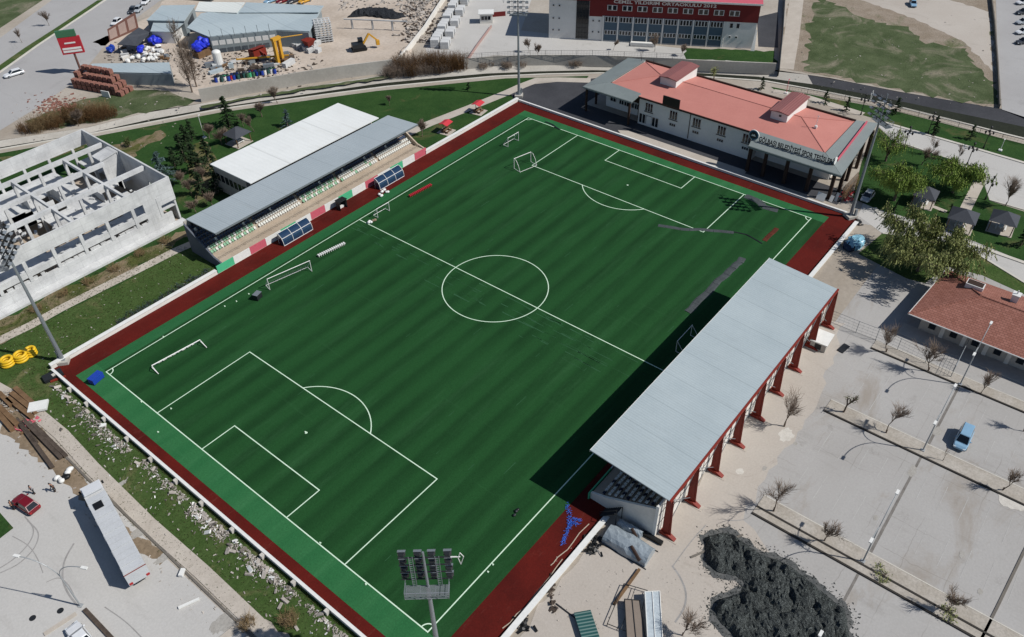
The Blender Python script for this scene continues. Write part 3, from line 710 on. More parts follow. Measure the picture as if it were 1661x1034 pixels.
M['net'] = plain('goal_net_cord', '#7d8a80', .9, .1)
goal((824,239),(841,229), 2.1, 1.4, 1, 'small white goal nearest the far left corner flag arc', False)
goal((834,274),(861,263), 2.3, 2.0, -1, 'white goal with curved side hoops beside the far penalty area corner', False, True)
goal((613,354),(632,343), 2.0, 1.3, 1, 'small white goal on the left touchline beside the white sacks', False)
goal((438,471),(506,441), 2.35, 1.6, 1, 'full-size white netted goal near the left touchline beside the black crate')
goal((1096,571),(1120,545), 2.2, 1.6, -1, 'white goal standing in the dark shade of the blue-roofed stand', False)
t = T('football_goal', 'full-size white goal tipped on its face inside the near penalty area', 'goal', (0, 0, .06), 0, 'portable football goals')
a, b = G(248, 598), G(326, 556); d = b-a; t.location = ((a+b)/2+Vector((0, 0, .06))); t.rotation_euler = (0, 0, math.atan2(d.y, d.x)); Wd = d.length
for x in (-Wd/2, Wd/2): MB().tube((x, 0, .5), (x, -1.9, .05), .06, .06, 6).build('post', M['whitem'], t, world=False)
MB().tube((-Wd/2, 0, .55), (Wd/2, 0, .55), .08, .08, 6).build('crossbar', M['whitem'], t, world=False)
f = MB().tube((-Wd/2, 0, .5), (-Wd/2-.25, -.9, .9), .05).tube((-Wd/2-.25, -.9, .9), (-Wd/2, -1.9, .05), .05).tube((Wd/2, 0, .5), (Wd/2-.25, -.9, .9), .05).tube((Wd/2-.25, -.9, .9), (Wd/2, -1.9, .05), .05).tube((-Wd/2, 0, .1), (-Wd/2, 0, .5), .05).tube((Wd/2, 0, .1), (Wd/2, 0, .5), .05)
f.tube((-Wd/2+.4, .35, .12), (Wd/2-.4, .35, .12), .06); f.build('base_frame', M['whitem'], t, world=False)
rb = MB()
for k in range(8):
    x = -.35*Wd+k*Wd*.1; rb.blob((x, .12, .38), (.45, .16, .12), k, 1, .3)
rb.build('rolled_net', M['whitem'], t, world=False)

# --- training gear
def hurdle_row(px0, px1, mat, label, name):
    a, b = G(*px0), G(*px1); d = b-a; L = d.length; t = T(name, label, 'training gear', (a.x, a.y, .06), math.atan2(d.y, d.x))
    n = 14; m = MB()
    m.box(0, -.22, .28, L, -.14, .36).box(0, .14, .28, L, .22, .36); m.build('rail', mat, t, world=False)
    for k in range(n):
        x = L*(k+.5)/n; MB().box(x-.14, -.28, .361, x+.14, .28, .46).box(x-.05, -.2, 0, x+.05, -.15, .279).box(x-.05, .15, 0, x+.05, .2, .279).build('slat', mat, t, world=False)
    return t
hurdle_row((516, 418), (560, 397), M['whitem'], 'row of white training blocks on the turf by the left touchline', 'training_rack')
hurdle_row((664, 321), (700, 302), M['red'], 'row of red training blocks on the turf by the left touchline', 'training_rack')
def crate(name, px, dims, mat, label, cat, rz=.5, lidm=None):
    q = G(*px); t = T(name, label, cat, (q.x, q.y, .06), rz); a, b, c = dims
    m = MB(); m.box(-a/2, -b/2, .12, a/2, b/2, c); m.build('body', mat, t, world=False)
    r = MB()
    for x in (-a/2, a/2):
        for y in (-b/2, b/2): r.tube((x*.85, y*.85-.06, .11), (x*.85, y*.85+.06, .11), .11, .11, 8)
    r.build('wheels', M['black'], t, world=False)
    rim = MB().box(-a/2-.04, -b/2-.04, c+.002, a/2+.04, b/2+.04, c+.07); rim.build('lid', lidm or mat, t, world=False)
    return t
crate('ball_crate', (419, 485), (1.3, .9, 1.1), M['darksteel'], 'dark wheeled crate on the turf beside the netted goal', 'crate', .3, M['steel'])
t = crate('waste_cart', (158, 618), (2.0, 1.1, 1.0), M['blue'], 'blue plastic cart at the near left corner of the turf', 'cart', .25)
def sack_pile(px, n, label, seed, spread=.7, mats=('whitem',), name='sacks', cat='sacks', size=.32, z0=.05):
    q = G(*px); g = random.Random(seed); t = T(name, label, cat, (q.x, q.y, z0))
    for k in range(n):
        MB().blob((g.uniform(-spread, spread), g.uniform(-spread, spread)*.6, size*.7), (size*g.uniform(.8, 1.4), size, size*.8), seed*10+k, 2, .08).build('sack', M[mats[k % len(mats)]], t, smooth=True, world=False)
    return t
sack_pile((605, 361), 5, 'white and brown kit bags on the turf at the left end of the halfway line', 3, .8, ('whitem', 'soil', 'whitem'), 'kit_bags', 'bags')
sack_pile((620, 315), 9, 'white sacks heaped on the red track next to a curved shelter', 4, 1.3)
sack_pile((838, 833), 4, 'small dark bundle of mesh on the turf near the stand shadow', 5, .5, ('darksteel', 'black'), 'mesh_bundle', 'bundle', .2)
# corner flags / small line markers
for px in ((265.5, 547.5), (365, 498), (384, 490), (404, 478), (230, 653), (520, 882), (594, 949), (792, 929), (278, 664), (834, 221), (1291, 316), (1274, 340), (800, 917), (496, 702), (257, 702)):
    q = G(*px); m = MB().cbox((0, 0, .06), (.36, .2, .12)); m.at((0, .1, .12), .3); m.cbox((0, 0, .06), (.22, .3, .08))
    o = m.at().build('turf_offcut', M['line'], None); o.location = (q.x, q.y, .06); o.scale = (.6, .6, .6)
    tag(o, 'small pale offcut lying on the turf beside a pitch line', 'offcut', 'pale offcuts along the pitch lines')
# torn turf strips and hoses on the far right of the pitch
M['rubber'] = pm('grey_rubber_backing', '#4b5052', '#3a3f41', .6, 4, .7, .9, .15)
M['brownrub'] = pm('red_brown_underlay', '#5c2f22', '#43241c', .8, 4, .7, .9, .15)
def tape(pts, w_, z, mat, label, name='turf_strip', cat='turf strip', wob=.15, seed=1):
    g = random.Random(seed); p = P(*pts); out = []
    for a, b in zip(p, p[1:]):
        n = max(2, int(math.dist(a, b)/1.2))
        for i in range(n): u = i/n; out.append((a[0]+(b[0]-a[0])*u+g.uniform(-wob, wob), a[1]+(b[1]-a[1])*u+g.uniform(-wob, wob)))
    out.append(p[-1]); m = MB(); c = Vector((*out[0], 0))
    for i, (a, b) in enumerate(zip(out, out[1:])):
        d = Vector((b[0]-a[0], b[1]-a[1], 0)); 
        if d.length < .05: continue
        n = Vector((-d.y, d.x, 0)).normalized()*w_/2
        za = z+.05+.05*((i*37) % 5)/5
        m.extr(None, [(a[0]-n.x, a[1]-n.y, z), (a[0]+n.x, a[1]+n.y, z), (a[0]+n.x*.6, a[1]+n.y*.6, za), (a[0]-n.x*.6, a[1]-n.y*.6, za)], [(b[0]-n.x, b[1]-n.y, z), (b[0]+n.x, b[1]+n.y, z), (b[0]+n.x*.6, b[1]+n.y*.6, za), (b[0]-n.x*.6, b[1]-n.y*.6, za)])
    return tag(m.build(name, mat, None, loc=(c.x, c.y, 0)), label, cat)
tape(((1205, 420), (1160, 462), (1115, 507)), 1.3, .06, M['rubber'], 'long straight grey strip laid on the turf beside the stand shadow', seed=2)
tape(((1068, 366), (1105, 372), (1145, 374), (1190, 378)), .9, .06, M['rubber'], 'grey strip lying across the corner of the far penalty area', seed=3)
tape(((1186, 376), (1210, 381), (1226, 390), (1236, 396)), .35, .06, M['black'], 'curved black hose at the end of the grey strip', 'hose', 'hose', .05, 4)
tape(((1240, 392), (1250, 382), (1260, 371)), .9, .06, M['brownrub'], 'short red-brown strip of underlay on the turf near the far right corner', seed=5)
tape(((1210, 320), (1232, 326), (1240, 336), (1262, 342)), 1.6, .075, M['rubber'], 'crumpled grey-brown sheet over the far goal line near the right corner', seed=6, wob=.4)
tape(((884, 198), (896, 203), (908, 211)), .5, .075, M['black'], 'black tarpaulin strip over the far goal line near the left corner', seed=7)
def crumple(px, L, w_, rz, mat, label, name, cat, seed, n=40, z0=.05):
    g = random.Random(seed); q = G(*px); m = MB()
    for k in range(n):
        x = g.uniform(-L/2, L/2); y = g.gauss(0, w_/3); m.at((x, y, g.uniform(.03, .2)), g.uniform(0, 6), g.uniform(-.6, .6), g.uniform(-.6, .6))
        s = g.uniform(.15, .4); m.box(-s, -s*.4, -.012, s, s*.4, .012)
    m.at(); o = m.build(name, mat, None, loc=None); o.location = (q.x, q.y, z0); o.rotation_euler = (0, 0, rz)
    return tag(o, label, cat)
M['bluetape'] = plain('blue_net_plastic', '#3f6fd0', .5, .4)
def netting(paths, mat, label, name, cat, seed, per=26, w_=.13, z0=.04):
    g = random.Random(seed); m = MB(); c = G(*paths[0][0])
    for pth in paths:
        q = P(*pth)
        for a, b in zip(q, q[1:]):
            for k in range(per):
                u = g.random(); x, y = a[0]+(b[0]-a[0])*u+g.gauss(0, w_), a[1]+(b[1]-a[1])*u+g.gauss(0, w_); an = math.atan2(b[1]-a[1], b[0]-a[0])+g.gauss(0, .7); L = g.uniform(.1, .4)
                m.tube((x, y, z0+g.uniform(.01, .1)), (x+math.cos(an)*L, y+math.sin(an)*L, z0+g.uniform(.02, .22)), .028, .02, 4)
    return tag(m.build(name, mat, None, loc=(c.x, c.y, 0)), label, cat)
netting((((919,818),(925,838),(924,852),(918,868),(912,884)), ((925,842),(941,845)), ((924,846),(936,852))), M['bluetape'], 'tangle of bright blue netting on the red track by the stand end', 'blue_netting', 'netting', 11, 44)
tape(((915, 908), (880, 948), (853, 985), (815, 1020)), .12, .04, M['stand'], 'thin pale cord lying along the red track by the right touchline', 'cord', 'cord', .2, 8)
tape(((955, 850), (930, 880), (905, 905), (893, 918)), .12, .04, M['stand'], 'thin pale cord on the red track leading to the blue netting', 'cord', 'cord', .2, 9)

M['lampcase'] = plain('lamp_casing', '#26292c', .45, .4)
# --- floodlight towers
def tower():
    t = T('floodlight_tower', '', 'floodlight', (0, 0, 0), 0, 'floodlight towers at the corners of the pitch')
    MB().cbox((0, 0, .3), (1.9, 1.9, .6)).build('footing', M['concrete'], t, world=False)
    MB().tube((0, 0, .6), (0, 0, 19.4), .34, .17, 10).cbox((0, 0, .64), (.95, .95, .08)).build('pole', M['steel'], t, world=False, smooth=False)
    MB().box(-.75, -.75, .6, -.35, -.35, 1.9).build('switch_box', M['steel'], t, world=False)
    pf = MB()   # service platform, behind the lamps (-Y), lamps face +Y
    for k in range(12): pf.box(-2.0, -1.3+k*.12, 19.4, 2.0, -1.24+k*.12, 19.45)
    for x in (-2.0, -.7, .7, 1.94): pf.box(x, -1.3, 19.34, x+.06, .15, 19.399)
    for x in (-2, -1, 0, 1, 2): pf.tube((x, -1.3, 19.4), (x, -1.3, 20.4), .03, .03, 4)
    for z in (19.9, 20.4): pf.tube((-2, -1.3, z), (2, -1.3, z), .03, .03, 4); pf.tube((-2, -1.3, z), (-2, .1, z), .03, .03, 4); pf.tube((2, -1.3, z), (2, .1, z), .03, .03, 4)
    pf.build('platform', M['steel'], t, world=False)
    MB().tube((0, 0, 19.4), (0, 0, 24.9), .14, .1, 8).build('mast', M['steel'], t, world=False)
    ld = MB()
    for x0 in (-1.35, 1.0):
        for x in (x0, x0+.35): ld.tube((x, 0, 19.4), (x, 0, 24.2), .035, .035, 4)
        for k in range(15): ld.tube((x0, 0, 19.7+k*.3), (x0+.35, 0, 19.7+k*.3), .02, .02, 3)
    ld.build('ladder', M['steel'], t, world=False)
    for k in range(4):
        z = 20.4+k*1.15
        MB().box(-2.35, .1, z-.05, 2.35, .2, z+.05).build('crossarm', M['darksteel'], t, world=False)
        for x in (-2.05, -.62, .62, 2.05):
            lp = MB().at((x, .5, z), 0, R(-28)); lp.extr(None, [(-.2, -.22, -.13), (.2, -.22, -.13), (.2, -.22, .13), (-.2, -.22, .13)], [(-.36, .2, -.22), (.36, .2, -.22), (.36, .2, .22), (-.36, .2, .22)])
            f = lp.build('lamp', M['lampcase'], t, world=False)
            vz = MB().at((x, .5, z), 0, R(-28)); vz.box(-.37, .0, .222, .37, .4, .245); vz.build('visor', M['steel'], f, world=False)
            gl = MB().at((x, .5, z), 0, R(-28)); gl.box(-.33, .202, -.19, .33, .22, .19); gl.build('lens', M['lens'], f, world=False)
    for x in (-2.6,):
        MB().tube((1.0, .3, 23.6), (3.2, .3, 23.6), .06, .06, 5).path([(3.2, .3, 24.2), (3.5, .3, 23.6), (3.2, .3, 22.4), (3.0, .3, 23.4), (3.2, .3, 24.2)], .04, 4).build('bracket_arm', M['whitem'], t, world=False)
    return t
M['lens'] = plain('lamp_glass', '#5d6b70', .1, .8)
tw = tower(); tw.location = (-3.2, -5.3, 0); tw.rotation_euler = (0, 0, R(40-90)); tw['label'] = 'floodlight tower at the near right corner, its lamp rack seen closest from above'
dup(tw, (-2.9, 75.6, 0), R(-40-90), 'floodlight tower at the near left corner beside the yellow hose coils')
dup(tw, (110.6, -5.6, 0), R(146-90), 'floodlight tower at the far right corner beside the clubhouse')
dup(tw, (113.1, 76.8, 0), R(-146-90), 'floodlight tower at the far left corner on the dark asphalt')

# ================================================================== BUILDINGS
M['redroof'] = pm('red_membrane_roof', '#b97c72', '#ad7067', .2, 3, .5, .8, .2, fine=.08)
M['redroofdark'] = roof_mat('dark_red_sheet_roof', '#8c5a55', '#7c4d49', 'y', .5, depth=.3)
M['canopy'] = pm('grey_green_canopy_sheet', '#7b8382', '#6f7776', .3, 3, .5, .6, .35, fine=.08)
M['render'] = pm('off_white_render', '#d9d8d4', '#c6c5c1', .3, 3, .5, .9, .2, fine=.08)
M['brown'] = plain('dark_brown_trim', '#3a2c26', .7, .2)
M['letter'] = plain('dark_sign_letter', '#23242b', .5, .4)
M['timber'] = pm('weathered_timber', '#7a6148', '#5a4633', .8, 5, .7, .9, .15, fine=.25)
M['wframe'] = plain('white_window_frame', '#d5d5d2', .5, .4)

# --- clubhouse with the red roof
cb = T('clubhouse', 'long white clubhouse with salmon red roof, grey canopies and rooftop lettering', 'building', (128, 28, 0))
wl = MB().box(118.7, 19.0, 0, 136.5, 47.0, 6.4); wl.box(121.8, 47.01, 0, 136.5, 57.5, 6.2); wl.box(121.0, 3.0, 0, 136.0, 18.99, 6.2)
wl.build('wall', M['render'], cb)
MB().box(121.7, 47.2, 3.1, 121.795, 57.5, 6.0).box(120.9, 3.2, 3.2, 120.995, 18.9, 6.0).build('dark_cladding', M['brown'], cb)
ez, rz_ = 6.62, 7.7
rf = MB()
c = [(118.4, 4.0, ez), (135.2, 4.6, ez), (135.2, 55.6, ez), (120.2, 55.6, ez), (119.2, 47.2, ez), (118.4, 47.0, ez)]
a0, a1 = (128.3, 13.6, rz_), (128.6, 47.4, rz_)
rf.poly([c[0], a0, a1, c[4], c[5]]); rf.poly([c[1], a0, c[0]]); rf.poly([c[2], a1, a0, c[1]]); rf.poly([c[3], a1, c[2]]); rf.poly([c[4], a1, c[3]])
rf.add([(x, y, z-.15) for x, y, z in c], [tuple(range(6))])
for i in range(6):
    p, q = c[i], c[(i+1) % 6]; rf.poly([p, q, (q[0], q[1], q[2]-.15), (p[0], p[1], p[2]-.15)])
r_ob = rf.build('roof', M['redroof'], cb)
hr = MB()
for p, q in ((c[0], a0), (c[1], a0), (c[2], a1), (c[3], a1), (a0, a1)): hr.tube((p[0], p[1], p[2]+.03), (q[0], q[1], q[2]+.03), .09, .09, 5)
hr.build('ridge_capping', M['redroof'], r_ob)
pp = MB().box(135.21, 4.6, 6.2, 135.6, 55.6, 6.95).box(118.3, 19.0, 6.2, 118.39, 47.0, 6.5); pp.build('parapet', M['brown'], cb)
# canopies: sloping grey skirts
lc = MB()
lc.slab([(115.9, 60.2, 6.15), (115.9, 47.2, 6.15), (119.3, 46.9, 6.9), (120.1, 55.8, 6.9)][::-1], .3)
lc.slab([(115.9, 60.25, 6.15), (120.1, 55.85, 6.9), (135.5, 55.8, 6.9), (135.5, 60.7, 6.15)][::-1], .3)
lc.build('canopy', M['canopy'], cb)
rc = MB()
rc.slab([(113.4, 17.9, 6.15), (113.4, -1.2, 6.15), (118.4, 4.2, 6.95), (118.6, 18.9, 6.95)][::-1], .3)
rc.slab([(113.4, -1.25, 6.15), (138.4, .9, 6.15), (135.3, 4.5, 6.95), (118.45, 4.15, 6.95)][::-1], .3)
rc.build('canopy', M['canopy'], cb)
MB().box(113.3, -1.3, 5.7, 113.39, 17.95, 6.1).build('canopy_fascia', M['canopy'], cb); MB().box(115.8, 47.1, 5.75, 115.89, 60.3, 6.1).build('canopy_fascia', M['canopy'], cb)
for i, (x, y) in enumerate(((114.3, 0.2), (114.3, 4.8), (114.3, 9.6), (114.3, 14.2), (114.3, 17.6), (118.0, -.4), (123.0, 0), (129.0, .3), (135.0, .6))):
    MB().box(x-.3, y-.3, 0, x+.3, y+.3, 5.9).build('canopy_column', M['brown'], cb)
for i, (x, y) in enumerate(((116.6, 59.6), (116.6, 48.0), (121.0, 59.8), (128, 60), (134, 60.2))):
    MB().box(x-.2, y-.2, 0, x+.2, y+.2, 5.9).build('canopy_column', M['brown'], cb)
def win_x(par, X, y, z, w_, h_, n=3, fm='wframe'):
    f = MB().box(X-.08, y-w_/2, z-h_/2, X-.005, y+w_/2, z+h_/2).build('window', M[fm], par)
    g = MB()
    for k in range(n):
        a = y-w_/2+w_*(k+.12)/n; b = y-w_/2+w_*(k+.88)/n; g.box(X-.12, a, z-h_/2+.12, X-.081, b, z+h_/2-.12)
    g.build('pane', M['glassd'], f)
for y in (44.2, 38.0, 32.3, 26.4, 20.6):
    win_x(cb, 118.7, y, 4.6, 1.9, 2.1); MB().box(118.5, y-1.1, 3.42, 118.69, y+1.1, 3.54).build('window_sill', M['brown'], cb)
    if y < 44: win_x(cb, 118.7, y, 2.35, 1.5, .8)
win_x(cb, 118.7, 44.0, 1.6, 5.0, 2.3, 6); MB().box(118.55, 43.3, .3, 118.61, 44.6, 2.5).build('door', M['wframe'], cb)
for y in (49.0, 50.4, 51.8, 53.2): win_x(cb, 121.7, y, 2.2, 1.2, 1.4, 2)
for y in (55.5,): win_x(cb, 121.7, y, 2.4, 1.6, 1.6, 2)
for y in (5, 8, 11, 14, 17): win_x(cb, 120.9, y, 2.2, 2.0, 1.6, 2)
MB().box(118.62, 33.9, .3, 118.69, 34.05, 6.4).box(118.62, 47.0-.2, 0, 118.69, 46.95, 6.4).build('downpipe', M['brown'], cb)
def dormer(y0, y1, x0, x1):
    zt = 9.0
    m = MB().box(x0, y0, 6.7, x1, y1, zt); m.build('roof_housing', M['render'], cb)
    MB().slab([(x0-.4, y0-.3, zt+.18), (x1+.3, y0-.3, zt+.18), (x1+.3, (y0+y1)/2, zt+.5), (x0-.4, (y0+y1)/2, zt+.5)], .15).slab([(x0-.4, (y0+y1)/2, zt+.5), (x1+.3, (y0+y1)/2, zt+.5), (x1+.3, y1+.3, zt+.18), (x0-.4, y1+.3, zt+.18)], .15).build('housing_roof', M['redroofdark'], cb)
    MB().box(x1+.01, y0+.2, 6.7, x1+.3, y1-.2, zt-.1).build('brown_end', M['brown'], cb)
dormer(41.8, 45.8, 125.4, 135.0); dormer(15.3, 18.9, 124.8, 135.0)
MB().box(124.72, 16.6, 8.2, 124.79, 17.1, 8.6).build('vent_opening', M['black'], cb)
def yloc(o): return o
ant = MB().cbox((126.2, 9.6, 7.6), (.5, .5, .5)).tube((126.2, 9.6, 7.8), (126.2, 9.6, 10.2), .06, .05, 5).tube((126.2, 9.2, 9.9), (126.2, 10.0, 9.9), .03)
ant.build('roof_antenna', M['whitem'], cb)
fl = MB().tube((134.6, 56.4, 6.6), (134.6, 56.4, 9.2), .06).tube((134.5, 53.0, 6.8), (134.5, 53.0, 8.4), .05); fl.build('flue', M['darksteel'], cb)
sb = T('scoreboard', 'blank black scoreboard standing on the front eaves of the clubhouse', 'scoreboard', (118.2, 38.6, 6.7))
MB().box(118.0, 36.6, 6.72, 118.25, 40.7, 8.7).build('panel', M['black'], sb)
MB().box(118.26, 36.8, 6.6, 118.4, 36.95, 8.5).box(118.26, 40.3, 6.6, 118.4, 40.45, 8.5).build('bracket', M['steel'], sb)
# lettering along the canopy, reading towards the pitch
sg = T('rooftop_sign', 'dark individual letters with round crest standing along the clubhouse canopy', 'sign', (115.5, 17.6, 6.5))
text_part('lettering', 'GÖLBAŞI BELEDİYESİ SPOR TESİSLERİ', 1.5, M['letter'], sg, (0, -.75, .1), (0, -1, 0), (0, 0, 1), .05, 15.6)
MB().box(115.56, 1.0, 6.42, 115.64, 17.2, 6.56).build('rail', M['steel'], sg)
lg = MB(); n = 24
def disc(mb, x, y, z, r, m, t=.05):
    mb.extr(None, [(x+t, y+r*math.cos(2*math.pi*i/n), z+r*math.sin(2*math.pi*i/n)) for i in range(n)], [(x, y+r*math.cos(2*math.pi*i/n), z+r*math.sin(2*math.pi*i/n)) for i in range(n)], m)
M['crestblue'] = plain('crest_blue', '#2a5870', .5, .4); M['crestgreen'] = plain('crest_green', '#3d6b4e', .5, .4)
disc(lg, 115.6, 18.1, 7.5, 1.1, 0, .2); disc(lg, 115.54, 18.1, 7.5, .98, 1, .05); disc(lg, 115.48, 18.1, 7.5, .72, 2, .05)
lg.extr(None, [(115.45, y, z-.25) for y, z in ((17.6, 7.6), (18.6, 7.6), (18.3, 8.0), (18.1, 7.85), (17.9, 8.1))], [(115.40, y, z-.25) for y, z in ((17.6, 7.6), (18.6, 7.6), (18.3, 8.0), (18.1, 7.85), (17.9, 8.1))], 0)
lg.build('crest', [M['whitem'], M['crestblue'], M['letter']], sg)
gs = T('entrance_sign', 'long pink strip of lettering with a white disc along the clubhouse end canopy', 'sign', (124, 1.6, 6.7))
MB().bar((117.4, 1.3, 6.75), (136.2, 2.6, 6.75), .25, .5).build('strip', M['pink'], gs)
lg = MB(); lg.at((116.2, 1.3, 7.2), 0); 
lg.extr(None, [(.75*math.cos(2*math.pi*i/n), .06, .75*math.sin(2*math.pi*i/n)) for i in range(n)], [(.75*math.cos(2*math.pi*i/n), -.06, .75*math.sin(2*math.pi*i/n)) for i in range(n)]); lg.build('disc', M['whitem'], gs)
# timber side stair / fence below the end canopy
fs = T('timber_screen', 'weathered timber lattice leaning under the end canopy of the clubhouse', 'screen', (117, -2.3, 0))
m = MB()
for k in range(16):
    x = 114.6+k*.5; m.bar((x, -2.4-.05*k, 0), (x+1.0, -1.7, 2.6), .08, .1)
for k in range(5): m.bar((114.5, -2.5, .4+k*.5), (122.3, -2.3, .5+k*.5), .06, .08)
m.build('lattice', M['timber'], fs)
pnl = T('leaning_boards', 'white boards leaning at the open corner below the clubhouse canopy', 'boards', (112.9, .2, 0))
for k, (y, w_, hh) in enumerate(((.4, 1.7, 1.4), (-.9, .7, 1.1), (-1.5, .5, 1.6))):
    MB().slab([(112.5+k*.8, y, .1), (112.6+k*.8, y+w_, .1), (113.4+k*.8, y+w_, hh), (113.3+k*.8, y, hh)], .06).build('board', M['whitem'], pnl)
for i, (px, s) in enumerate((((1180, 268), 1), ((1290, 292), 1), ((1320, 296), 1))):
    pass

# --- school
M['schoolred'] = pm('dark_red_facade', '#6e2a2a', '#602323', .3, 3, .4, .8, .2, fine=.1)
M['schoolblue'] = pm('slate_blue_cladding', '#4b5f6e', '#42545f', .3, 3, .4, .7, .3, fine=.1)
a, b = G(890, 62), G(1228, 80); ang = math.atan2(b.y-a.y, b.x-a.x)
sc_ = T('school', 'red, white and slate blue three-storey school with rows of windows', 'school', (a.x, a.y, 0), ang)
D = 17.0
m = MB().box(0, 0, 0, 14.5, D, 12.2).box(14.51, 0, 0, 54.6, D, 11.6); m.build('wall', M['render'], sc_, world=False)
m = MB().box(14.4, -.12, 6.9, 54.7, -.005, 11.6).box(0, -.12, 10.6, 14.39, -.005, 12.2).box(54.605, -.12, 6.9, 54.75, D, 11.6).box(10.9, -.11, 6.6, 14.39, -.005, 10.59); m.build('red_band', M['schoolred'], sc_, world=False)
MB().box(7.4, -.08, .3, 10.8, -.005, 10.58).build('glass_wall', M['glassd'], sc_, world=False)
m = MB()
for k in range(5): m.box(7.4+k*.82, -.12, .3, 7.47+k*.82, -.085, 10.58)
for k in range(8): m.box(7.4, -.13, .8+k*1.25, 10.8, -.121, .86+k*1.25)
m.build('mullions', M['darksteel'], sc_, world=False)
MB().box(14.7, -.06, .25, 46.3, -.005, 6.88).build('blue_cladding', M['schoolblue'], sc_, world=False)
for k in range(9): MB().box(14.55+k*3.95, -.3, 0, 14.95+k*3.95, -.061, 6.88).build('pilaster', M['render'], sc_, world=False)
def win_s(x, z, w_, h_, n=2, y=-.06):
    f = MB().box(x-w_/2, y-.08, z-h_/2, x+w_/2, y-.004, z+h_/2).build('window', M['wframe'], sc_, world=False)
    g = MB()
    for k in range(n): g.box(x-w_/2+w_*(k+.14)/n, y-.12, z-h_/2+.12, x-w_/2+w_*(k+.86)/n, y-.081, z+h_/2-.12)
    g.build('pane', M['glassd'], f, world=False)
for k in range(8):
    x = 16.75+k*3.95
    win_s(x, 6.0, 3.2, 1.5, 4); win_s(x, 2.5, 3.2, 1.2, 4)
for k in range(9): win_s(16.9+k*3.95, 9.1, 2.6, 1.4, 2, -.125)
for x in (1.2, 2.8):
    for z in (2.4, 5.6, 9.0): win_s(x, z, .55, .6, 1, 0)
for x in (12.0, 13.6):
    for z in (2.4, 5.4): win_s(x, z, .55, .6, 1, 0)
for x in (48.2, 49.9): win_s(x, 5.9, 1.0, 1.4, 1, 0); win_s(x, 2.9, .6, .6, 1, 0)
MB().box(48, D-.02, 1, 50, D, 2)
rfm = MB().slab([(-.4, -.7, 12.5), (14.4, -.7, 12.5), (14.4, D+.4, 13.4), (-.4, D+.4, 13.4)], .25).slab([(14.41, -.9, 11.95), (55.2, -.9, 11.95), (55.2, D/2, 13.6), (14.41, D/2, 13.6)], .2).slab([(14.41, D/2, 13.6), (55.2, D/2, 13.6), (55.2, D+.8, 11.95), (14.41, D+.8, 11.95)], .2)
rfm.build('roof', M['pink'], sc_, world=False)
MB().box(14.4, -1.0, 11.6, 55.2, -.92, 12.05).build('gutter', M['wframe'], sc_, world=False)
text_part('lettering', 'CEMİL YILDIRIM ORTAOKULU 2012', 1.15, M['wframe'], sc_, (17.2, -.14, 10.35), (1, 0, 0), (0, 0, 1), .03, 26.5)
MB().slab([(54.0, -1.6, .1), (55.0, -1.6, .1), (54.9, -.2, 5.2), (54.6, -.2, 5.2)], .2).build('buttress', M['render'], sc_, world=False)
MB().box(22.5, -2.6, 0, 29.0, -.31, .5).box(22.4, -2.9, .5, 29.1, -2.7, 1.1).build('entrance_steps', M['render'], sc_, world=False)
M['pinkdust'] = plain('dusty_pink_wall', '#a58a84', .85, .2)
# retaining wall and fence below the school yard
def wall_line(name, pxs, h_, th, mat, label, cat='wall', cop=None, base_z=0):
    p = P(*pxs); t = T(name, label, cat, (*p[0], base_z)); m = MB(); c2 = MB()
    for a, b in zip(p, p[1:]):
        d = Vector((b[0]-a[0], b[1]-a[1])); m.at((a[0], a[1], base_z), math.atan2(d.y, d.x)); m.box(0, -th/2, -.3, d.length-.003, th/2, h_)
        c2.at((a[0], a[1], base_z), math.atan2(d.y, d.x)); c2.box(0, -th/2-.06, h_+.002, d.length-.003, th/2+.06, h_+.12)
    m.build('wall', mat, t)
    if cop: c2.build('coping', cop, t)
    return t
def fence_line(pxs, h_, step, label, z0=0, mat='darksteel', bars=6, name='mesh_fence'):
    p = P(*pxs); t = T(name, label, 'fence', (*p[0], z0)); mesh = MB(); L = 0
    for a, b in zip(p, p[1:]):
        d = Vector((b[0]-a[0], b[1]-a[1])); n = max(1, int(d.length/step))
        for i in range(n):
            x, y = a[0]+d.x*i/n, a[1]+d.y*i/n
            MB().tube((x, y, z0), (x, y, z0+h_), .045, .045, 5).build('post', M[mat], t)
        for k in range(bars):
            z = z0+.1+(h_-.15)*k/(bars-1); mesh.tube((*a, z), (*b, z), .018 if 0 < k < bars-1 else .035, None, 3, cap=False)
        nn = max(2, int(d.length/.7))
        for i in range(nn): mesh.tube((a[0]+d.x*i/nn, a[1]+d.y*i/nn, z0+.1), (a[0]+d.x*i/nn, a[1]+d.y*i/nn, z0+h_-.05), .012, None, 3, cap=False)
    mesh.build('mesh_panel', M[mat], t); return t
wall_line('retaining_wall', ((753,112),(800,107),(900,105),(1000,107),(1120,113),(1256,119)), 2.6, .35, M['concrete'], 'long grey retaining wall between the canal and the school yard')
fence_line(((756,112),(860,106.5),(960,106.5),(1115,113)), 1.4, 3.5, 'thin wire fence on top of the school retaining wall', 2.62, 'darksteel', 4)
wall_line('yard_wall', ((327,166),(400,153),(500,136),(560,127),(638,117)), 3.3, .35, M['concrete'], 'tall grey concrete wall along the front of the builders yard')
wall_line('yard_wall', ((638,112),(660,88),(690,50),(712,15),(722,0)), 1.6, .4, M['white'], 'low pale wall climbing away between the builders yard and the paving stacks')
wall_line('plot_wall', ((1262,122),(1268,60),(1272,0)), 1.6, .25, M['darksteel'], 'dark plot wall running away beside the school court')
wall_line('plot_wall', ((1620,176),(1617,110),(1612,40),(1607,0)), 1.0, .25, M['kerbdark'], 'low dark wall between the meadow and the side road')
wall_line('yard_wall', ((753,108),(775,75),(797,45)), .7, .3, M['pinkdust'], 'short pinkish wall beside the path up to the guard booth')

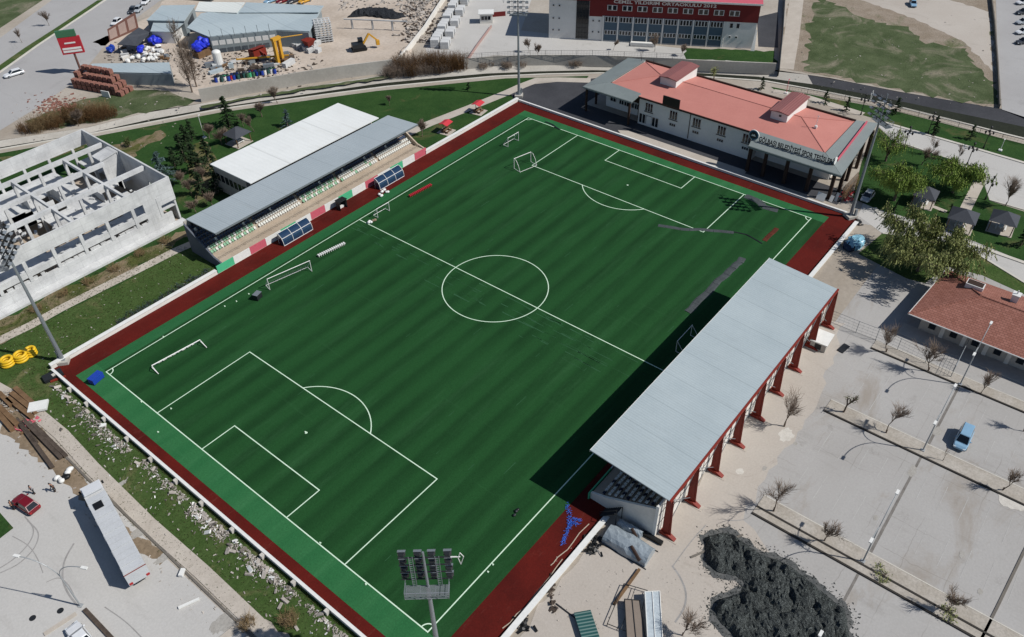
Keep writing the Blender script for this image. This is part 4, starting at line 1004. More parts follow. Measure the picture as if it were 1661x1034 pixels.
# --- unfinished concrete building
_t = NT('raw_pale_concrete'); _x, _y, _z = _t.xyz(); _k = _t.mix(_t.ramp(_t.noise(.3, 5, .65), .36, .66), lin('#c8c9c8'), lin('#b0b1b1'))
for _q, _p in ((_z, 1.25), (_x, 2.5)):
    _e = _t.math('LESS_THAN', _t.math('ABSOLUTE', _t.math('SUBTRACT', _t.math('FRACT', _t.math('DIVIDE', _q, _p)), .5)), .03/_p); _k = _t.mix(_t.math('MULTIPLY', _e, .35), _k, lin('#8b8c8c'))
_k = _t.mix(_t.math('MULTIPLY', _t.ramp(_t.noise(.8, 6, .7, (1, 1, .15)), .55, .76), .4), _k, lin('#8f8e8b')); _f3 = _t.noise(2.5, 6, .75)
_k = _t.mix(1.0, _k, _t.mix(_t.ramp(_f3, .25, .75), (.9,)*3, (1.06,)*3), 'MULTIPLY'); _t.bump(_f3, .2, .04); M['rawwhite'] = _t.done(_k, .9, .2)
ub = T('unfinished_building', 'roofless pale concrete shell of an unfinished building with rows of empty openings', 'building', (8, 110, 0))
bx0, bx1, by0, by1 = -24.0, 32.0, 95.5, 126.5; xs = [-22+5.05*k for k in range(11)]
def ubb(n, *bx):
    m = MB()
    for q in bx: m.box(*q)
    return m.build(n, M['rawwhite'], ub)
ubb('parapet', (bx0, by0, 6.6, bx1, by0+.3, 9.5)); ubb('parapet', (bx0, by1-.3, 6.4, bx1, by1, 9.5))
ubb('spandrel', (bx0, by0+.02, 3.55, 28.5, by0+.32, 4.7)); ubb('base_wall', (bx0, by0-.02, 0, 30.5, by0+.4, 2.65))
ubb('apron', (bx0, 93.7, -.1, 32.0, 95.47, .45))
ubb('corner_wall', (25.6, by0+.01, 4.71, 31.99, by0+.29, 6.59)); ubb('corner_wall', (25.6, by0+.01, 2.66, 28.4, by0+.28, 3.54))
for x in xs: ubb('column', (x-.3, by0-.06, 2.66, x+.3, by0+.5, 6.59))
ubb('end_wall', (bx1-.35, by0+.31, 5.6, bx1-.02, by1-.31, 9.5)); ubb('end_wall', (bx1-.35, 104, 0, bx1-.02, by1-.31, 5.59)); ubb('end_wall', (bx1-.35, by0+.31, 0, bx1-.02, 99, 5.59))
ubb('base_wall', (bx0, by1-.32, 0, bx1, by1-.02, 1.4))
for x in xs: ubb('column', (x-.25, by1-.5, 1.41, x+.25, by1-.02, 6.39))
MB().box(bx1-.7, 112.4, 3.7, bx1-.36, 115.6, 9.3).box(bx1-4.2, 112.6, 3.7, bx1-.71, 112.9, 9.0).slab([(bx1-4.3, 112.4, 8.9), (bx1-.71, 112.4, 9.45), (bx1-.71, 115.6, 9.45), (bx1-4.3, 115.6, 8.9)], .25).build('stair_core', M['rawwhite'], ub)
# floors with holes
g = random.Random(5); fm = MB(); cells = []
ysl = [95.85, 103.5, 111, 118.5, 126.15]
for i, x in enumerate(xs+[31.6]):
    pass
xg = [bx0+.1]+[x for x in xs]+[31.6]
for i in range(len(xg)-1):
    for j in range(4):
        xa, xb, ya, yb = xg[i]+.001, xg[i+1]-.001, ysl[j]+.001, ysl[j+1]-.001
        r = g.random()
        if r < .22 and j > 0: continue
        if r < .42: fm.box(xa, ya, 3.35, xb, ya+(yb-ya)*.55, 3.6)
        elif r < .6: fm.box(xa, ya, 3.35, xa+(xb-xa)*.6, yb, 3.6)
        else: fm.box(xa, ya, 3.35, xb, yb, 3.6)
fm.build('floor_slab', M['rawwhite'], ub)
MB().box(bx0, by0+.5, -.2, bx1-.4, by1-.5, .06).build('ground_slab', M['stand'], ub)
for j, y in enumerate((103.5, 111.0, 118.5)):
    ubb('beam', (bx0, y-.3, 8.4, (31.5 if j != 1 else 27.6), y+.3, 9.2))
    for x in xs:
        if g.random() < .85: ubb('column', (x-.25, y-.25, .07, x+.25, y+.25, 8.39))
for x in xs[1::2]:
    for ya, yb in ((95.81, 103.19), (103.81, 110.69), (111.31, 118.19)):
        if g.random() < .75: ubb('cross_beam', (x-.22, ya, 8.55, x+.22, yb, 9.15))
for k in range(16):
    x = g.choice(xs[2:])+.31; y = g.choice((103.2, 110.7, 118.2)); L = g.uniform(2, 4.4)
    if g.random() < .5: ubb('partition', (x, y-.1, 3.61, x+L, y+.1, 3.61+g.uniform(1, 3)))
    else: ubb('partition', (x-.1, y-L, 3.61, x+.1, y-.12, 3.61+g.uniform(1, 3.5)))
rb = MB()
for k in range(160): rb.at((g.uniform(-20, 31), g.uniform(96.5, 125), 3.6), g.uniform(0, 3), g.uniform(-.3, .3)); s = g.uniform(.15, .6); rb.box(-s, -s*.6, -.1, s, s*.6, g.uniform(.1, .5))
rb.at(); o = rb.build('debris', M['rawwhite'], ub); o['kind'] = 'stuff'
rb = MB()
for k in range(60): rb.at((g.uniform(-5, 27), 95.75, 2.65), g.uniform(-.1, .1)); rb.box(-g.uniform(.2, .7), -.15, 0, g.uniform(.2, .7), .2, g.uniform(.1, .55))
rb.at(); o = rb.build('loose_blocks', M['rawwhite'], ub); o['kind'] = 'stuff'

# --- tiled house on the right
def tile_mat():
    t = NT('red_clay_tiles'); x, y, z = t.xyz()
    k = t.mix(t.ramp(t.noise(.35, 5, .7), .35, .65), lin('#93665a'), lin('#7c5348'))
    br = t.n.new('ShaderNodeTexBrick'); br.inputs['Scale'].default_value = 1.0; br.inputs['Brick Width'].default_value = .62; br.inputs['Row Height'].default_value = .42; br.inputs['Mortar Size'].default_value = .035
    br.inputs['Color1'].default_value = (*lin('#9d6d60'), 1); br.inputs['Color2'].default_value = (*lin('#845548'), 1); br.inputs['Mortar'].default_value = (*lin('#4a2a22'), 1)
    cmb = t.n.new('ShaderNodeCombineXYZ'); t.link(y, cmb.inputs[0]); t.link(x, cmb.inputs[1]); t.link(cmb.outputs[0], br.inputs['Vector'])
    k = t.mix(.6, k, br.outputs['Color']); t.bump(br.outputs['Fac'], -.4, .06)
    return t.done(k, .85, .2)
M['tile'] = tile_mat()
th_ = T('tiled_house', 'low grey house with a hipped red clay tile roof, skylight and chimney', 'house', (92, -38, 0))
MB().box(86.0, -62, 0, 98.0, -26.2, 3.5).build('wall', M['concrete'], th_)
ea = 3.6; c0, c1, c2, c3 = (84.0, -24.3, ea), (99.4, -25.5, ea), (99.4, -64, ea), (84.0, -64, ea); h0, h1 = (92.3, -32.2, 5.7), (92.3, -60, 5.7)
MB().poly([c0, h0, h1, c3][::-1]).poly([c1, h0, c0][::-1]).poly([c2, h1, h0, c1][::-1]).poly([c3, h1, c2][::-1]).poly([(x, y, z-.12) for x, y, z in (c0, c1, c2, c3)]).build('roof', M['tile'], th_)
r_ = MB()
for p, q in ((c0, h0), (c1, h0), (h0, h1)): r_.tube((p[0], p[1], p[2]+.04), (q[0], q[1], q[2]+.04), .12, .12, 6)
r_.build('ridge_tiles', M['tile'], th_)
MB().tube((84.0, -24.3, 3.55), (84.0, -64, 3.55), .09, .09, 6).tube((84, -24.3, 3.55), (99.4, -25.5, 3.55), .09, .09, 6).build('gutter', M['wframe'], th_)
MB().box(94.2, -31.9, 4.9, 95.8, -29.3, 5.75).build('skylight_box', M['wframe'], th_); MB().box(94.35, -31.75, 5.76, 95.65, -29.45, 5.8).build('skylight', M['brown'], th_)
MB().box(94.7, -36.9, 4.8, 95.8, -35.9, 6.2).build('chimney', M['render'], th_)
MB().box(94.6, -37.0, 6.201, 95.9, -35.8, 6.35).tube((95.25, -36.4, 6.35), (95.25, -36.4, 7.0), .1).build('chimney_cap', M['wframe'], th_)
for k in range(9):
    y = -28-k*3.2; MB().box(85.9, y-.5, 1.0, 85.995, y+.5, 2.8).build('window', M['glassd'], th_); MB().box(85.85, y-1.9, 0, 85.995, y-1.3, 3.4).build('pilaster', M['white'], th_)
MB().box(83.0, -62, .02, 86, -24, .12).build('plinth', M['concrete'], th_)

# --- gazebos
def gazebo(loc, rz, size, label, roofm='gazroof', group='picnic gazebos in the park', floor=True):
    t = T('gazebo', label, 'gazebo', loc, rz, group); s = size/2
    for x in (-s*.82, s*.82):
        for y in (-s*.82, s*.82): MB().box(x-.08, y-.08, .1, x+.08, y+.08, 2.4).build('post', M['timber'], t, world=False)
    m = MB(); a = (0, 0, 3.9)
    cs = [(-s, -s, 2.4), (s, -s, 2.4), (s, s, 2.4), (-s, s, 2.4)]
    for i in range(4): m.poly([cs[i], cs[(i+1) % 4], a])
    m.poly([(x, y, z-.02) for x, y, z in cs[::-1]]); m.build('roof', M[roofm], t, world=False)
    MB().box(-s*.95, -s*.95, 0, s*.95, s*.95, .1).build('floor', M['pave'], t, world=False)
    MB().box(-.8, -.4, .75, .8, .4, .82).box(-.1, -.1, .1, .1, .1, .749).box(-.9, -.9, .45, .9, -.6, .52).box(-.9, .6, .45, .9, .9, .52).box(-.7, -.8, .101, -.6, -.7, .449).box(.6, -.8, .101, .7, -.7, .449).box(-.7, .7, .101, -.6, .8, .449).box(.6, .7, .101, .7, .8, .449).build('table', M['whitem'], t, world=False)
    return t
M['gazroof'] = pm('charcoal_shingle', '#474a50', '#3c3f45', .6, 4, .5, .85, .2, fine=.15)
M['gazred'] = plain('red_awning', '#c23a42', .6, .3)
for px, sz, lb in (((1496,331),4.2,'charcoal-roofed gazebo nearest the willows, a short path leading from it'), ((1556,368),4.8,'charcoal-roofed gazebo at the end of the straight garden path'), ((1622,372),4.6,'charcoal-roofed gazebo on the grass right of the straight garden path'), ((388,232),4.6,'weathered grey gazebo on the lawn behind the white-roofed hall')):
    q = G(*px); gazebo((q.x, q.y, .03), R(5), sz, lb)
def parasol_table(px, label):
    q = G(*px); t = T('picnic_table', label, 'picnic table', (q.x, q.y, .03), R(10), 'picnic tables with red canopies')
    MB().slab([(-1.3, -1.1, 2.15), (1.3, -1.1, 2.15), (1.3, 0, 2.5), (-1.3, 0, 2.5)], .06).slab([(-1.3, 0, 2.5), (1.3, 0, 2.5), (1.3, 1.1, 2.15), (-1.3, 1.1, 2.15)], .06).build('canopy', M['gazred'], t, world=False)
    for x in (-1.1, 1.05): MB().box(x, -.05, 0, x+.08, .05, 2.4).build('post', M['timber'], t, world=False)
    MB().box(-1, -.4, .72, 1, .4, .8).box(-1, -1.0, .42, 1, -.7, .5).box(-1, .7, .42, 1, 1.0, .5).box(-.8, -.9, .0, -.7, .9, .419).box(.7, -.9, 0, .8, .9, .419).build('table', M['timber'], t, world=False)
    MB().box(-1.6, -1.6, 0, 1.6, 1.6, .05).build('floor', M['pave'], t, world=False)
parasol_table((776,182), 'picnic table under a red canopy nearer the far left floodlight')
parasol_table((724,214), 'picnic table under a red canopy nearer the grey-roofed stand')

# ================================================================== VEHICLES
M['tyre'] = plain('tyre_rubber', '#17181a', .8, .2)
M['carglass'] = plain('car_glass', '#10161c', .08, .7)
def paint(n, c): return plain(n, c, .28, .5, 0, .03)
M['carwhite'] = paint('white_car_paint', '#d4d6d8'); M['carred'] = paint('dark_red_car_paint', '#6e1420'); M['carblue'] = paint('pale_blue_car_paint', '#7fa3bd'); M['carsilver'] = paint('silver_car_paint', '#a5abb0'); M['cardark'] = paint('dark_grey_car_paint', '#3a3d42')
M['headlight'] = plain('headlight_glass', '#cfd6da', .1, .8); M['taillight'] = plain('tail_light_red', '#a3161a', .3, .5)
def car(pf, pr, matn, label, kind='hatch', L=None, group=None, z0=.03, W=1.75):
    a, b = G(*pf, .5), G(*pr, .5); d = a-b; c = (a+b)/2; L = L or d.length; van = kind == 'van'
    t = T('parked_car' if kind != 'van' else 'parked_van', label, 'van' if van else 'car', (c.x, c.y, z0), math.atan2(d.y, d.x), group); mt = M[matn]
    h = L/2; hw = W/2; zb = .28; zh = 1.0 if van else .88; zr = 1.82 if van else 1.46
    secs = [(-h, hw*.86, .35, zh*.9), (-h+.18, hw*.97, zb, zh), (-h*.3, hw, zb, zh+.02), (h*.45, hw, zb, zh), (h-.35, hw*.95, zb, zh*.86), (h, hw*.8, .36, zh*.66)]
    m = MB(); ring = []
    for x, w_, z0_, z1_ in secs:
        ring.append([(x, -w_*.9, z0_), (x, -w_, z0_+.15), (x, -w_, z1_-.18), (x, -w_*.86, z1_), (x, w_*.86, z1_), (x, w_, z1_-.18), (x, w_, z0_+.15), (x, w_*.9, z0_)])
    for r0, r1 in zip(ring, ring[1:]):
        for i in range(8): j = (i+1) % 8; m.add([r0[i], r0[j], r1[j], r1[i]], [(3, 2, 1, 0)])
    m.add(ring[0], [tuple(range(8))]); m.add(ring[-1], [tuple(range(8))[::-1]])
    # cabin
    if kind == 'sedan': cb0, cb1, ct0, ct1 = -h*.72, h*.42, -h*.38, h*.12
    elif van: cb0, cb1, ct0, ct1 = -h*.97, h*.62, -h*.92, h*.30
    else: cb0, cb1, ct0, ct1 = -h*.93, h*.45, -h*.68, h*.12
    lo, hi = hw*.88, hw*.72; z0c = zh-.02
    B = [(cb0, -lo, z0c), (cb1, -lo, z0c), (cb1, lo, z0c), (cb0, lo, z0c)]; Tt = [(ct0, -hi, zr), (ct1, -hi, zr), (ct1, hi, zr), (ct0, hi, zr)]
    Tm = [(ct0+.08, -hi*.92, zr+.05), (ct1-.08, -hi*.92, zr+.05), (ct1-.08, hi*.92, zr+.05), (ct0+.08, hi*.92, zr+.05)]
    m.extr(None, B, Tt); m.extr(None, Tt, Tm)
    m.build('body', mt, t, world=False)
    def pane(name, q, ins=.1, out=.012):
        q = [Vector(p) for p in q]; c_ = sum(q, Vector())/4; nrm = (q[1]-q[0]).cross(q[3]-q[0]).normalized()
        if nrm.dot(c_-Vector((0, 0, (zh+zr)/2))) < 0: nrm = -nrm
        q = [tuple(p+(c_-p)*ins+nrm*out) for p in q]; MB().poly(q).build(name, M['carglass'], t, world=False)
    pane('windscreen', [B[1], B[2], Tt[2], Tt[1]], .08); pane('rear_window', [B[3], B[0], Tt[0], Tt[3]], .12)
    pane('side_window', [B[0], B[1], Tt[1], Tt[0]], .12); pane('side_window', [B[2], B[3], Tt[3], Tt[2]], .12)
    for x in (-h*.62, h*.62):
        for s in (-1, 1):
            wq = MB().tube((x, s*(hw-.2), .31), (x, s*(hw+.01), .31), .31, .31, 12).build('wheel', M['tyre'], t, world=False)
            MB().tube((x, s*(hw+.011), .31), (x, s*(hw+.025), .31), .18, .18, 10).build('rim', M['steel'], wq, world=False)
    for s in (-1, 1):
        MB().cbox((h-.1, s*hw*.66, zh*.62), (.22, .32, .16)).build('headlight', M['headlight'], t, world=False)
        MB().cbox((-h+.03, s*hw*.74, zh*.75), (.12, .22, .2)).build('tail_light', M['taillight'], t, world=False)
        MB().cbox((h*.33, s*(hw+.06), zh+.1), (.12, .2, .14)).build('wing_mirror', mt, t, world=False)
    return t
car((24, 806), (60, 830), 'carred', 'dark red car parked on the near left lot with people beside it', 'hatch', 4.2)
car((113, 1012), (150, 1058), 'carwhite', 'white car cut by the bottom left edge beside the long pavement kerb', 'sedan', 4.5)
car((1553, 733), (1571, 693), 'carblue', 'pale blue van parked alone in the right-hand car park', 'van', 4.3, W=1.8)
car((1401, 327), (1413, 312), 'carsilver', 'silver car parked between the clubhouse and the willow', 'hatch', 4.0)
car((9, 124), (36, 116), 'carwhite', 'white estate car driving alone on the highway', 'hatch', 5.0)
car((211, 22), (219, 13), 'cardark', 'dark car parked nose out beside the highway, left of its silver neighbour', 'hatch', 4.1)
car((220, 20), (228, 12), 'carsilver', 'silver car parked beside the highway, right of its dark neighbour', 'hatch', 4.1)
car((232, 7), (240, -1), 'carwhite', 'white car parked at the top edge beside the hangar yard', 'sedan', 4.4)
car((184, 40), (194, 33), 'carwhite', 'white car parked behind the tilted brown display board', 'hatch', 4.2)
car((1484, 15), (1478, -2), 'carblue', 'pale blue car out on the dusty waste ground', 'hatch', 4.6)
# lorry
tr = T('lorry', 'long lorry with white cab and pale grey open-topped trailer on the near left lot', 'lorry', (-15.45, 37.5, .02), math.atan2(13.4, 2.75))
M['trailer'] = pm('pale_grey_tarpaulin', '#b9bcbe', '#a9acaf', .5, 5, .6, .6, .3, fine=.12)
h = 6.8
MB().box(-h, -1.25, 1.15, h, 1.25, 3.45).build('trailer_body', M['trailer'], tr, world=False)
tp = MB()
for k in range(14): tp.box(-h+.15+k*.97, -1.2, 3.451, -h+1.05+k*.97, 1.2, 3.5+.04*((k*5) % 3))
tp.build('tarpaulin', M['trailer'], tr, world=False)
MB().box(h-2.4, -.35, 3.58, h-1.2, .75, 3.62).build('opening', M['black'], tr, world=False)
MB().box(-h-.06, -1.27, 1.1, -h-.003, 1.27, 3.5).build('tail_gate', M['trailer'], tr, world=False); MB().box(-h-.09, -1.2, 1.2, -h-.061, -.8, 1.6).build('tail_light', M['taillight'], tr, world=False); MB().box(-h-.09, .8, 1.2, -h-.061, 1.2, 1.6).build('tail_light', M['taillight'], tr, world=False); MB().box(-h-.1, -1.3, 3.2, -h-.062, 1.3, 3.32).build('tail_bar', M['redsteel'], tr, world=False)
MB().box(-h, -.45, .8, h, .45, 1.149).build('chassis', M['darksteel'], tr, world=False)
cbm = MB().extr(None, [(h+.7, -1.22, .6), (h+2.9, -1.22, .6), (h+2.9, -1.22, 2.2), (h+2.6, -1.22, 3.3), (h+.7, -1.22, 3.6)], [(h+.7, 1.22, .6), (h+2.9, 1.22, .6), (h+2.9, 1.22, 2.2), (h+2.6, 1.22, 3.3), (h+.7, 1.22, 3.6)])
cbm.slab([(h+.5, -1.1, 3.85), (h+2.0, -1.1, 3.62), (h+2.0, 1.1, 3.62), (h+.5, 1.1, 3.85)], .2)
cbm.build('cab', M['carwhite'], tr, world=False)
MB().poly([(h+2.915, -1.05, 2.3), (h+2.915, 1.05, 2.3), (h+2.67, 1.0, 3.15), (h+2.67, -1.0, 3.15)]).build('windscreen', M['carglass'], tr, world=False)
for s in (-1, 1):
    MB().box(h+1.6, s*1.225-.006, 2.1, h+2.5, s*1.225+.006, 2.9).build('side_window', M['carglass'], tr, world=False)
    MB().cbox((h+2.7, s*1.42, 2.5), (.12, .25, .5)).build('wing_mirror', M['darksteel'], tr, world=False)
    MB().cbox((h+2.9, s*.85, .95), (.1, .35, .22)).build('headlight', M['headlight'], tr, world=False)
for x in (h+2.1, h-.3, -h+1.2, -h+2.5, -h+3.8):
    for s in (-1, 1): MB().tube((x, s*.75, .5), (x, s*1.2, .5), .5, .5, 14).build('wheel', M['tyre'], tr, world=False)
# people near the red car
def person(px, label, shirt, trousers, pose, rz, hair='#1c1512'):
    q = G(*px); t = T('person', label, 'person', (q.x, q.y, .03), rz)
    def skin_mesh(name, pts, edges, mat, sub=1):
        me = bpy.data.meshes.new(name); me.from_pydata([p[:3] for p in pts], edges, []); ob = bpy.data.objects.new('tmp', me); col.objects.link(ob)
        sk = ob.modifiers.new('s', 'SKIN'); sv = me.skin_vertices[0].data
        for v, p in zip(sv, pts): v.radius = (p[3], p[3]*.85)
        sv[0].use_root = True
        ob.modifiers.new('d', 'SUBSURF').levels = sub
        bpy.context.view_layer.update()
        nm = bpy.data.meshes.new_from_object(ob.evaluated_get(bpy.context.evaluated_depsgraph_get())); bpy.data.objects.remove(ob)
        nm.name = name; nm.materials.clear(); nm.materials.append(mat)
        for p_ in nm.polygons: p_.use_smooth = True
        o = bpy.data.objects.new(name, nm); col.objects.link(o); o.parent = t; return o
    b = pose
    hip, ch, nk, hd = (0, 0, .93, .14), (b*.08, 0, 1.28, .17), (b*.14, 0, 1.48, .065), (b*.18, 0, 1.62, .1)
    body = [hip, ch, nk, hd, (b*.19, 0, 1.71, .09),
            (.0, .1, .88, .1), (.1*b, .11, .48, .07), (-.02, .12, .08, .05), (.12, .13, .04, .045),
            (.0, -.1, .88, .1), (-.05*b, -.11, .48, .07), (-.06, -.12, .08, .05), (.08, -.13, .04, .045),
            (b*.1, .22, 1.38, .065), (b*.12+.05, .27, 1.12, .05), (b*.12+.22, .22, .95, .04), (b*.12+.28, .2, .88, .035),
            (b*.1, -.22, 1.38, .065), (b*.12, -.28, 1.12, .05), (b*.12+.16, -.24, .92, .04), (b*.12+.2, -.23, .84, .035)]
    ed = [(0,1),(1,2),(2,3),(3,4),(0,5),(5,6),(6,7),(7,8),(0,9),(9,10),(10,11),(11,12),(1,13),(13,14),(14,15),(15,16),(1,17),(17,18),(18,19),(19,20)]
    skin_mesh('body', body, ed, M['skin'])
    up = [(0, 0, .96, .165), (b*.08, 0, 1.28, .195), (b*.12, 0, 1.44, .09), (b*.1, .225, 1.385, .085), (b*.12+.05, .275, 1.12, .067), (b*.12+.2, .225, .97, .055), (b*.1, -.225, 1.385, .085), (b*.12, -.285, 1.12, .067), (b*.12+.145, -.245, .95, .055)]
    skin_mesh('jacket', up, [(0,1),(1,2),(1,3),(3,4),(4,5),(1,6),(6,7),(7,8)], plain('jacket_cloth', shirt, .8, .2))
    lo = [(0, 0, .95, .155), (0, .1, .86, .115), (.1*b, .11, .48, .085), (-.01, .12, .1, .07), (0, -.1, .86, .115), (-.05*b, -.11, .48, .085), (-.05, -.12, .1, .07)]
    skin_mesh('trousers', lo, [(0,1),(1,2),(2,3),(0,4),(4,5),(5,6)], plain('trouser_cloth', trousers, .85, .2))
    MB().blob((b*.17, 0, 1.74), (.115, .105, .085), 3, 2, .05).build('hair', plain('dark_hair', hair, .7, .2), t, smooth=True, world=False)
    m = MB()
    for s in (.12, -.12): m.cbox((.05, s, .045), (.28, .1, .09))
    m.build('shoes', M['black'], t, world=False)
    m = MB().blob((b*.18+.1, 0, 1.6), (.025, .018, .025), 1, 1, 0)
    for s in (-.035, .035): m.blob((b*.18+.088, s, 1.64), (.012, .014, .01), 2, 1, 0)
    m.cbox((b*.18+.09, 0, 1.555), (.012, .05, .012)); m.build('face', plain('face_features', '#5a3328', .7, .2), t, world=False)
M['skin'] = plain('skin', '#a87d66', .6, .3)
person((56, 801), 'person in a pale jacket and dark trousers behind the red car', '#8d9094', '#22242a', .5, R(200))
person((90, 797), 'person in dark clothes standing between the red car and the lorry', '#1e2026', '#191b20', 1.2, R(160))
person((23, 827), 'person in dark clothes standing at the lower left side of the red car', '#26282f', '#1d1f24', .6, R(30))
sack_pile((104, 774), 8, 'heap of white and black sacks on the ground in front of the lorry', 21, 1.1, ('whitem', 'black', 'whitem'), size=.4)

# ================================================================== LAMPS
def twin_lamp():
    t = T('street_lamp', '', 'street lamp', (0, 0, 0), 0, 'twin-arm street lamps in the paved lots')
    MB().tube((0, 0, 0), (0, 0, 6.2), .1, .075, 8).cbox((0, 0, .04), (.5, .5, .12)).build('pole', M['lampgrey'], t, world=False)
    for s in (-1, 1):
        pts = [(0, 0, 6.2)]+[(s*3.9*(u/8)**1.5, 0, 6.2+3.0*(1-(1-u/8)**2.0)) for u in range(1, 9)]
        MB().path(pts, .055, 6).build('arm', M['lampgrey'], t, world=False)
        MB().at((s*4.15, 0, 9.2), 0, 0, 0).cbox((0, 0, 0), (.75, .32, .16)).build('lamp_head', M['whitem'], t, world=False)
    return t
M['lampgrey'] = plain('lamp_post_grey', '#9fa3a5', .5, .4, .2)
tl = twin_lamp(); tl.location = (77.2, -35.2, .1); tl['label'] = 'twin-arm street lamp in the planting strip nearest the tiled house'
dup(tl, (61.1, -35.0, .1), 0, 'twin-arm street lamp in the middle planting strip left of the blue van')
dup(tl, (39.2, -35.0, .1), 0, 'twin-arm street lamp in the double-kerbed strip behind the dark gravel heap')
dup(tl, (17.2, -35.0, 0), 0, 'twin-arm street lamp at the bottom edge, one white head over the gravel heap')
q = G(131, 983); dup(tl, (q.x, q.y, .02), R(118), 'twin-arm street lamp beside the white car at the bottom left')
M['lampblack'] = plain('black_iron', '#17191b', .5, .4)
def park_lamp():
    t = T('park_lamp', '', 'park lamp', (0, 0, 0), 0, 'ornate black park lamps')
    MB().tube((0, 0, 0), (0, 0, 4.6), .09, .06, 7).tube((0, 0, 0), (0, 0, .6), .2, .14, 8).build('pole', M['lampblack'], t, world=False)
    for k in range(4):
        a = k*math.pi/2; x, y = .75*math.cos(a), .75*math.sin(a)
        MB().path([(0, 0, 3.9), (x*.6, y*.6, 4.1), (x, y, 3.9)], .04, 5).build('arm', M['lampblack'], t, world=False)
        MB().tube((x, y, 3.35), (x, y, 3.8), .14, .24, 6).tube((x, y, 3.8), (x, y, 4.0), .28, .04, 6).build('lantern', M['lampblack'], t, world=False)
    MB().tube((0, 0, 4.6), (0, 0, 5.0), .14, .24, 6).tube((0, 0, 5.0), (0, 0, 5.2), .28, .04, 6).build('lantern', M['lampblack'], t, world=False)
    return t
pls = [((1466,241),'park lamp at the plaza edge straight above the left willow'), ((1505,217),'park lamp on the far side of the plaza among dark shrubs'), ((1595,241),'park lamp on the far lawn close to the right picture edge'), ((1568,268),'park lamp at the corner of the plaza beside the blue bins'), ((1598,324),'park lamp beside the straight garden path near the lone bare tree'), ((1396,187),'park lamp behind the clubhouse beside the far right floodlight')]
p0 = None
for px, lb in pls:
    q = G(*px)
    if p0 is None: p0 = park_lamp(); p0.location = (q.x, q.y, .05); p0['label'] = lb
    else: dup(p0, (q.x, q.y, .05), R(20), lb)
def post(px, h_, label, mat='whitem', name='lamp_post'):
    q = G(*px); t = T(name, label, 'lamp post', (q.x, q.y, 0)); MB().tube((0, 0, 0), (0, 0, h_), .07, .05, 6).build('pole', M[mat], t, world=False)
    MB().cbox((.15, 0, h_), (.5, .2, .12)).build('lamp_head', M[mat], t, world=False); MB().cbox((0, 0, .15), (.7, .7, .3)).build('footing', M['whitem'], t, world=False)
post((332, 224), 5.5, 'thin pale lamp post on the lawn left of the grey gazebo')
post((1622, 245), 2.6, 'short white post at the kerb on the right edge of the plaza', name='lamp_post')
post((1275, 152), 3.5, 'slim pale post with a red cap beside the canal behind the clubhouse', 'pink')

# ================================================================== SMALL THINGS ROUND THE GROUND
M['yellow'] = plain('yellow_hose', '#d9b021', .5, .4)
for i, (px, s, lb) in enumerate((((14, 592), 1.0, 'lower left coil of thick yellow hose on the grass'), ((36, 584), 1.05, 'middle coil of thick yellow hose on the grass'), ((52, 576), .85, 'upper right coil of thick yellow hose on the grass'))):
    q = G(*px); m = MB()
    for k in range(3): m.torus((0.05*k, .04*k, .25+.4*k), .85*s-.03*k, .24, 20, 7)
    o = m.build('hose_coil', M['yellow'], None, smooth=True); o.location = (q.x, q.y, 0); tag(o, lb, 'hose', 'yellow hose coils by the near left floodlight')
M['rubble'] = pm('broken_pale_rubble', '#b3aca4', '#8a837b', .8, 5, .8, .95, .1, fine=.25)
g = random.Random(12); m = MB()
def rubble_piece(m, x, y, s, z=0):
    m.at((x, y, z+s*.15), g.uniform(0, 3.1), g.uniform(-.5, .5), g.uniform(-.5, .5)); m.box(-s, -s*g.uniform(.15, .6), -s*.15, s, s*g.uniform(.15, .6), s*g.uniform(.1, .35)); m.at()
segs = [((100, 618), (150, 665), .6, 120), ((140, 665), (215, 730), .9, 380), ((225, 750), (300, 815), .6, 230), ((305, 825), (360, 880), .9, 480), ((370, 885), (420, 930), .6, 200), ((400, 915), (470, 975), .7, 300), ((490, 990), (560, 1050), .5, 180), ((140, 665), (560, 1050), 1.8, 300)]
for a, b, w_, n in segs:
    pa, pb = G(*a), G(*b)
    for k in range(n):
        u = g.random(); x = -6.05-abs(g.gauss(0, w_)); y = pa.y+(pb.y-pa.y)*u
        rubble_piece(m, x, y, g.uniform(.04, .2) if g.random() < .95 else g.uniform(.25, .5), g.uniform(0, .12))
m.mi = [g.choice((0, 0, 0, 0, 0, 1, 2, 2)) if i % 6 == 0 else None for i in range(len(m.f))]
for i in range(len(m.mi)):
    if m.mi[i] is None: m.mi[i] = m.mi[i-1]
tag(m.build('rubble', [M['rubble'], M['whitem'], M['kerbdark']], None), 'broken pale rubble and offcuts heaped along the outside of the near wall', 'rubble', None, 'stuff')
m = MB()
for k in range(200):
    q = G(*(g.uniform(70, 480), 0)) if False else None
    u = g.random(); pa, pb = G(90, 640), G(560, 1060); x = pa.x+(pb.x-pa.x)*u-g.uniform(1, 9); y = pa.y+(pb.y-pa.y)*u+g.uniform(-1, 1)
    rubble_piece(m, x, y, g.uniform(.05, .22), .02)
for k in range(110):
    x, y = g.uniform(-8, 27), g.uniform(77, 95); rubble_piece(m, x, y, g.uniform(.04, .16), .02)
for k in range(120):
    q = G(g.uniform(1290, 1610), g.uniform(20, 170)); rubble_piece(m, q.x, q.y, g.uniform(.06, .25), .03)
for k in range(110):
    q = G(g.uniform(20, 300), g.uniform(150, 240)); rubble_piece(m, q.x, q.y, g.uniform(.06, .3), .03)
for k in range(150):
    q = G(g.uniform(900, 1180), g.uniform(880, 1034)); rubble_piece(m, q.x, q.y, g.uniform(.03, .12), .02)
tag(m.build('litter', M['rubble'], None), 'pale stones and litter scattered thinly over the rough grass', 'litter', None, 'stuff')
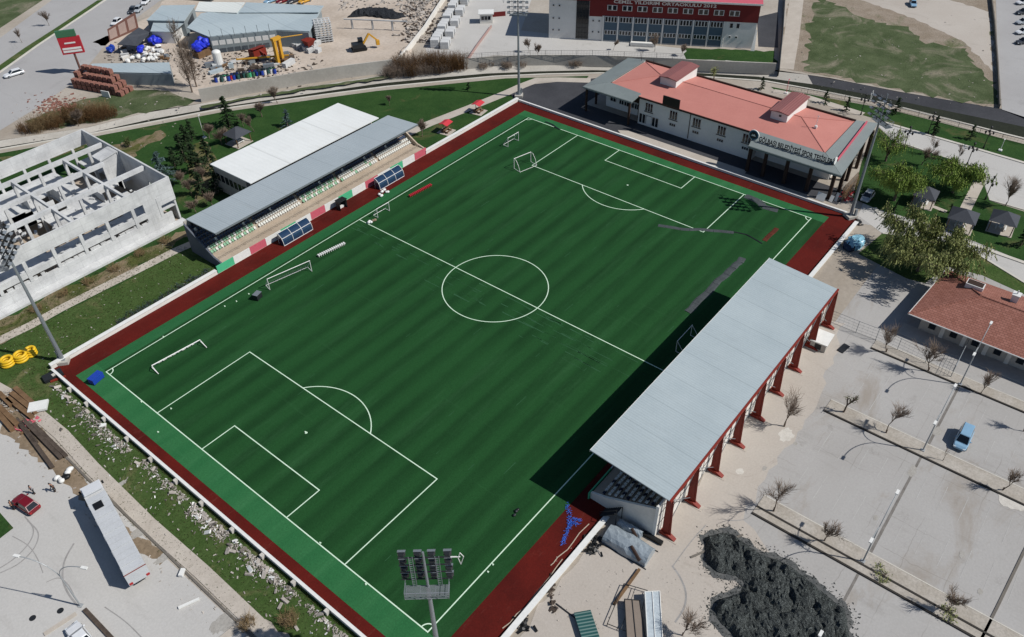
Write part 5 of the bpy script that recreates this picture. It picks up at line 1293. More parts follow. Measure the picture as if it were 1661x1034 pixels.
# big pieces by the near wall
def slab_thing(px, dims, rz, mat, label, name='timber', cat='timber', z=.05, group=None, tilt=0):
    q = G(*px); m = MB().at((0, 0, 0), 0, tilt); m.box(-dims[0]/2, -dims[1]/2, 0, dims[0]/2, dims[1]/2, dims[2]); o = m.build(name, mat, None); o.location = (q.x, q.y, z); o.rotation_euler = (0, 0, rz); return tag(o, label, cat, group)
def beam_px(a, b, w_, h_, mat, label, name, cat, group=None, z=.03):
    A, B = G(*a), G(*b); m = MB(); c = (A+B)/2; m.bar((A.x-c.x, A.y-c.y, h_/2), (B.x-c.x, B.y-c.y, h_/2), w_, h_); o = m.build(name, mat, None); o.location = (c.x, c.y, z); return tag(o, label, cat, group)
M['darkwood'] = pm('old_dark_timber', '#5a5048', '#3f3731', .9, 5, .8, .95, .1, fine=.3)
bl = [((33, 688), (86, 760)), ((40, 684), (100, 745)), ((55, 690), (108, 742)), ((28, 682), (60, 720))]
for k, (a, b) in enumerate(bl): beam_px(a, b, .55, .4, M['darkwood'], 'long dark beam lying on the lot edge above the red car', 'timber_beam', 'beam', 'long dark beams on the lot edge')
for k, (a, b) in enumerate((((20, 640), (60, 672)), ((14, 648), (54, 680)), ((0, 662), (30, 692)), ((26, 632), (58, 660)), ((-6, 668), (22, 700)), ((0, 640), (20, 660)))):
    beam_px(a, b, .7, .5, M['timber'], 'stacked brown boards in the timber heap at the left edge', 'board_stack', 'boards', 'brown board stacks at the left edge')
beam_px((34, 705), (52, 698), .3, .25, M['yellow'] if False else M['timber'], 'short pale plank across the dark beams', 'plank', 'plank')
slab_thing((64, 663), (2.6, 2.0, .35), R(-35), M['whitem'], 'white sheet lying on the grass beside the timber heap', 'white_sheet', 'sheet', .3)
slab_thing((87, 612), (2.8, 1.6, .5), R(-10), M['darksteel'], 'dark flat box beside the near left floodlight footing', 'flat_box', 'box')
slab_thing((95, 616), (2.2, .4, .2), R(-20), M['redsteel'], 'red-brown board beside the dark flat box', 'board', 'board')
crumple((12, 655), 6, 3, R(60), M['rubble'], 'pale broken slabs in the timber heap at the left edge', 'slab_heap', 'debris', 31, 60)
crumple((46, 690), 3, 2, R(10), M['pink'], 'broken pinkish blocks beside the long dark beams', 'block_heap', 'debris', 32, 30)
slab_thing((307, 980), (2.4, .3, .2), R(-22), M['whitem'], 'white kerbstone lying on the near left lot', 'kerbstone', 'kerbstone')
slab_thing((296, 931), (1.0, .5, .4), R(35), M['whitem'], 'white lump on the near left lot beside the pavement', 'lump', 'rubble')
for px in ((98, 991), (53, 1003)):
    q = G(*px); o = MB().tube((0, 0, 0), (0, 0, .02), .38, .38, 18).build('manhole_cover', M['darksteel'], None); o.location = (q.x, q.y, .015); tag(o, 'round manhole cover on the near left lot', 'manhole', 'manhole covers on the near left lot')
beam_px((138, 990), (185, 1040), .5, .25, M['darkwood'], 'dark low barrier beside the white car', 'barrier', 'barrier')
beam_px((72, 1030), (124, 996), .5, .12, M['pave'], 'pale kerb strip left of the white car', 'kerb_strip', 'kerb')
beam_px((300, 1085), (395, 1010), .8, .14, M['pave'], 'pale kerb strip at the bottom edge by the dark patch', 'kerb_strip', 'kerb')
M['gravelm'] = None
def heap_mat(name, c, c2, light):
    t = NT(name); f = t.noise(1.3, 8, .78); k = t.mix(t.ramp(f, .35, .65), lin(c), lin(c2)); v = t.noise(5.5, 4, .75, None, 2.5)
    k = t.mix(t.math('MULTIPLY', t.ramp(v, .50, .63), .85), k, lin(light)); t.bump(v, .9, .12); return t.done(k, .95, .1)
M['crumb'] = heap_mat('dark_rubber_crumb', '#2e3232', '#1e2121', '#7f8583')
M['coal'] = heap_mat('dark_heap', '#25282c', '#1b1d20', '#4a4d52')
def heap(name, pts, hmax, slope, lumps, mat, label, cat, step=.45, seed=1):
    p = P(*pts); g = random.Random(seed); xs_ = [a[0] for a in p]; ys_ = [a[1] for a in p]; wob = [(g.uniform(2, 5), g.uniform(2, 5), g.uniform(0, 6)) for _ in range(4)]
    L = [(g.uniform(min(xs_), max(xs_)), g.uniform(min(ys_), max(ys_)), g.uniform(.6, 1.5), g.uniform(.35, .95)) for _ in range(lumps)]
    def inside(x, y):
        c = False; j = len(p)-1
        for i in range(len(p)):
            if (p[i][1] > y) != (p[j][1] > y) and x < (p[j][0]-p[i][0])*(y-p[i][1])/(p[j][1]-p[i][1])+p[i][0]: c = not c
            j = i
        return c
    def edge(x, y):
        d = 9e9
        for i in range(len(p)):
            a, b = p[i-1], p[i]; dx, dy = b[0]-a[0], b[1]-a[1]; t = max(0, min(1, ((x-a[0])*dx+(y-a[1])*dy)/(dx*dx+dy*dy))); d = min(d, math.hypot(x-a[0]-t*dx, y-a[1]-t*dy))
        return d
    nx = int((max(xs_)-min(xs_))/step)+2; ny = int((max(ys_)-min(ys_))/step)+2; m = MB(); idx = {}
    for i in range(nx):
        for j in range(ny):
            x, y = min(xs_)+i*step+g.uniform(-.12, .12), min(ys_)+j*step+g.uniform(-.12, .12)
            if inside(x, y):
                e = edge(x, y); b = min(hmax*.4, e*slope)+max([0]+[hh*math.sqrt(max(0, 1-((x-a)**2+(y-b_)**2)/r_**2)) for a, b_, r_, hh in L])*min(1, e/.8)+(g.uniform(-.13, .13)+.06*sum(math.sin(a*x+c)*math.sin(b2*y-c) for a, b2, c in wob))*min(1, e*1.5)
                idx[i, j] = len(m.v); m.v.append((x, y, max(.02, b)))
            else: 
                idx[i, j] = None
    for i in range(nx-1):
        for j in range(ny-1):
            q = [idx[i, j], idx[i+1, j], idx[i+1, j+1], idx[i, j+1]]; r = [k for k in q if k is not None]
            if len(r) >= 3: m.f.append(tuple(r)); m.mi.append(0)
    # skirt down to the ground
    from collections import Counter
    ed = Counter(); dr = {}
    for f in m.f:
        for a, b in zip(f, f[1:]+f[:1]): ed[frozenset((a, b))] += 1; dr[frozenset((a, b))] = (a, b)
    for e_, n in ed.items():
        if n == 1:
            a, b = dr[e_]; o = len(m.v); m.v += [(m.v[a][0], m.v[a][1], -.05), (m.v[b][0], m.v[b][1], -.05)]; m.f.append((b, a, o, o+1)); m.mi.append(0)
    return tag(m.build(name, mat, None, smooth=False), label, cat)
heap('crumb_heap', ((1142,872),(1144,912),(1162,930),(1192,936),(1206,945),(1200,962),(1165,972),(1156,990),(1166,1010),(1190,1034),(1215,1075),(1395,1075),(1378,1030),(1372,990),(1335,960),(1290,925),(1262,908),(1232,900),(1205,878),(1180,862)), 1.0, .8, 95, M['crumb'], 'large lumpy dark heap of crumb spilled over the lot, lower right', 'heap', .28, 3)
M['spillshadow'] = pm('spilled_crumb_and_shadow', '#4c4f50', '#6d6d6b', .8, 5, .9, .95, .1, fine=.35)  # spilled crumb, with the heap's soft edge shadow painted into its colour
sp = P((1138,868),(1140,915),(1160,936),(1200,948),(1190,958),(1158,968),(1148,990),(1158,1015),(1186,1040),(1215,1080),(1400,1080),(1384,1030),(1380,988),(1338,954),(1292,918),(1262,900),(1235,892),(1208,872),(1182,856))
S('crumb_spill_shadow', MB().sheet(rough(sp, .35, .5, 8), .032), M['spillshadow'])
g = random.Random(55); m = MB(); c_ = Vector((sum(p[0] for p in sp)/len(sp), sum(p[1] for p in sp)/len(sp), 0))
for k in range(900):
    i = g.randrange(len(sp)); a, b = sp[i], sp[(i+1) % len(sp)]; u = g.random(); x, y = a[0]+(b[0]-a[0])*u+g.gauss(0, .45), a[1]+(b[1]-a[1])*u+g.gauss(0, .45); rubble_piece(m, x, y, g.uniform(.03, .12), .03)
tag(m.build('loose_crumb', M['crumb'], None), 'loose dark crumbs scattered round the edge of the large dark heap', 'crumbs', None, 'stuff')
heap('dark_heap', ((560,30),(575,18),(600,14),(640,18),(660,28),(640,33),(590,28)), 3, .7, 14, M['coal'], 'long low black heap behind the posts in the builders yard', 'heap', .8, 4)
heap('soil_heap', ((1450,132) if False else (645,88),(655,76),(668,80),(668,96),(655,102)), 2.2, .8, 6, M['yardfloor'], 'small sandy heap beside the brown canal bushes', 'heap', .6, 5)
# plastic-wrapped bundle and frames
M['plastic'] = plain('grey_plastic_wrap', '#8d979e', .18, .7, 0, .25, .8)
M['plastic2'] = plain('clear_plastic_sheet', '#b9c3c8', .15, .8, 0, .25, .8)
def bundle(pa, pb, w_, h_, mat, label, seed=1):
    A, B = G(*pa), G(*pb); d = B-A; t = T('wrapped_bundle', label, 'bundle', tuple((A+B)/2), math.atan2(d.y, d.x)); L = d.length; g = random.Random(seed); m = MB(); n = 10; ms = 12; R_ = []
    for i in range(ms+1):
        x = -L/2+L*i/ms; k = 1-.12*abs(i/ms-.5)*2; R_.append([(x+g.uniform(-.06, .06), w_/2*math.cos(math.pi*j/n)*k+g.uniform(-.05, .05), max(0, h_*math.sin(math.pi*j/n)**.7*k+g.uniform(-.06, .06))) for j in range(n+1)])
    for r0, r1 in zip(R_, R_[1:]):
        for j in range(n): m.add([r0[j], r0[j+1], r1[j+1], r1[j]], [(0, 1, 2, 3)])
    m.add(R_[0], [tuple(range(n+1))]); m.add(R_[-1], [tuple(range(n+1))[::-1]]); m.build('wrap', mat, t, world=False)
    r = MB()
    for s in (-1, 1): r.tube((-L/2, s*w_/2, .05), (L/2+.3, s*w_/2, .05), .07, .07, 6)
    r.build('edge_pipe', M['darksteel'], t, world=False)
    MB().tube((L*.1, -w_*.2, h_*.95), (L*.38, -w_*.42, h_*.45), .2, .28, 6).build('brown_gap', M['brown'], t, world=False)
    return t
bundle((985, 868), (1054, 908), 3.0, 1.6, M['plastic'], 'big bundle wrapped in shiny grey plastic at the near end of the right stand', 1)
bundle((1003, 852), (1040, 873), 1.3, 1.3, M['plastic'], 'narrower plastic-wrapped bundle behind the big one, against the stand wall', 2)
beam_px((1042, 866), (1074, 884), .5, .5, M['black'], 'black roll lying behind the plastic-wrapped bundle', 'black_roll', 'roll')
def frame_sheet(c4, z, mat, label, name, cat, tube=.06, pane=True, tm='whitem'):
    p = [G(*q, z) for q in c4]; t = T(name, label, cat, (p[0].x, p[0].y, 0)); f = MB()
    for a, b in zip(p, p[1:]+p[:1]): f.tube(tuple(a), tuple(b), tube, tube, 5)
    f.tube(tuple((p[0]+p[1])/2), tuple((p[2]+p[3])/2), tube*.8, tube*.8, 5)
    for q in p: f.tube(tuple(q), (q.x, q.y, 0), tube, tube, 5)
    f.build('frame', M[tm], t)
    if pane: MB().slab([tuple(q-Vector((0, 0, .05))) for q in p], .04).build('sheet', mat, t)
M['brownnet'] = plain('brown_netting', '#857a70', .9, .1)
frame_sheet(((1046, 960), (1070, 959), (1076, 1060), (1052, 1065)), 1.2, M['plastic2'], 'white-framed panel under shiny clear plastic at the bottom edge', 'framed_panel', 'panel')
frame_sheet(((1013, 972), (1038, 974), (1050, 1060), (1018, 1060)), .8, M['brownnet'], 'dark-framed panel under brown netting beside the shiny one', 'framed_panel', 'panel', tm='darksteel')
frame_sheet(((1012, 947), (1050, 958), (1030, 1030), (985, 1012)), .5, None, 'bare dark steel frame lying behind the netted panel', 'steel_frame', 'frame', .05, False, 'darksteel')
beam_px((1037, 925), (996, 982), .3, .3, M['timber'], 'thick brown pole lying across the bare steel frame', 'pole', 'pole')
beam_px((902, 980), (955, 1020), .12, .12, M['darksteel'], 'thin dark pole lying on the dusty lot at the bottom', 'pole', 'pole')
M['teal'] = roof_mat('teal_sheet', '#2c5754', '#244a48', 'x', .4, depth=.5)
t = T('teal_shed', 'teal ribbed sheet lying at the bottom edge of the dusty lot', 'sheet', tuple(G(955, 1030)), R(52))
MB().slab([(-3.5, -1.0, .5), (2.6, -1.0, .5), (2.6, 1.0, .7), (-3.5, 1.0, .7)], .12).build('sheet', M['teal'], t, world=False); MB().box(-3.3, -.8, 0, 2.4, .8, .37).build('base', M['darksteel'], t, world=False)
crumple((963, 885), 2.6, 1.6, R(20), M['black'], 'tangle of black netting beside the plastic-wrapped bundle', 'black_netting', 'netting', 41, 60)
crumple((850, 1010), 2.4, 1.0, R(45), M['black'], 'tangle of black netting at the right touchline wall, bottom edge', 'black_netting', 'netting', 42, 40)
crumple((895, 962), 5.0, .6, R(42), M['darkwood'], 'thin branches lying along the right touchline wall', 'branches', 'branches', 43, 30)
# cabinet by the right stand
t = T('utility_cabinet', 'pale equipment cabinet behind the far end of the right stand', 'cabinet', tuple(G(1330, 560)), R(3))
MB().box(-1.5, -1.2, 0, 1.5, 1.2, 1.5).build('body', M['concrete'], t, world=False); MB().box(-1.65, -1.35, 1.502, 1.65, 1.35, 1.68).build('lid', M['whitem'], t, world=False); MB().box(-1.52, -.5, .3, -1.501, .5, 1.3).build('grille', M['darksteel'], t, world=False)
slab_thing((1368, 566), (2.2, 1.0, .1), R(-8), M['darksteel'], 'dark grate in the paving beside the mesh fence', 'grate', 'grate')
# heap at the far right corner
M['bluetarp'] = plain('pale_blue_tarp', '#7fb0c4', .4, .5, 0, .3, 1.2)
t = T('tarp_heap', 'pale blue and dark tarpaulin heap outside the far right corner of the track', 'heap', tuple(G(1386, 397)))
MB().blob((0, 0, .5), (2.3, 1.5, .9), 5, 3, .16).build('tarpaulin', M['bluetarp'], t, world=False); MB().blob((-1.6, .4, .3), (1.4, 1.3, .7), 6, 2, .2).build('dark_sheet', M['navy'], t, world=False)
crumple((1375, 320), 3, 2, R(40), M['red'], 'bright red cloth spread on the ground beside the silver car', 'red_cloth', 'cloth', 51, 34)
crumple((1392, 362), 2.2, 1.2, R(10), M['darksteel'], 'dark scrap by the foot of the far right floodlight', 'scrap', 'scrap', 52, 24)
t = T('recycling_bins', 'pair of blue recycling bins beside the plaza park lamp', 'bins', tuple(G(1583, 290)), R(20))
for k in range(2): MB().box(-1.5+k*1.6, -.7, .1, -.1+k*1.6, .7, 1.3).build('bin', M['blue'], t, world=False); MB().box(-1.55+k*1.6, -.75, 1.302, -.05+k*1.6, .75, 1.42).build('lid', M['navy'], t, world=False)
# fence between car park and house
fence_line(((1344,522),(1388,540),(1420,552),(1455,568),(1500,590),(1542,612)), 2.4, 4.2, 'tall grey chain-link fence running from the right stand towards the tiled house', .02, 'steel', 5)
fence_line(((1542,612),(1568,560)), 2.4, 4.2, 'short return of the chain-link fence along the tiled house', .02, 'steel', 5)
fence_line(((1280,147),(1400,168),(1520,197),(1661,236)), 1.2, 4, 'low dark railing between the canal and the far park lawn', .05, 'darksteel', 3, 'railing')

# ================================================================== BUILDERS YARD
M['hroof'] = roof_mat('pale_blue_sheet_roof', '#a7b3b7', '#9aa7ac', 'x', 1.0, depth=.12)
M['hroof2'] = roof_mat('white_translucent_roof', '#d5d8d3', '#c6cac6', 'x', 1.0, depth=.2)
M['sheetwall'] = plain('grey_sheet_wall', '#808a8e', .6, .3)
hg = T('hangar', 'long hangar with pale blue sheet roof and one white roof bay in the builders yard', 'hangar', tuple(G(420, 75)))
r0 = [G(303, 45, 5.4), G(338, 59.5, 5.0), G(500, 52, 5.0), G(548, 12, 5.0), G(322, 2, 6.4)]
def roofpoly(mb, px, zs_, t=.2):
    mb.slab([tuple(G(x, y, z)) for (x, y), z in zip(px, zs_)][::-1], t); return mb
roofpoly(MB(), ((303,45),(338,59.5),(448,48.5),(502,51),(523,12),(440,9),(372,14),(326,22)), (5.6,4.6,4.6,4.6,6,6.2,6.2,6.2)).build('roof', M['hroof'], hg)
roofpoly(MB(), ((316,18.5),(323,3),(397,4),(384,21)), (6.3,6.6,6.6,6.3)).build('white_roof_bay', M['hroof2'], hg)
roofpoly(MB(), ((388,20.5),(399,4),(525,9.5),(516,20)), (6.3,6.6,6.2,6.1)).build('rear_roof', M['hroof'], hg)
w0 = [G(340, 61, 4.4), G(448, 50, 4.4), G(500, 53, 4.4), G(520, 12, 4.4), G(330, 24, 4.4)]
MB().prism([(p.x, p.y) for p in w0], 0, 4.35).build('wall', M['sheetwall'], hg)
m = MB(); a, b = G(342, 62, 4.4), G(447, 51, 4.4)
for k in range(9):
    p = a+(b-a)*(k/9); q = a+(b-a)*((k+.8)/9); m.bar((p.x-.35, p.y-.6, 3.2), (q.x-.35, q.y-.6, 3.2), .1, 1.2)
m.build('window', M['wframe'], hg)
m = MB()
for k in range(6):
    p = a+(b-a)*(k/5.5); m.tube((p.x, p.y, 4.4), (p.x, p.y, 6.6), .05, .05, 4)
m.build('roof_posts', M['darksteel'], hg)
hg2 = T('shed', 'pale blue-roofed shed nearest the highway in the builders yard', 'shed', tuple(G(275, 30)))
roofpoly(MB(), ((237.5,33),(299,34),(317,8),(262,9)), (4.6,4.6,4.6,4.6)).build('roof', M['hroof'], hg2)
MB().prism([(p.x, p.y) for p in (G(239,34,4.3),G(298,35,4.3),G(314,9,4.3),G(263,10,4.3))], 0, 4.3).build('wall', M['sheetwall'], hg2)
hg3 = T('shed', 'lower pale blue-roofed shed with white eaves between the blue heaps and the highway', 'shed', tuple(G(270, 45)))
roofpoly(MB(), ((244,51),(281,52),(300,35.5),(249,35.5)), (3.6,3.6,3.9,3.9)).build('roof', M['hroof'], hg3)
MB().prism([(p.x, p.y) for p in (G(246,51,3.3),G(280,52,3.3),G(297,37,3.3),G(250,37,3.3))], 0, 3.3).build('wall', M['wframe'], hg3)
# container-like long building
ct = T('site_building', 'long blue-grey sheet building behind the brick pallets', 'shed', tuple(G(215, 145)))
q = [G(135,118,3), G(278,121,3), G(275,103,3), G(150,105,3)]
MB().prism([(p.x, p.y) for p in q], 0, 2.8).build('wall', M['sheetwall'], ct)
MB().slab([(p.x, p.y, 3.0+.25*(k in (2, 3))) for k, p in enumerate(q)], .15).slab([(p.x, p.y, 3.25-.25*(k in (2, 3))) for k, p in enumerate(q)], .02).build('roof', M['hroof'], ct)
# display board + tarp roof
bd = T('display_board', 'tilted brown framed display board standing beside the highway', 'billboard', tuple(G(190, 70)))
M['boardbrown'] = plain('brown_board', '#6b4d45', .7, .2); M['boardpale'] = plain('pale_board', '#9b8880', .7, .2)
A, B = G(178, 68), G(224, 48); A2, B2 = G(176, 55, 3.9), G(217, 26, 4.6)
A2.x, A2.y = A.x+.6, A.y+.3; A2.z = 3.2; B2.x, B2.y = B.x+.6, B.y+.3; B2.z = 4.6
n_ = Vector((.4, .25, 0))
MB().extr(None, [tuple(A), tuple(B), tuple(B2), tuple(A2)], [tuple(p+n_) for p in (A, B, B2, A2)]).build('board', M['boardbrown'], bd)
m = MB()
for k in range(3):
    u0, u1 = (k+.12)/3, (k+.88)/3
    c4 = [A+(B-A)*u0, A+(B-A)*u1, A+(B-A)*u1, A+(B-A)*u0]; t4 = [A2+(B2-A2)*u0, A2+(B2-A2)*u1]
    lo_ = [c4[0]+(t4[0]-c4[0])*.15, c4[1]+(t4[1]-c4[1])*.15, c4[1]+(t4[1]-c4[1])*.85, c4[0]+(t4[0]-c4[0])*.85]
    m.poly([tuple(p-n_*.12) for p in lo_])
m.build('panel', M['boardpale'], bd)
tp_ = T('canopy_shed', 'dark grey pitched canopy beside the tilted brown display board', 'canopy', tuple(G(210, 70)))
MB().slab([tuple(G(x, y, z)) for x, y, z in ((190,72,2.6),(222,75,2.6),(244,53,2.8),(225,45,3.2),(206,58,3.4))][::-1], .15).build('roof', M['gazroof'], tp_)
m = MB()
for x, y in ((192,74),(221,77),(242,56),(225,48)): m.tube(tuple(G(x, y+6)), tuple(G(x, y, 2.5)), .1, .1, 5)
m.build('post', M['darksteel'], tp_)
# billboard on a post
bb = T('billboard', 'tall red and white billboard on a brown post beside the highway', 'billboard', tuple(G(133, 120)))
q = G(133, 120); MB().tube((q.x, q.y, 0), (q.x, q.y, 5.6), .32, .28, 8).build('post', M['boardbrown'], bb)
d = Vector((.83, -.55, 0)); o = Vector((q.x, q.y, 0)); nn = Vector((-.55, -.83, 0))
MB().bar(tuple(o-d*2.6+Vector((0, 0, 7.6))), tuple(o+d*2.6+Vector((0, 0, 7.6))), .8, 4.2).build('panel', M['red'], bb)
m = MB()
for k, (z, w_) in enumerate(((6.2, 2.2), (6.9, 2.2), (8.3, 1.3))): m.bar(tuple(o-d*w_+nn*.44+Vector((0, 0, z))), tuple(o+d*w_+nn*.44+Vector((0, 0, z))), .06, .5 if k < 2 else .35)
m.build('white_band', M['whitem'], bb)
MB().bar(tuple(o-d*2.6+Vector((0, 0, 10.6))), tuple(o+d*2.0+Vector((0, 0, 10.6))), .7, 1.6).build('upper_panel', M['crestgreen'], bb)
# brick pallets
M['brick'] = pm('hollow_red_brick', '#936a5e', '#79514a', 1.2, 6, .8, .9, .1, fine=.3)
g = random.Random(17); bp = None
def brick_pallet():
    t = T('brick_pallet', '', 'bricks', (0, 0, 0), 0, 'stacks of hollow red bricks in front of the long sheet building')
    m = MB()
    for k in range(4):
        for j in range(3): m.box(-.58+j*.4, -.58, .14+k*.27, -.2+j*.4, .58, .395+k*.27)
    m.build('bricks', M['brick'], t, world=False)
    MB().box(-.6, -.6, .09, .6, .6, .13).box(-.6, -.6, 0, -.45, .6, .089).box(.45, -.6, 0, .6, .6, .089).build('pallet', M['timber'], t, world=False)
    return t
A, B = G(134, 138), G(212, 152); dv = (B-A).normalized(); nv = Vector((-dv.y, dv.x, 0))
if nv.y > 0: nv = -nv
cnt = 0
for i in range(10):
    for j in range(3):
        for k in range(4 if j == 0 else 3 if j == 1 else 2):
            if g.random() < .12 and k > 0: continue
            if i > 6 and k > 9-i: continue
            p = A+dv*(i*1.55+g.uniform(-.1, .1))+nv*(j*1.5-1.2); cnt += 1
            lb = 'stack of hollow red bricks on a pallet in the tiered pile before the sheet building'
            if bp is None: bp = brick_pallet(); bp.location = (p.x, p.y, 0); bp.rotation_euler = (0, 0, math.atan2(dv.y, dv.x)); bp['label'] = lb
            else: dup(bp, (p.x, p.y, k*1.24), math.atan2(dv.y, dv.x)+g.uniform(-.06, .06), lb)
slab_thing((173, 158), (2.4, .2, 1.6), math.atan2(dv.y, dv.x), M['whitem'], 'white board leaning in front of the red brick stacks', 'white_board', 'board', 0)
m = MB()
for k in range(260):
    q = G(g.gauss(95, 22), g.gauss(172, 8)); rubble_piece(m, q.x, q.y, g.uniform(.1, .45), .03)
tag(m.build('brick_rubble', M['brick'], None), 'broken red brick rubble strewn left of the brick stacks', 'rubble', None, 'stuff')
# blue heaps, white sacks
def lumps(px, n, r, mat, label, name, cat, seed, spread, z=0.0, base=None):
    q = G(*px); g = random.Random(seed); m = MB()
    for k in range(n): m.blob((g.uniform(-spread, spread), g.uniform(-spread, spread)*.7, r*.6+g.uniform(0, r*.9)+z), (r*g.uniform(.7, 1.1), r*g.uniform(.7, 1.0), r*g.uniform(.6, .9)), seed+k, 2, .2)
    t = T(name, label, cat, (q.x, q.y, 0)); m.build('bags', mat, t, world=False)
    if base: MB().box(-spread-r*.5, -spread*.7-r*.4, 0, spread+r*.5, spread*.7+r*.4, z).build('stand', base, t, world=False)
    return t
M['ultra'] = plain('ultramarine_plastic', '#2233c4', .5, .4)
lumps((253, 72), 9, 1.2, M['ultra'], 'bright blue heap behind the white sacks by the dark canopy', 'blue_bags', 'bags', 61, 1.6)
lumps((329, 90), 12, 1.3, M['ultra'], 'tall bright blue heap in front of the hangar beside the white tank', 'blue_bags', 'bags', 62, 1.5, 1.6, M['timber'])
lumps((231, 88), 4, .8, M['ultra'], 'small blue heap on the white sacks in the builders yard', 'blue_bags', 'bags', 63, .6, .6)
lumps((183, 84), 4, .9, M['blue'], 'dark blue covered heap at the corner of the dark canopy', 'blue_bags', 'bags', 64, .7)
for k, (x, y) in enumerate(((240, 82), (250, 84), (258, 79), (246, 92), (236, 92), (226, 96), (262, 88), (255, 92), (244, 99), (234, 101), (217, 98), (209, 102), (252, 99))):
    lumps((x, y), 3, .6, M['whitem'], 'white bulk sack in the crowded front corner of the builders yard', 'bulk_sack', 'sack', 70+k, .45)['group'] = 'white bulk sacks in the builders yard'
q = G(356, 107); t = T('tank', 'upright white tank with a domed top in front of the hangar', 'tank', tuple(q))
MB().tube((q.x, q.y, 0), (q.x, q.y, 3.6), 1.15, 1.15, 16).build('body', M['whitem'], t); MB().blob((q.x, q.y, 3.6), (1.14, 1.14, .7), 1, 3, 0).build('dome', M['whitem'], t, smooth=True)
# drums and barrels
dcol = ['blue', 'green', 'teal', 'red', 'whitem', 'navy', 'crestgreen', 'black', 'blue', 'teal']
M['teal'] = M['teal']
dr0 = None; g = random.Random(19)
def drum(mt):
    t = T('drum', '', 'drum', (0, 0, 0), 0, 'coloured drums along the yard wall')
    MB().tube((0, 0, 0), (0, 0, 1.25), .42, .42, 12).build('body', M[mt], t, world=False); MB().tube((0, 0, .4), (0, 0, .46), .45, .45, 12).tube((0, 0, .82), (0, 0, .88), .45, .45, 12).build('hoops', M[mt], t, world=False); MB().tube((0, 0, 1.252), (0, 0, 1.3), .36, .36, 12).build('lid', M['darksteel'], t, world=False); return t
A, B = G(352, 138), G(452, 122); dr = {}
cname = {'blue': 'blue', 'green': 'green', 'teal': 'teal', 'red': 'red', 'whitem': 'white', 'navy': 'navy', 'crestgreen': 'dark green', 'black': 'black'}
for k in range(40):
    u = (k//2)/20; p = A+(B-A)*u+Vector((.5, .8, 0))*((k % 2)*1.15+1.6)+Vector((g.uniform(-.25, .25), g.uniform(-.25, .25), 0)); mt = dcol[(k*7+k//3) % len(dcol)]; lb = cname[mt]+' drum in the crowded row behind the tall concrete yard wall'
    if mt not in dr: dr[mt] = drum(mt); dr[mt].location = (p.x, p.y, 0); dr[mt]['label'] = lb
    else: dup(dr[mt], (p.x, p.y, 0), 0, lb)
# gantry and yellow machines
M['cat'] = plain('machine_yellow', '#c9962c', .5, .4)
q = G(455, 103); t = T('gantry', 'yellow steel gantry with two tall legs in front of the hangar', 'gantry', tuple(q))
MB().box(q.x-1.0, q.y-.5, 0, q.x-.3, q.y+.5, 6.2).build('leg', M['cat'], t); MB().box(q.x+.5, q.y-.5, 0, q.x+1.2, q.y+.5, 6.2).build('leg', M['cat'], t)
MB().box(q.x-1.2, q.y-.6, 6.21, q.x+1.4, q.y+.6, 6.9).tube((q.x+.3, q.y, 6.6), (q.x+6, q.y-3.5, 6.6), .15, .15, 5).build('beam', M['cat'], t)
beam_px((385, 105), (470, 98), .35, .35, M['cat'], 'long yellow steel beam raised in front of the hangar', 'yellow_beam', 'beam', None, 1.2)
q = G(420, 95); t = T('machine', 'dark red machine housing under the hangar eaves', 'machine', tuple(q)); MB().box(q.x-2, q.y-1.2, 0, q.x+2, q.y+1.2, 2.6).build('housing', M['redsteel'], t); MB().slab([(q.x-2, q.y-1.2, 3.2), (q.x+2, q.y-1.2, 3.2), (q.x+2, q.y+1.2, 2.7), (q.x-2, q.y+1.2, 2.7)], .1).tube((q.x, q.y-1, 2.6), (q.x+1, q.y-2.2, 1), .3, .3, 6).build('hood', M['redsteel'], t)
q = G(583, 82); t = T('excavator', 'yellow excavator with a dark body standing on the pale yard', 'excavator', (q.x, q.y, 0), R(-30))
for s in (-.9, .9): MB().extr(None, [(-1.8, s-.25, .1), (1.8, s-.25, .1), (2.1, s-.25, .5), (1.8, s-.25, .85), (-1.8, s-.25, .85), (-2.1, s-.25, .5)], [(-1.8, s+.25, .1), (1.8, s+.25, .1), (2.1, s+.25, .5), (1.8, s+.25, .85), (-1.8, s+.25, .85), (-2.1, s+.25, .5)]).build('track', M['black'], t, world=False)
MB().box(-1.8, -1.2, .95, 1.2, 1.2, 2.0).build('body', M['darksteel'], t, world=False); MB().box(0, .2, 2.01, 1.3, 1.15, 3.1).build('cab', M['carglass'], t, world=False)
MB().bar((1.1, -.3, 1.6), (3.0, -.3, 4.2), .4, .5).bar((3.0, -.3, 4.2), (5.0, -.3, 2.2), .35, .4).build('boom', M['cat'], t, world=False); MB().box(4.7, -.8, .9, 5.6, .2, 2.1).build('bucket', M['cat'], t, world=False)
q = G(503, 70); t = T('rusty_hopper', 'rusty brown hopper on legs beside the lattice stack', 'hopper', tuple(G(503, 82)))
q = G(503, 82); MB().extr(None, [(q.x-.7, q.y-.7, 1.4), (q.x+.7, q.y-.7, 1.4), (q.x+.7, q.y+.7, 1.4), (q.x-.7, q.y+.7, 1.4)], [(q.x-1.4, q.y-1.4, 3), (q.x+1.4, q.y-1.4, 3), (q.x+1.4, q.y+1.4, 3), (q.x-1.4, q.y+1.4, 3)]).build('bin', M['redsteel'], t)
m = MB()
for sx in (-1, 1):
    for sy in (-1, 1): m.tube((q.x+sx*.9, q.y+sy*.9, 0), (q.x+sx*.8, q.y+sy*.8, 2.4), .1, .1, 5)
m.build('legs', M['redsteel'], t)
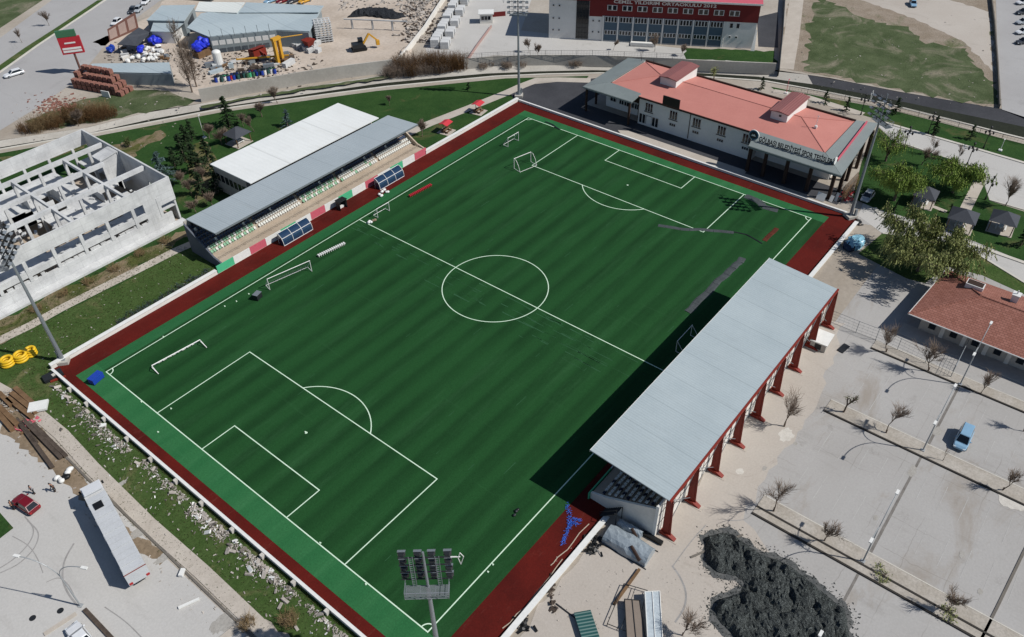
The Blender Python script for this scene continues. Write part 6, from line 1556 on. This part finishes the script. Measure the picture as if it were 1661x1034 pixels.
# lattice stack
q = G(527, 66); t = T('mould_stack', 'tall stack of pale lattice moulds at the end of the hangar', 'stack', (q.x, q.y, 0), R(-35))
for k in range(9):
    m = MB(); z = .1+k*.62
    for i in range(5): m.box(-2.2+i*1.02, -1.8, z, -1.9+i*1.02, 1.8, z+.3)
    m.box(-2.3, -1.9, z+.301, 2.3, -1.6, z+.5).box(-2.3, 1.6, z+.301, 2.3, 1.9, z+.5).box(-2.3, -.15, z+.301, 2.3, .15, z+.5); m.build('mould', M['rawwhite'], t, world=False)
g = random.Random(23); st0 = None
for k in range(16):
    q = G(g.uniform(478, 520), g.uniform(72, 86)); lb = 'pale stacked kerb blocks in the yard beside the yellow gantry'
    if st0 is None:
        st0 = T('block_stack', lb, 'blocks', (q.x, q.y, 0), .3, 'pale block stacks beside the gantry')
        for j in range(4): MB().box(-.9, -.5, j*.3, .9, .5, j*.3+.26).build('block', M['rawwhite'], st0, world=False)
    else: dup(st0, (q.x, q.y, 0), g.uniform(-.6, .6), lb)
# paving stacks in two rows, right
ps0 = None
for k in range(14):
    u = k/13; lb = 'grey cube stack of paving in the double row beside the school drive'
    for s, (a, b) in enumerate((((706, 76), (742, 2)), ((722, 78), (756, 2)))):
        if s == 1 and k % 3 == 2: continue
        p = G(a[0]+(b[0]-a[0])*u, a[1]+(b[1]-a[1])*u)
        if ps0 is None:
            ps0 = T('paving_stack', lb, 'paving stack', tuple(p), R(35), 'grey paving stacks beside the school drive')
            for j in range(3): MB().box(-1.1, -1.1, .12+j*.72, 1.1, 1.1, .8+j*.72).build('layer', M['rawwhite'], ps0, world=False)
            MB().box(-1.1, -1.1, 0, 1.1, 1.1, .119).build('pallet', M['timber'], ps0, world=False)
        else: dup(ps0, tuple(p), R(35), lb, None, (1, 1, .75+.25*((k*5+s) % 3)/2))
# guard booth
q = G(789, 36); t = T('guard_booth', 'small white guard booth with flat roof beside the school drive', 'booth', (q.x, q.y, 0), R(-50))
MB().box(-1.8, -1.3, 0, 1.8, 1.3, 2.7).build('wall', M['white'], t, world=False); MB().box(-2.2, -1.8, 2.71, 2.2, 1.8, 2.95).build('roof', M['whitem'], t, world=False)
for k in range(3): MB().box(-1.4+k*.95, -1.36, 1.1, -.65+k*.95, -1.305, 2.1).build('window', M['glassd'], t, world=False)
wall_line('low_wall', ((797, 28), (820, 26)), 1.3, .3, M['schoolred'], 'short dark red wall beside the guard booth')
# rubble fields
m = MB(); m2 = MB()
for k in range(520):
    q = G(g.gauss(678, 16), g.uniform(-5, 85)); q = G(678+(40-q.y*0)*0+g.gauss(0, 14)-(g.random()-.5)*10, g.uniform(-4, 70))
    rubble_piece(m if k % 3 else m2, q.x, q.y, g.uniform(.15, .8), .05)
for k in range(1100):
    q = G(g.gauss(400, 55), g.gauss(110, 14)) if k % 3 else G(g.gauss(235, 25), g.gauss(92, 8))
    if (q.y > 170 and q.x < 60): continue
    rubble_piece(m if k % 2 else m2, q.x, q.y, g.uniform(.1, .5), .05)
for k in range(220):
    q = G(g.uniform(200, 275), g.uniform(82, 106)); rubble_piece(m, q.x, q.y, g.uniform(.1, .45), .05)
for k in range(120):
    q = G(g.uniform(550, 720), g.uniform(0, 20)); rubble_piece(m, q.x, q.y, g.uniform(.2, .8), .05)
tag(m.build('yard_debris', M['rubble'], None), 'pale building debris strewn about the builders yard', 'debris', None, 'stuff')
tag(m2.build('yard_scrap', M['darkwood'], None), 'dark scrap and timber strewn about the builders yard', 'scrap', None, 'stuff')
fr = T('post_frame', 'row of pale concrete posts carrying a beam before the black heap', 'frame', tuple(G(565, 45)))
for x in (572, 605, 637): q = G(x, 47+(x-572)*.04); MB().box(q.x-.2, q.y-.2, 0, q.x+.2, q.y+.2, 2.6).build('post', M['rawwhite'], fr)
MB().bar(tuple(G(560, 47)+Vector((0, 0, 2.75))), tuple(G(662, 51)+Vector((0, 0, 2.75))), .3, .28).build('beam', M['rawwhite'], fr)
# timber bundles and crates crowding the yard between hangar and wall
g = random.Random(37)
for k in range(26):
    px = (g.uniform(345, 470), g.uniform(104, 122)); px = (px[0], px[1]-(px[0]-345)*.1); mt, nm = g.choice((('timber', 'brown timber'), ('darkwood', 'dark timber'), ('rawwhite', 'pale block'), ('hroof', 'pale blue sheet'), ('steel', 'grey steel')))
    o = slab_thing(px, (g.uniform(1.2, 4), g.uniform(.6, 1.4), g.uniform(.4, 1.4)), g.uniform(-.7, .3), M[mt], nm+' bundle among the clutter between the hangar and the yard wall', 'material_bundle', 'bundle', 0, 'bundles cluttering the yard by the wall')
for k in range(16):
    px = (g.uniform(192, 275), g.uniform(76, 100)); mt, nm = g.choice((('timber', 'brown timber'), ('white', 'white'), ('steel', 'grey steel'), ('rawwhite', 'pale block')))
    slab_thing(px, (g.uniform(.8, 2.4), g.uniform(.6, 1.2), g.uniform(.4, 1.1)), g.uniform(-.9, .9), M[mt], nm+' bundle among the white sacks in the front corner of the yard', 'material_bundle', 'bundle', 0, 'bundles among the white sacks')
# things on top edge
beam_px((300, -2), (345, 2), 2.0, 1.5, M['cardark'], 'dark parked trailer behind the hangar at the top edge', 'trailer', 'trailer')
for k, (x, mt, nm) in enumerate(((432, 'blue', 'blue'), (452, 'red', 'red'), (470, 'cardark', 'dark'), (488, 'cat', 'orange'))):
    car((x, 4), (x+13, -1), {'blue': 'carblue', 'red': 'carred', 'cardark': 'cardark', 'cat': 'cat'}[mt], nm+' vehicle parked behind the hangar at the top edge', 'hatch', 4.6)
b0 = None
for k in range(6):
    q = G(1655+k % 2*4, 4+k*17); lb = 'white vehicle half cut by the right edge on the far side road'
    if k < 5: car((1652, 5+k*16), (1668, 3+k*16), ('carwhite', 'cardark', 'carsilver', 'carwhite', 'cardark')[k], ('white', 'dark', 'silver', 'second white', 'second dark')[k]+' car at the right picture edge on the far side road', 'hatch', 4.3)

# ================================================================== TREES AND SHRUBS
M['bark'] = pm('grey_brown_bark', '#74675c', '#5b4f46', 2, 9, .8, .95, .1, fine=.25)
M['twig'] = plain('dry_brown_twig', '#86776a', .95, .05)
M['twig2'] = plain('reddish_dry_brush', '#6a5138', .95, .05)
M['twig3'] = plain('straw_brush', '#8a7658', .95, .05)
def leaf_mat(n, c, c2):
    t = NT(n); k = t.mix(t.ramp(t.noise(1.3, 3, .6), .35, .65), lin(c), lin(c2)); oi = t.n.new('ShaderNodeObjectInfo')
    t.b.inputs['Transmission Weight'].default_value = 0; return t.done(k, .8, .15)
M['leafw'] = leaf_mat('willow_leaf', '#8e925e', '#737b4b'); M['leafg'] = leaf_mat('fresh_willow_leaf', '#819448', '#687d3b'); M['leafd'] = leaf_mat('conifer_needle', '#33432a', '#233320'); M['leafs'] = leaf_mat('blue_spruce_needle', '#566867', '#3f5250')
M['leafb'] = leaf_mat('olive_leaf', '#4e5330', '#3b4426'); M['leafl'] = leaf_mat('lavender_leaf', '#41504f', '#313d3a')
def rot_about(v, ax, a): return Matrix.Rotation(a, 3, ax) @ v
def branches(m, seed, H, spread=.6, levels=4, r0=.1, trunk=.28, kids=(3, 4), n=4, up=.25, lens=.62):
    g = random.Random(seed); tips = []
    def grow(p, d, L, r, lv):
        segs = 3 if lv < 2 else 2; q = p
        for k in range(segs):
            d = (d+Vector((g.uniform(-.14, .14), g.uniform(-.14, .14), g.uniform(-.02, .14)))).normalized(); e = q+d*(L/segs); m.tube(tuple(q), tuple(e), r*(1-.25*k/segs), r*(1-.25*(k+1)/segs), n if lv < 2 else 3, cap=False); q = e
            if lv >= 2: tips.append((q.copy(), d.copy(), lv))
            if 0 < lv < levels and k < segs-1 and g.random() < .7: child(q, d, L*.5, r*.5, lv+1)
        if lv < levels:
            for _ in range(g.randint(*kids)): child(q, d, L*lens*g.uniform(.75, 1.2), r*.62, lv+1)
    def child(q, d, L, r, lv):
        ax = d.orthogonal().normalized(); ax = rot_about(ax, d, g.uniform(0, 6.28)); nd = rot_about(d, ax, spread*g.uniform(.6, 1.25)); nd.z += up; grow(q, nd.normalized(), L, max(r, .012), lv)
    grow(Vector((0, 0, 0)), Vector((g.uniform(-.06, .06), g.uniform(-.06, .06), 1)), H*trunk, r0, 0); return tips
def leaves(m, tips, seed, per, size, spread, droop=0.0, zmin=.3):
    g = random.Random(seed)
    for p, d, lv in tips:
        for _ in range(per):
            c = p+Vector((g.gauss(0, spread), g.gauss(0, spread), g.gauss(0, spread)-droop*g.random()))
            if c.z < zmin: continue
            a = Vector((g.uniform(-1, 1), g.uniform(-1, 1), g.uniform(-.6, .6)-droop*.8)).normalized(); b = a.orthogonal().normalized(); b = rot_about(b, a, g.uniform(0, 6.28)); s = size*g.uniform(.6, 1.4); w_ = s*.45
            m.add([tuple(c-a*s), tuple(c-b*w_), tuple(c+a*s), tuple(c+b*w_)], [(0, 1, 2, 3)])
def fit_height(ms, H, wide=1.0):
    zm = max((v[2] for m in ms for v in m.v), default=1); k = H/zm
    for m in ms: m.v = [(x*k*wide, y*k*wide, z*k) for x, y, z in m.v]
def bare_tree(px, H, seed, label, group='bare trees', mat='bark', name='bare_tree', cat='tree', r0=None, wide=1.0, **k):
    q = G(*px); t = T(name, label, cat, (q.x, q.y, 0), 0, group); m = MB(); m2 = MB(); r0 = r0 or .0105*H
    o = dict(trunk=.2, lens=.8, spread=.46, up=.24, kids=(2, 4)); o.update(k)
    m.tube((0, 0, -.05), (0, 0, H*.1), r0*1.3, r0, 7); tips = branches(m, seed, H, r0=r0, **o)
    g = random.Random(seed+99)
    for p, d, lv in tips:
        for _ in range(1 if group == 'bare trees in the car park' else 2):
            e = p+(d+Vector((g.uniform(-.6, .6), g.uniform(-.6, .6), g.uniform(-.1, .5)))).normalized()*H*.11*g.uniform(.5, 1.3); m2.tube(tuple(p), tuple(e), .014, .006, 3, cap=False)
    fit_height((m, m2), H, wide)
    if 'levels' in k:
        n0 = len(m.v); m.v += m2.v; m.f += [tuple(i+n0 for i in f) for f in m2.f]; m.mi = [0]*len(m.mi)+[1]*len(m2.mi); m.build('trunk', [M[mat], M['twig']], t, world=False); return t
    m.build('trunk', M[mat], t, world=False); m2.build('crown', M['twig' if mat == 'bark' else mat], t, world=False); return t
def willow(px, H, Rr, seed, label, n=420, lm='leafw', sz=.15):
    q = G(*px); t = T('willow', label, 'tree', (q.x, q.y, 0), 0, 'willows in the right-hand park'); g = random.Random(seed); m = MB(); l = MB(); sites = []
    m.tube((0, 0, -.05), (0, 0, H*.2), .04*H, .032*H, 8)
    for k in range(9):
        a = 6.283*k/9+g.uniform(-.3, .3); rr = Rr*g.uniform(.65, 1.0); top = H*g.uniform(.7, 1.0); p0 = Vector((0, 0, H*.2)); r_ = .02*H; prev = p0; da = g.uniform(-.25, .25)
        for s in range(1, 9):
            u = s/8; p = Vector((math.cos(a+da*u)*rr*u**1.15, math.sin(a+da*u)*rr*u**1.15, H*.2+(top-H*.2)*math.sin(u*1.75)/math.sin(1.57)+g.uniform(-.12, .12))); m.tube(tuple(prev), tuple(p), r_, r_*.8, 5, cap=False); r_ *= .8
            if u > .3:
                for _ in range(3):
                    e = p+Vector((g.gauss(0, 1), g.gauss(0, 1), g.uniform(.1, 1.0)))*(.17*Rr); m.tube(tuple(p), tuple(e), max(.02, r_*.5), .012, 3, cap=False); sites.append((p, e))
            prev = p
    for _ in range(n):
        p, e = g.choice(sites); c = p+(e-p)*g.random()+Vector((g.gauss(0, .35), g.gauss(0, .35), g.gauss(0, .25))); L = g.uniform(.5, .26*H+.6); d = Vector((g.gauss(0, .25)+c.x*.03, g.gauss(0, .25)+c.y*.03, -1)).normalized(); k = int(L/.22)+1
        for j in range(k):
            c2 = c+d*(L*j/k); 
            if c2.z < .6: break
            b = Vector((g.uniform(-1, 1), g.uniform(-1, 1), g.uniform(-.4, .4))).normalized()*sz*.5; a_ = (d+Vector((g.gauss(0, .5), g.gauss(0, .5), 0))).normalized()*sz*g.uniform(.7, 1.5)
            l.add([tuple(c2-a_), tuple(c2-b), tuple(c2+a_), tuple(c2+b)], [(0, 1, 2, 3)])
    m.build('trunk', M['bark'], t, world=False); l.build('crown', M[lm], t, world=False); return t
def leafy_tree(px, H, seed, label, lm, per, size, spr, droop=0, group=None, name='leafy_tree', cat='tree', **k):
    q = G(*px); t = T(name, label, cat, (q.x, q.y, 0), 0, group); m = MB(); tips = branches(m, seed, H, r0=.03*H, **k); m.build('trunk', M['bark'], t, world=False); l = MB(); leaves(l, tips, seed, per, size, spr, droop); l.build('crown', M[lm], t, world=False); return t
def conifer(px, H, seed, label, lm, wid=.24, group='conifers on the lawn', name='conifer', dens=1.0):
    q = G(*px); t = T(name, label, 'tree', (q.x, q.y, 0), 0, group); MB().tube((0, 0, 0), (0, 0, H*.95), .035*H, .01, 7).build('trunk', M['bark'], t, world=False)
    g = random.Random(seed); m = MB(); n = int(46*dens*H/6)
    for i in range(n):
        z = H*(.08+.9*(i/n)); rr = wid*H*(1-z/H)**.8*g.uniform(.75, 1.2); a = g.uniform(0, 6.28)
        for j in range(int(9*dens)):
            u = (j+1)/(9*dens); x, y = math.cos(a)*rr*u, math.sin(a)*rr*u; zz = z-.25*rr*u+g.uniform(-.05, .1)
            for _ in range(3):
                d = Vector((math.cos(a)+g.uniform(-.8, .8), math.sin(a)+g.uniform(-.8, .8), g.uniform(-.5, .25))).normalized(); s = g.uniform(.14, .34)*(H/6)**.5; b = d.orthogonal().normalized(); b = rot_about(b, d, g.uniform(0, 6))*s*.38; c = Vector((x+g.uniform(-.15, .15), y+g.uniform(-.15, .15), zz)); m.add([tuple(c-b), tuple(c+d*s), tuple(c+b), tuple(c-d*s*.5)], [(0, 1, 2, 3)])
    m.build('crown', M[lm], t, world=False); return t
def shrub(px, r, H, seed, label, lm, n=500, group=None, name='shrub', twig=None, size=.16):
    q = G(*px); t = T(name, label, 'shrub', (q.x, q.y, 0), 0, group); g = random.Random(seed); m = MB(); st = MB()
    for k in range(14):
        a = g.uniform(0, 6.28); e = (math.cos(a)*r*.8*g.random(), math.sin(a)*r*.8*g.random(), H*g.uniform(.5, .9)); st.tube((e[0]*.2, e[1]*.2, 0), e, .03, .01, 3, cap=False)
    st.build('stems', M[twig or 'bark'], t, world=False); C_ = [(g.gauss(0, r*.5), g.gauss(0, r*.5), H*g.uniform(.3, .75), g.uniform(.25, .5)) for _ in range(9)]
    for _ in range(n):
        c_ = g.choice(C_); c = Vector((c_[0]+g.gauss(0, r*c_[3]*.6), c_[1]+g.gauss(0, r*c_[3]*.6), max(.08, c_[2]+g.gauss(0, H*.18)))); a = Vector((g.uniform(-1, 1), g.uniform(-1, 1), g.uniform(-.5, 1))).normalized(); b = a.orthogonal().normalized(); b = rot_about(b, a, g.uniform(0, 6)); s = size*g.uniform(.6, 1.4); m.add([tuple(c-a*s), tuple(c-b*s*.45), tuple(c+a*s), tuple(c+b*s*.45)], [(0, 1, 2, 3)])
    m.build('foliage', M[lm], t, world=False); return t
def brush(px, r, H, seed, label, mat, n=260, group=None, name='dry_bush'):
    q = G(*px); t = T(name, label, 'shrub', (q.x, q.y, 0), 0, group); g = random.Random(seed); m = MB(); tw = MB()
    for k in range(n):
        a = g.uniform(0, 6.28); b = r*.75*math.sqrt(g.random()); x, y = math.cos(a)*b, math.sin(a)*b; hh = H*g.uniform(.5, 1.05)*(1-.35*(b/r)**2); dx, dy = g.gauss(0, .13)*hh+math.cos(a)*.12*hh, g.gauss(0, .13)*hh+math.sin(a)*.12*hh; p1 = (x+dx*.4, y+dy*.4, hh*.5); p2 = (x+dx, y+dy, hh); m.tube((x, y, -.05), p1, .03, .022, 3, cap=False); m.tube(p1, p2, .022, .008, 3, cap=False)
        for _ in range(4):
            u = g.uniform(.35, 1); s0 = Vector((x+dx*u, y+dy*u, hh*u)); e = s0+Vector((g.gauss(0, .28), g.gauss(0, .28), g.uniform(.1, .6))); tw.tube(tuple(s0), tuple(e), .016, .007, 3, cap=False)
    m.build('stems', M[mat], t, world=False); tw.build('twigs', M[mat], t, world=False); return t
# car park
for px, H, sd_, lb in (((1272,692),7.4,1,'large bare tree with many spreading limbs beside the right stand'), ((1254.5,830),6.6,2,'bare tree at the head of the double-kerbed planting strip'), ((1337,878),5.0,3,'small fuzzy bare tree midway along the double-kerbed planting strip'), ((1437,703),5.6,5,'slim bare tree left of the lamp in the middle planting strip'), ((1626,796),4.6,7,'bare tree near the right edge in the middle planting strip'), ((1437,572),6.6,8,'bare tree beside the mesh fence nearest the right stand'), ((1505,603),6.4,9,'bare tree between the mesh fence and the tiled house'), ((1590,640),4.6,10,'slim bare tree right of the lamp in front of the tiled house'), ((1537,992),4.8,11,'bare tree near the bottom right corner above a green tuft'), ((1107,1031),5.0,12,'bare tree at the bottom edge beside the shiny panel'), ((1660,700),5,13,'bare tree cut by the right picture edge above the planting strip')):
    bare_tree(px, H, sd_, lb, 'bare trees in the car park', kids=(2, 4), wide=1.15)
leafy_tree((1368,669), 6.0, 4, 'small tree keeping brown leaves at the head of the middle planting strip', 'leafb', 1, .11, .22, 0, None, 'brown_leaf_tree', levels=3, kids=(2, 3), spread=.5)
bare_tree((1529,748), 2.6, 6, 'tiny bare sapling left of the blue van', 'bare trees in the car park', levels=2)
shrub((1434,936), 1.0, .7, 31, 'green tuft in the double-kerbed planting strip', 'leafw', 260, 'green tufts in the planting strip', size=.12); shrub((1538,990), 1.2, .7, 32, 'green tuft below the bare tree near the bottom right corner', 'leafw', 300, 'green tufts in the planting strip', size=.12)
# park on the right
willow((1488,440), 7.6, 8.6, 41, 'big spreading olive green willow beside the tiled house', 4600, 'leafw', .2)
willow((1450,326), 7.2, 4.8, 42, 'bright green willow between the clubhouse and the first gazebo', 1900, 'leafg', .18)
willow((1545,313), 6.4, 5.2, 43, 'rounded green willow between the gazebos and the plaza', 1900, 'leafg', .18)
willow((1436,262), 6.4, 3.4, 44, 'tall narrow green willow close to the clubhouse end canopy', 420, 'leafg', .15)
bare_tree((1631,334), 7.2, 45, 'large bare tree on the plaza edge at the right', 'bare trees by the plaza')
bare_tree((1552,264), 4.2, 46, 'slender bare sapling at the plaza kerb left of the park lamp', 'bare trees by the plaza', levels=3)
bare_tree((1495,268), 4.6, 47, 'pinkish bare bushy tree on the lawn by the plaza', 'bare trees by the plaza', trunk=.14, wide=1.2)
bare_tree((1512,252), 4.6, 48, 'thin bare sapling at the plaza edge beside the pinkish tree', 'bare trees by the plaza', levels=3)
for k, (px, H, lb) in enumerate((((1513,218),4.4,'dark conifer beside the park lamp beyond the plaza'), ((1573,226),3.6,'dark conifer on the far lawn between two park lamps'), ((1452,186),4.2,'dark leaning conifer behind the far right floodlight'), ((1372,180),3.6,'dark conifer behind the clubhouse near the railing'), ((1338,168),3.6,'dark conifer behind the rear corner of the clubhouse'), ((1235,146),3.4,'dark round conifer beside the slim pink post'), ((1655,400),4.5,'dark conifer at the right picture edge behind a gazebo'), ((1450,345),2.4,'low dark conifer on the lawn before the first gazebo'), ((1540,345),2.0,'low dark conifer beside the middle gazebo'))):
    conifer(px, H, 60+k, lb, 'leafd', .3, 'dark conifers in the right-hand park')
leafy_tree((1158,130), 5.5, 49, 'thin pale green tree behind the clubhouse beside the canal', 'leafw', 2, .14, .4, .2, None, 'pale_tree', levels=3)
# left lawn
for k, (px, H, lm_, wd, lb) in enumerate((((372,206),7.6,'leafd',.34,'dark conifer on the lawn left of the grey gazebo'), ((306,244),6.2,'leafd',.3,'dark conifer nearest the unfinished building on the lawn'), ((322,282),7.2,'leafd',.3,'tall dark conifer in the thicket behind the hall'), ((300,262),6.6,'leafd',.3,'dark conifer behind the blue spruce'), ((268,294),7.0,'leafs',.5,'broad blue-grey spruce beside the unfinished building'), ((467,206),4.4,'leafs',.36,'blue-grey spruce behind the white hall roof'), ((352,312),5.2,'leafd',.36,'dark conifer against the end of the white-roofed hall'), ((338,262),5.6,'leafd',.34,'dark conifer in front of the grey gazebo'), ((760,146),2.0,'leafd',.3,'tiny conifer alone on the open lawn'))):
    conifer(px, H, 80+k, lb, lm_, wd*1.12, 'conifers on the left lawn', dens=1.3)
leafy_tree((210,238), 4.4, 51, 'small olive bush tree behind the unfinished building', 'leafb', 2, .15, .4, .1, None, 'olive_tree', levels=3, trunk=.15)
for k, (px, H, lb) in enumerate((((312,318),4.2,'brown bare bush beside the blue-grey spruce'), ((330,300),4.5,'brown bare tree in the thicket behind the hall'), ((412,214),4.2,'thin bare tree on the lawn right of the grey gazebo'), ((395,206),3.8,'thin bare tree behind the grey gazebo'), ((685,222),4.2,'dense bare tree at the far corner of the grey-roofed stand'), ((632,172),2.6,'small pinkish bare shrub alone on the open lawn'), ((450,168),4.5,'thin bare tree by the canal edge behind the hall'), ((214,168) if False else (128,205),4.5,'thin bare tree among the dry bushes by the canal'))):
    bare_tree(px, H, 100+k, lb, 'bare trees on the left', kids=(3, 4), spread=.5 if H < 9 else .3, trunk=.2 if H < 9 else .3, up=.2 if H < 9 else .5, r0=.014*H, wide=1.0 if H < 9 else .55)
for k, (px, H, lb) in enumerate((((1062,84),5.0,'bare street tree in front of the school windows'), ((872,92),3.8,'bare tree at the left end of the school yard'), ((858,86),4.0,'bare tree beside the far floodlight in the school yard'), ((1106,92),3.4,'small bare tree at the school lawn edge'), ((995,82),3.2,'small bare tree before the school steps'), ((80,42),5.0,'bare tree on the far left road verge'), ((36,70),4.5,'bare tree on the median left end'))):
    bare_tree(px, H, 130+k, lb, 'bare trees by the roads and school')
for k, (px, H, lb) in enumerate((((296,300),3.4,'low brown bare bush in front of the blue-grey spruce'), ((345,335),3.2,'low brown bare bush at the near corner of the grey-roofed stand'), ((318,345),3.0,'low bare bush between the unfinished building and the stand'), ((360,235),4.2,'bare shrub tree between two dark conifers on the lawn'), ((340,225),4.0,'thin bare tree among the conifers near the white lamp post'), ((425,190),4.0,'bare tree on the lawn behind the white hall roof'))):
    bare_tree(px, H, 160+k, lb, 'bare trees on the left', wide=1.25, trunk=.12)
for k, (px, H, lb) in enumerate((((285,272),4.6,'dark conifer touching the left of the blue-grey spruce'), ((330,318),5.6,'dark conifer nearest the stand roof corner'), ((312,226),5.0,'dark conifer left of the white lamp post'), ((352,285),5.0,'dark conifer close to the hall wall'))):
    conifer(px, H, 180+k, lb, 'leafd', .36, 'conifers on the left lawn', dens=1.2)
def poplar(px, H, Rr, seed, label):
    q = G(*px); t = T('bare_poplar', label, 'tree', (q.x, q.y, 0), 0, 'bare poplars at the yard wall'); g = random.Random(seed); m = MB(); tw = MB(); m.tube((0, 0, -.05), (0, 0, H*.5), .2, .12, 7).tube((0, 0, H*.5), (.1, .1, H*.98), .12, .02, 6)
    for k in range(70):
        z = H*(.1+.82*g.random()); a = g.uniform(0, 6.28); L = H*.26*(1-.45*z/H)*g.uniform(.6, 1.1); r_ = Rr*g.uniform(.35, 1)*(1-.5*(z/H)**2); p0 = Vector((0, 0, z)); p1 = Vector((math.cos(a)*r_*.6, math.sin(a)*r_*.6, z+L*.45)); p2 = Vector((math.cos(a)*r_, math.sin(a)*r_, min(H*1.02, z+L))); m.tube(tuple(p0), tuple(p1), .05, .035, 4, cap=False).tube(tuple(p1), tuple(p2), .035, .012, 3, cap=False)
        for _ in range(14):
            u = g.uniform(.2, 1); s0 = p0+(p2-p0)*u; e = s0+Vector((g.gauss(0, .45), g.gauss(0, .45), g.uniform(.3, 1.5))); tw.tube(tuple(s0), tuple(e), .022, .009, 3, cap=False)
    m.build('trunk', M['bark'], t, world=False); tw.build('crown', M['twig'], t, world=False)
poplar((312,150), 17, 2.6, 301, 'very tall fuzzy bare poplar at the corner of the yard wall'); poplar((319,141), 11, 2.2, 302, 'shorter fuzzy bare poplar just behind the very tall one')
# dry brush
g = random.Random(77)
for k in range(15):
    u = k/14; px = (640+108*u+g.uniform(-4, 4), 121-10*u+g.uniform(-9, 3)); brush(px, 2.6, 4.6*(.8+.4*g.random()), 200+k, 'tall brown dry bush in the thicket between canal and school drive', 'twig2' if k % 3 else 'twig', 210, 'brown canal-side thicket')
for k in range(9):
    u = k/8; px = (632+90*u, 124-9*u); brush(px, 2.2, 3.0, 220+k, 'greyish dry bush at the foot of the brown thicket', 'twig', 120, 'grey bushes at the thicket foot')
for k in range(13):
    u = k/12; px = (50+125*u+g.uniform(-5, 5), 212-22*u+g.uniform(-8, 2)); brush(px, 2.6, 3.6*(.7+.5*g.random()), 230+k, 'straw brown dry bush on the bank left of the brick stacks', 'twig3' if k % 2 else 'twig2', 190, 'straw brown bushes on the canal bank')
for k in range(8):
    px = (780+g.uniform(0, 170), 106+g.uniform(0, 5)); brush(px, 1.4, 1.4, 250+k, 'low dry scrub at the foot of the school retaining wall', 'twig', 70, 'dry scrub along the retaining wall')
for k in range(6):
    px = (40+g.uniform(0, 160), 440+g.uniform(-20, 40)); px = (60+k*42, 500-k*21+g.uniform(-3, 6)); brush(px, 1.3, 1.0, 260+k, 'low dry scrub beside the apron of the unfinished building', 'twig3', 60, 'dry scrub by the unfinished building')
for k in range(16):
    u = k/15; x = 10+15*u if k < 7 else 17+9*u
    q = (7.5+k*1.15, 76.9+g.uniform(-.2, .5)); t_px = q
    t = shrub((0, 0), .8, .75, 280+k, 'low blue-grey lavender shrub along the outside of the left wall', 'leafl', 150, 'lavender shrubs along the left wall', 'lavender_shrub', size=.11); t.location = (q[0], q[1], 0)
brush((402, 1016), 1.2, 1.3, 290, 'pale dry bush on the verge at the bottom edge', 'twig3', 80); brush((470, 1010), 1.4, 1.6, 291, 'dry twiggy bush on the verge beside the near wall, bottom', 'twig3', 90)
# grass tufts on the rough verge
m = MB(); g = random.Random(91)
for k in range(5200):
    if k % 2: u = g.random(); pa, pb = G(60, 600), G(600, 1060); x, y = pa.x+(pb.x-pa.x)*u-g.uniform(-1, 9)+2, pa.y+(pb.y-pa.y)*u; x = min(x, -5.6)
    else: x, y = g.uniform(-10, 27), g.uniform(76.6, 93)
    for _ in range(3):
        a = g.uniform(0, 6.28); s = g.uniform(.06, .16); hh = g.uniform(.1, .28); ox, oy = x+g.uniform(-.12, .12), y+g.uniform(-.12, .12)
        m.add([(ox-math.cos(a)*s*.4, oy-math.sin(a)*s*.4, 0), (ox+math.cos(a)*s*.4, oy+math.sin(a)*s*.4, 0), (ox+g.uniform(-.1, .1), oy+g.uniform(-.1, .1), hh)], [(0, 1, 2)])
tag(m.build('grass_tufts', M['leafb'], None), 'tufts of rough grass on the verges', 'grass', None, 'stuff')
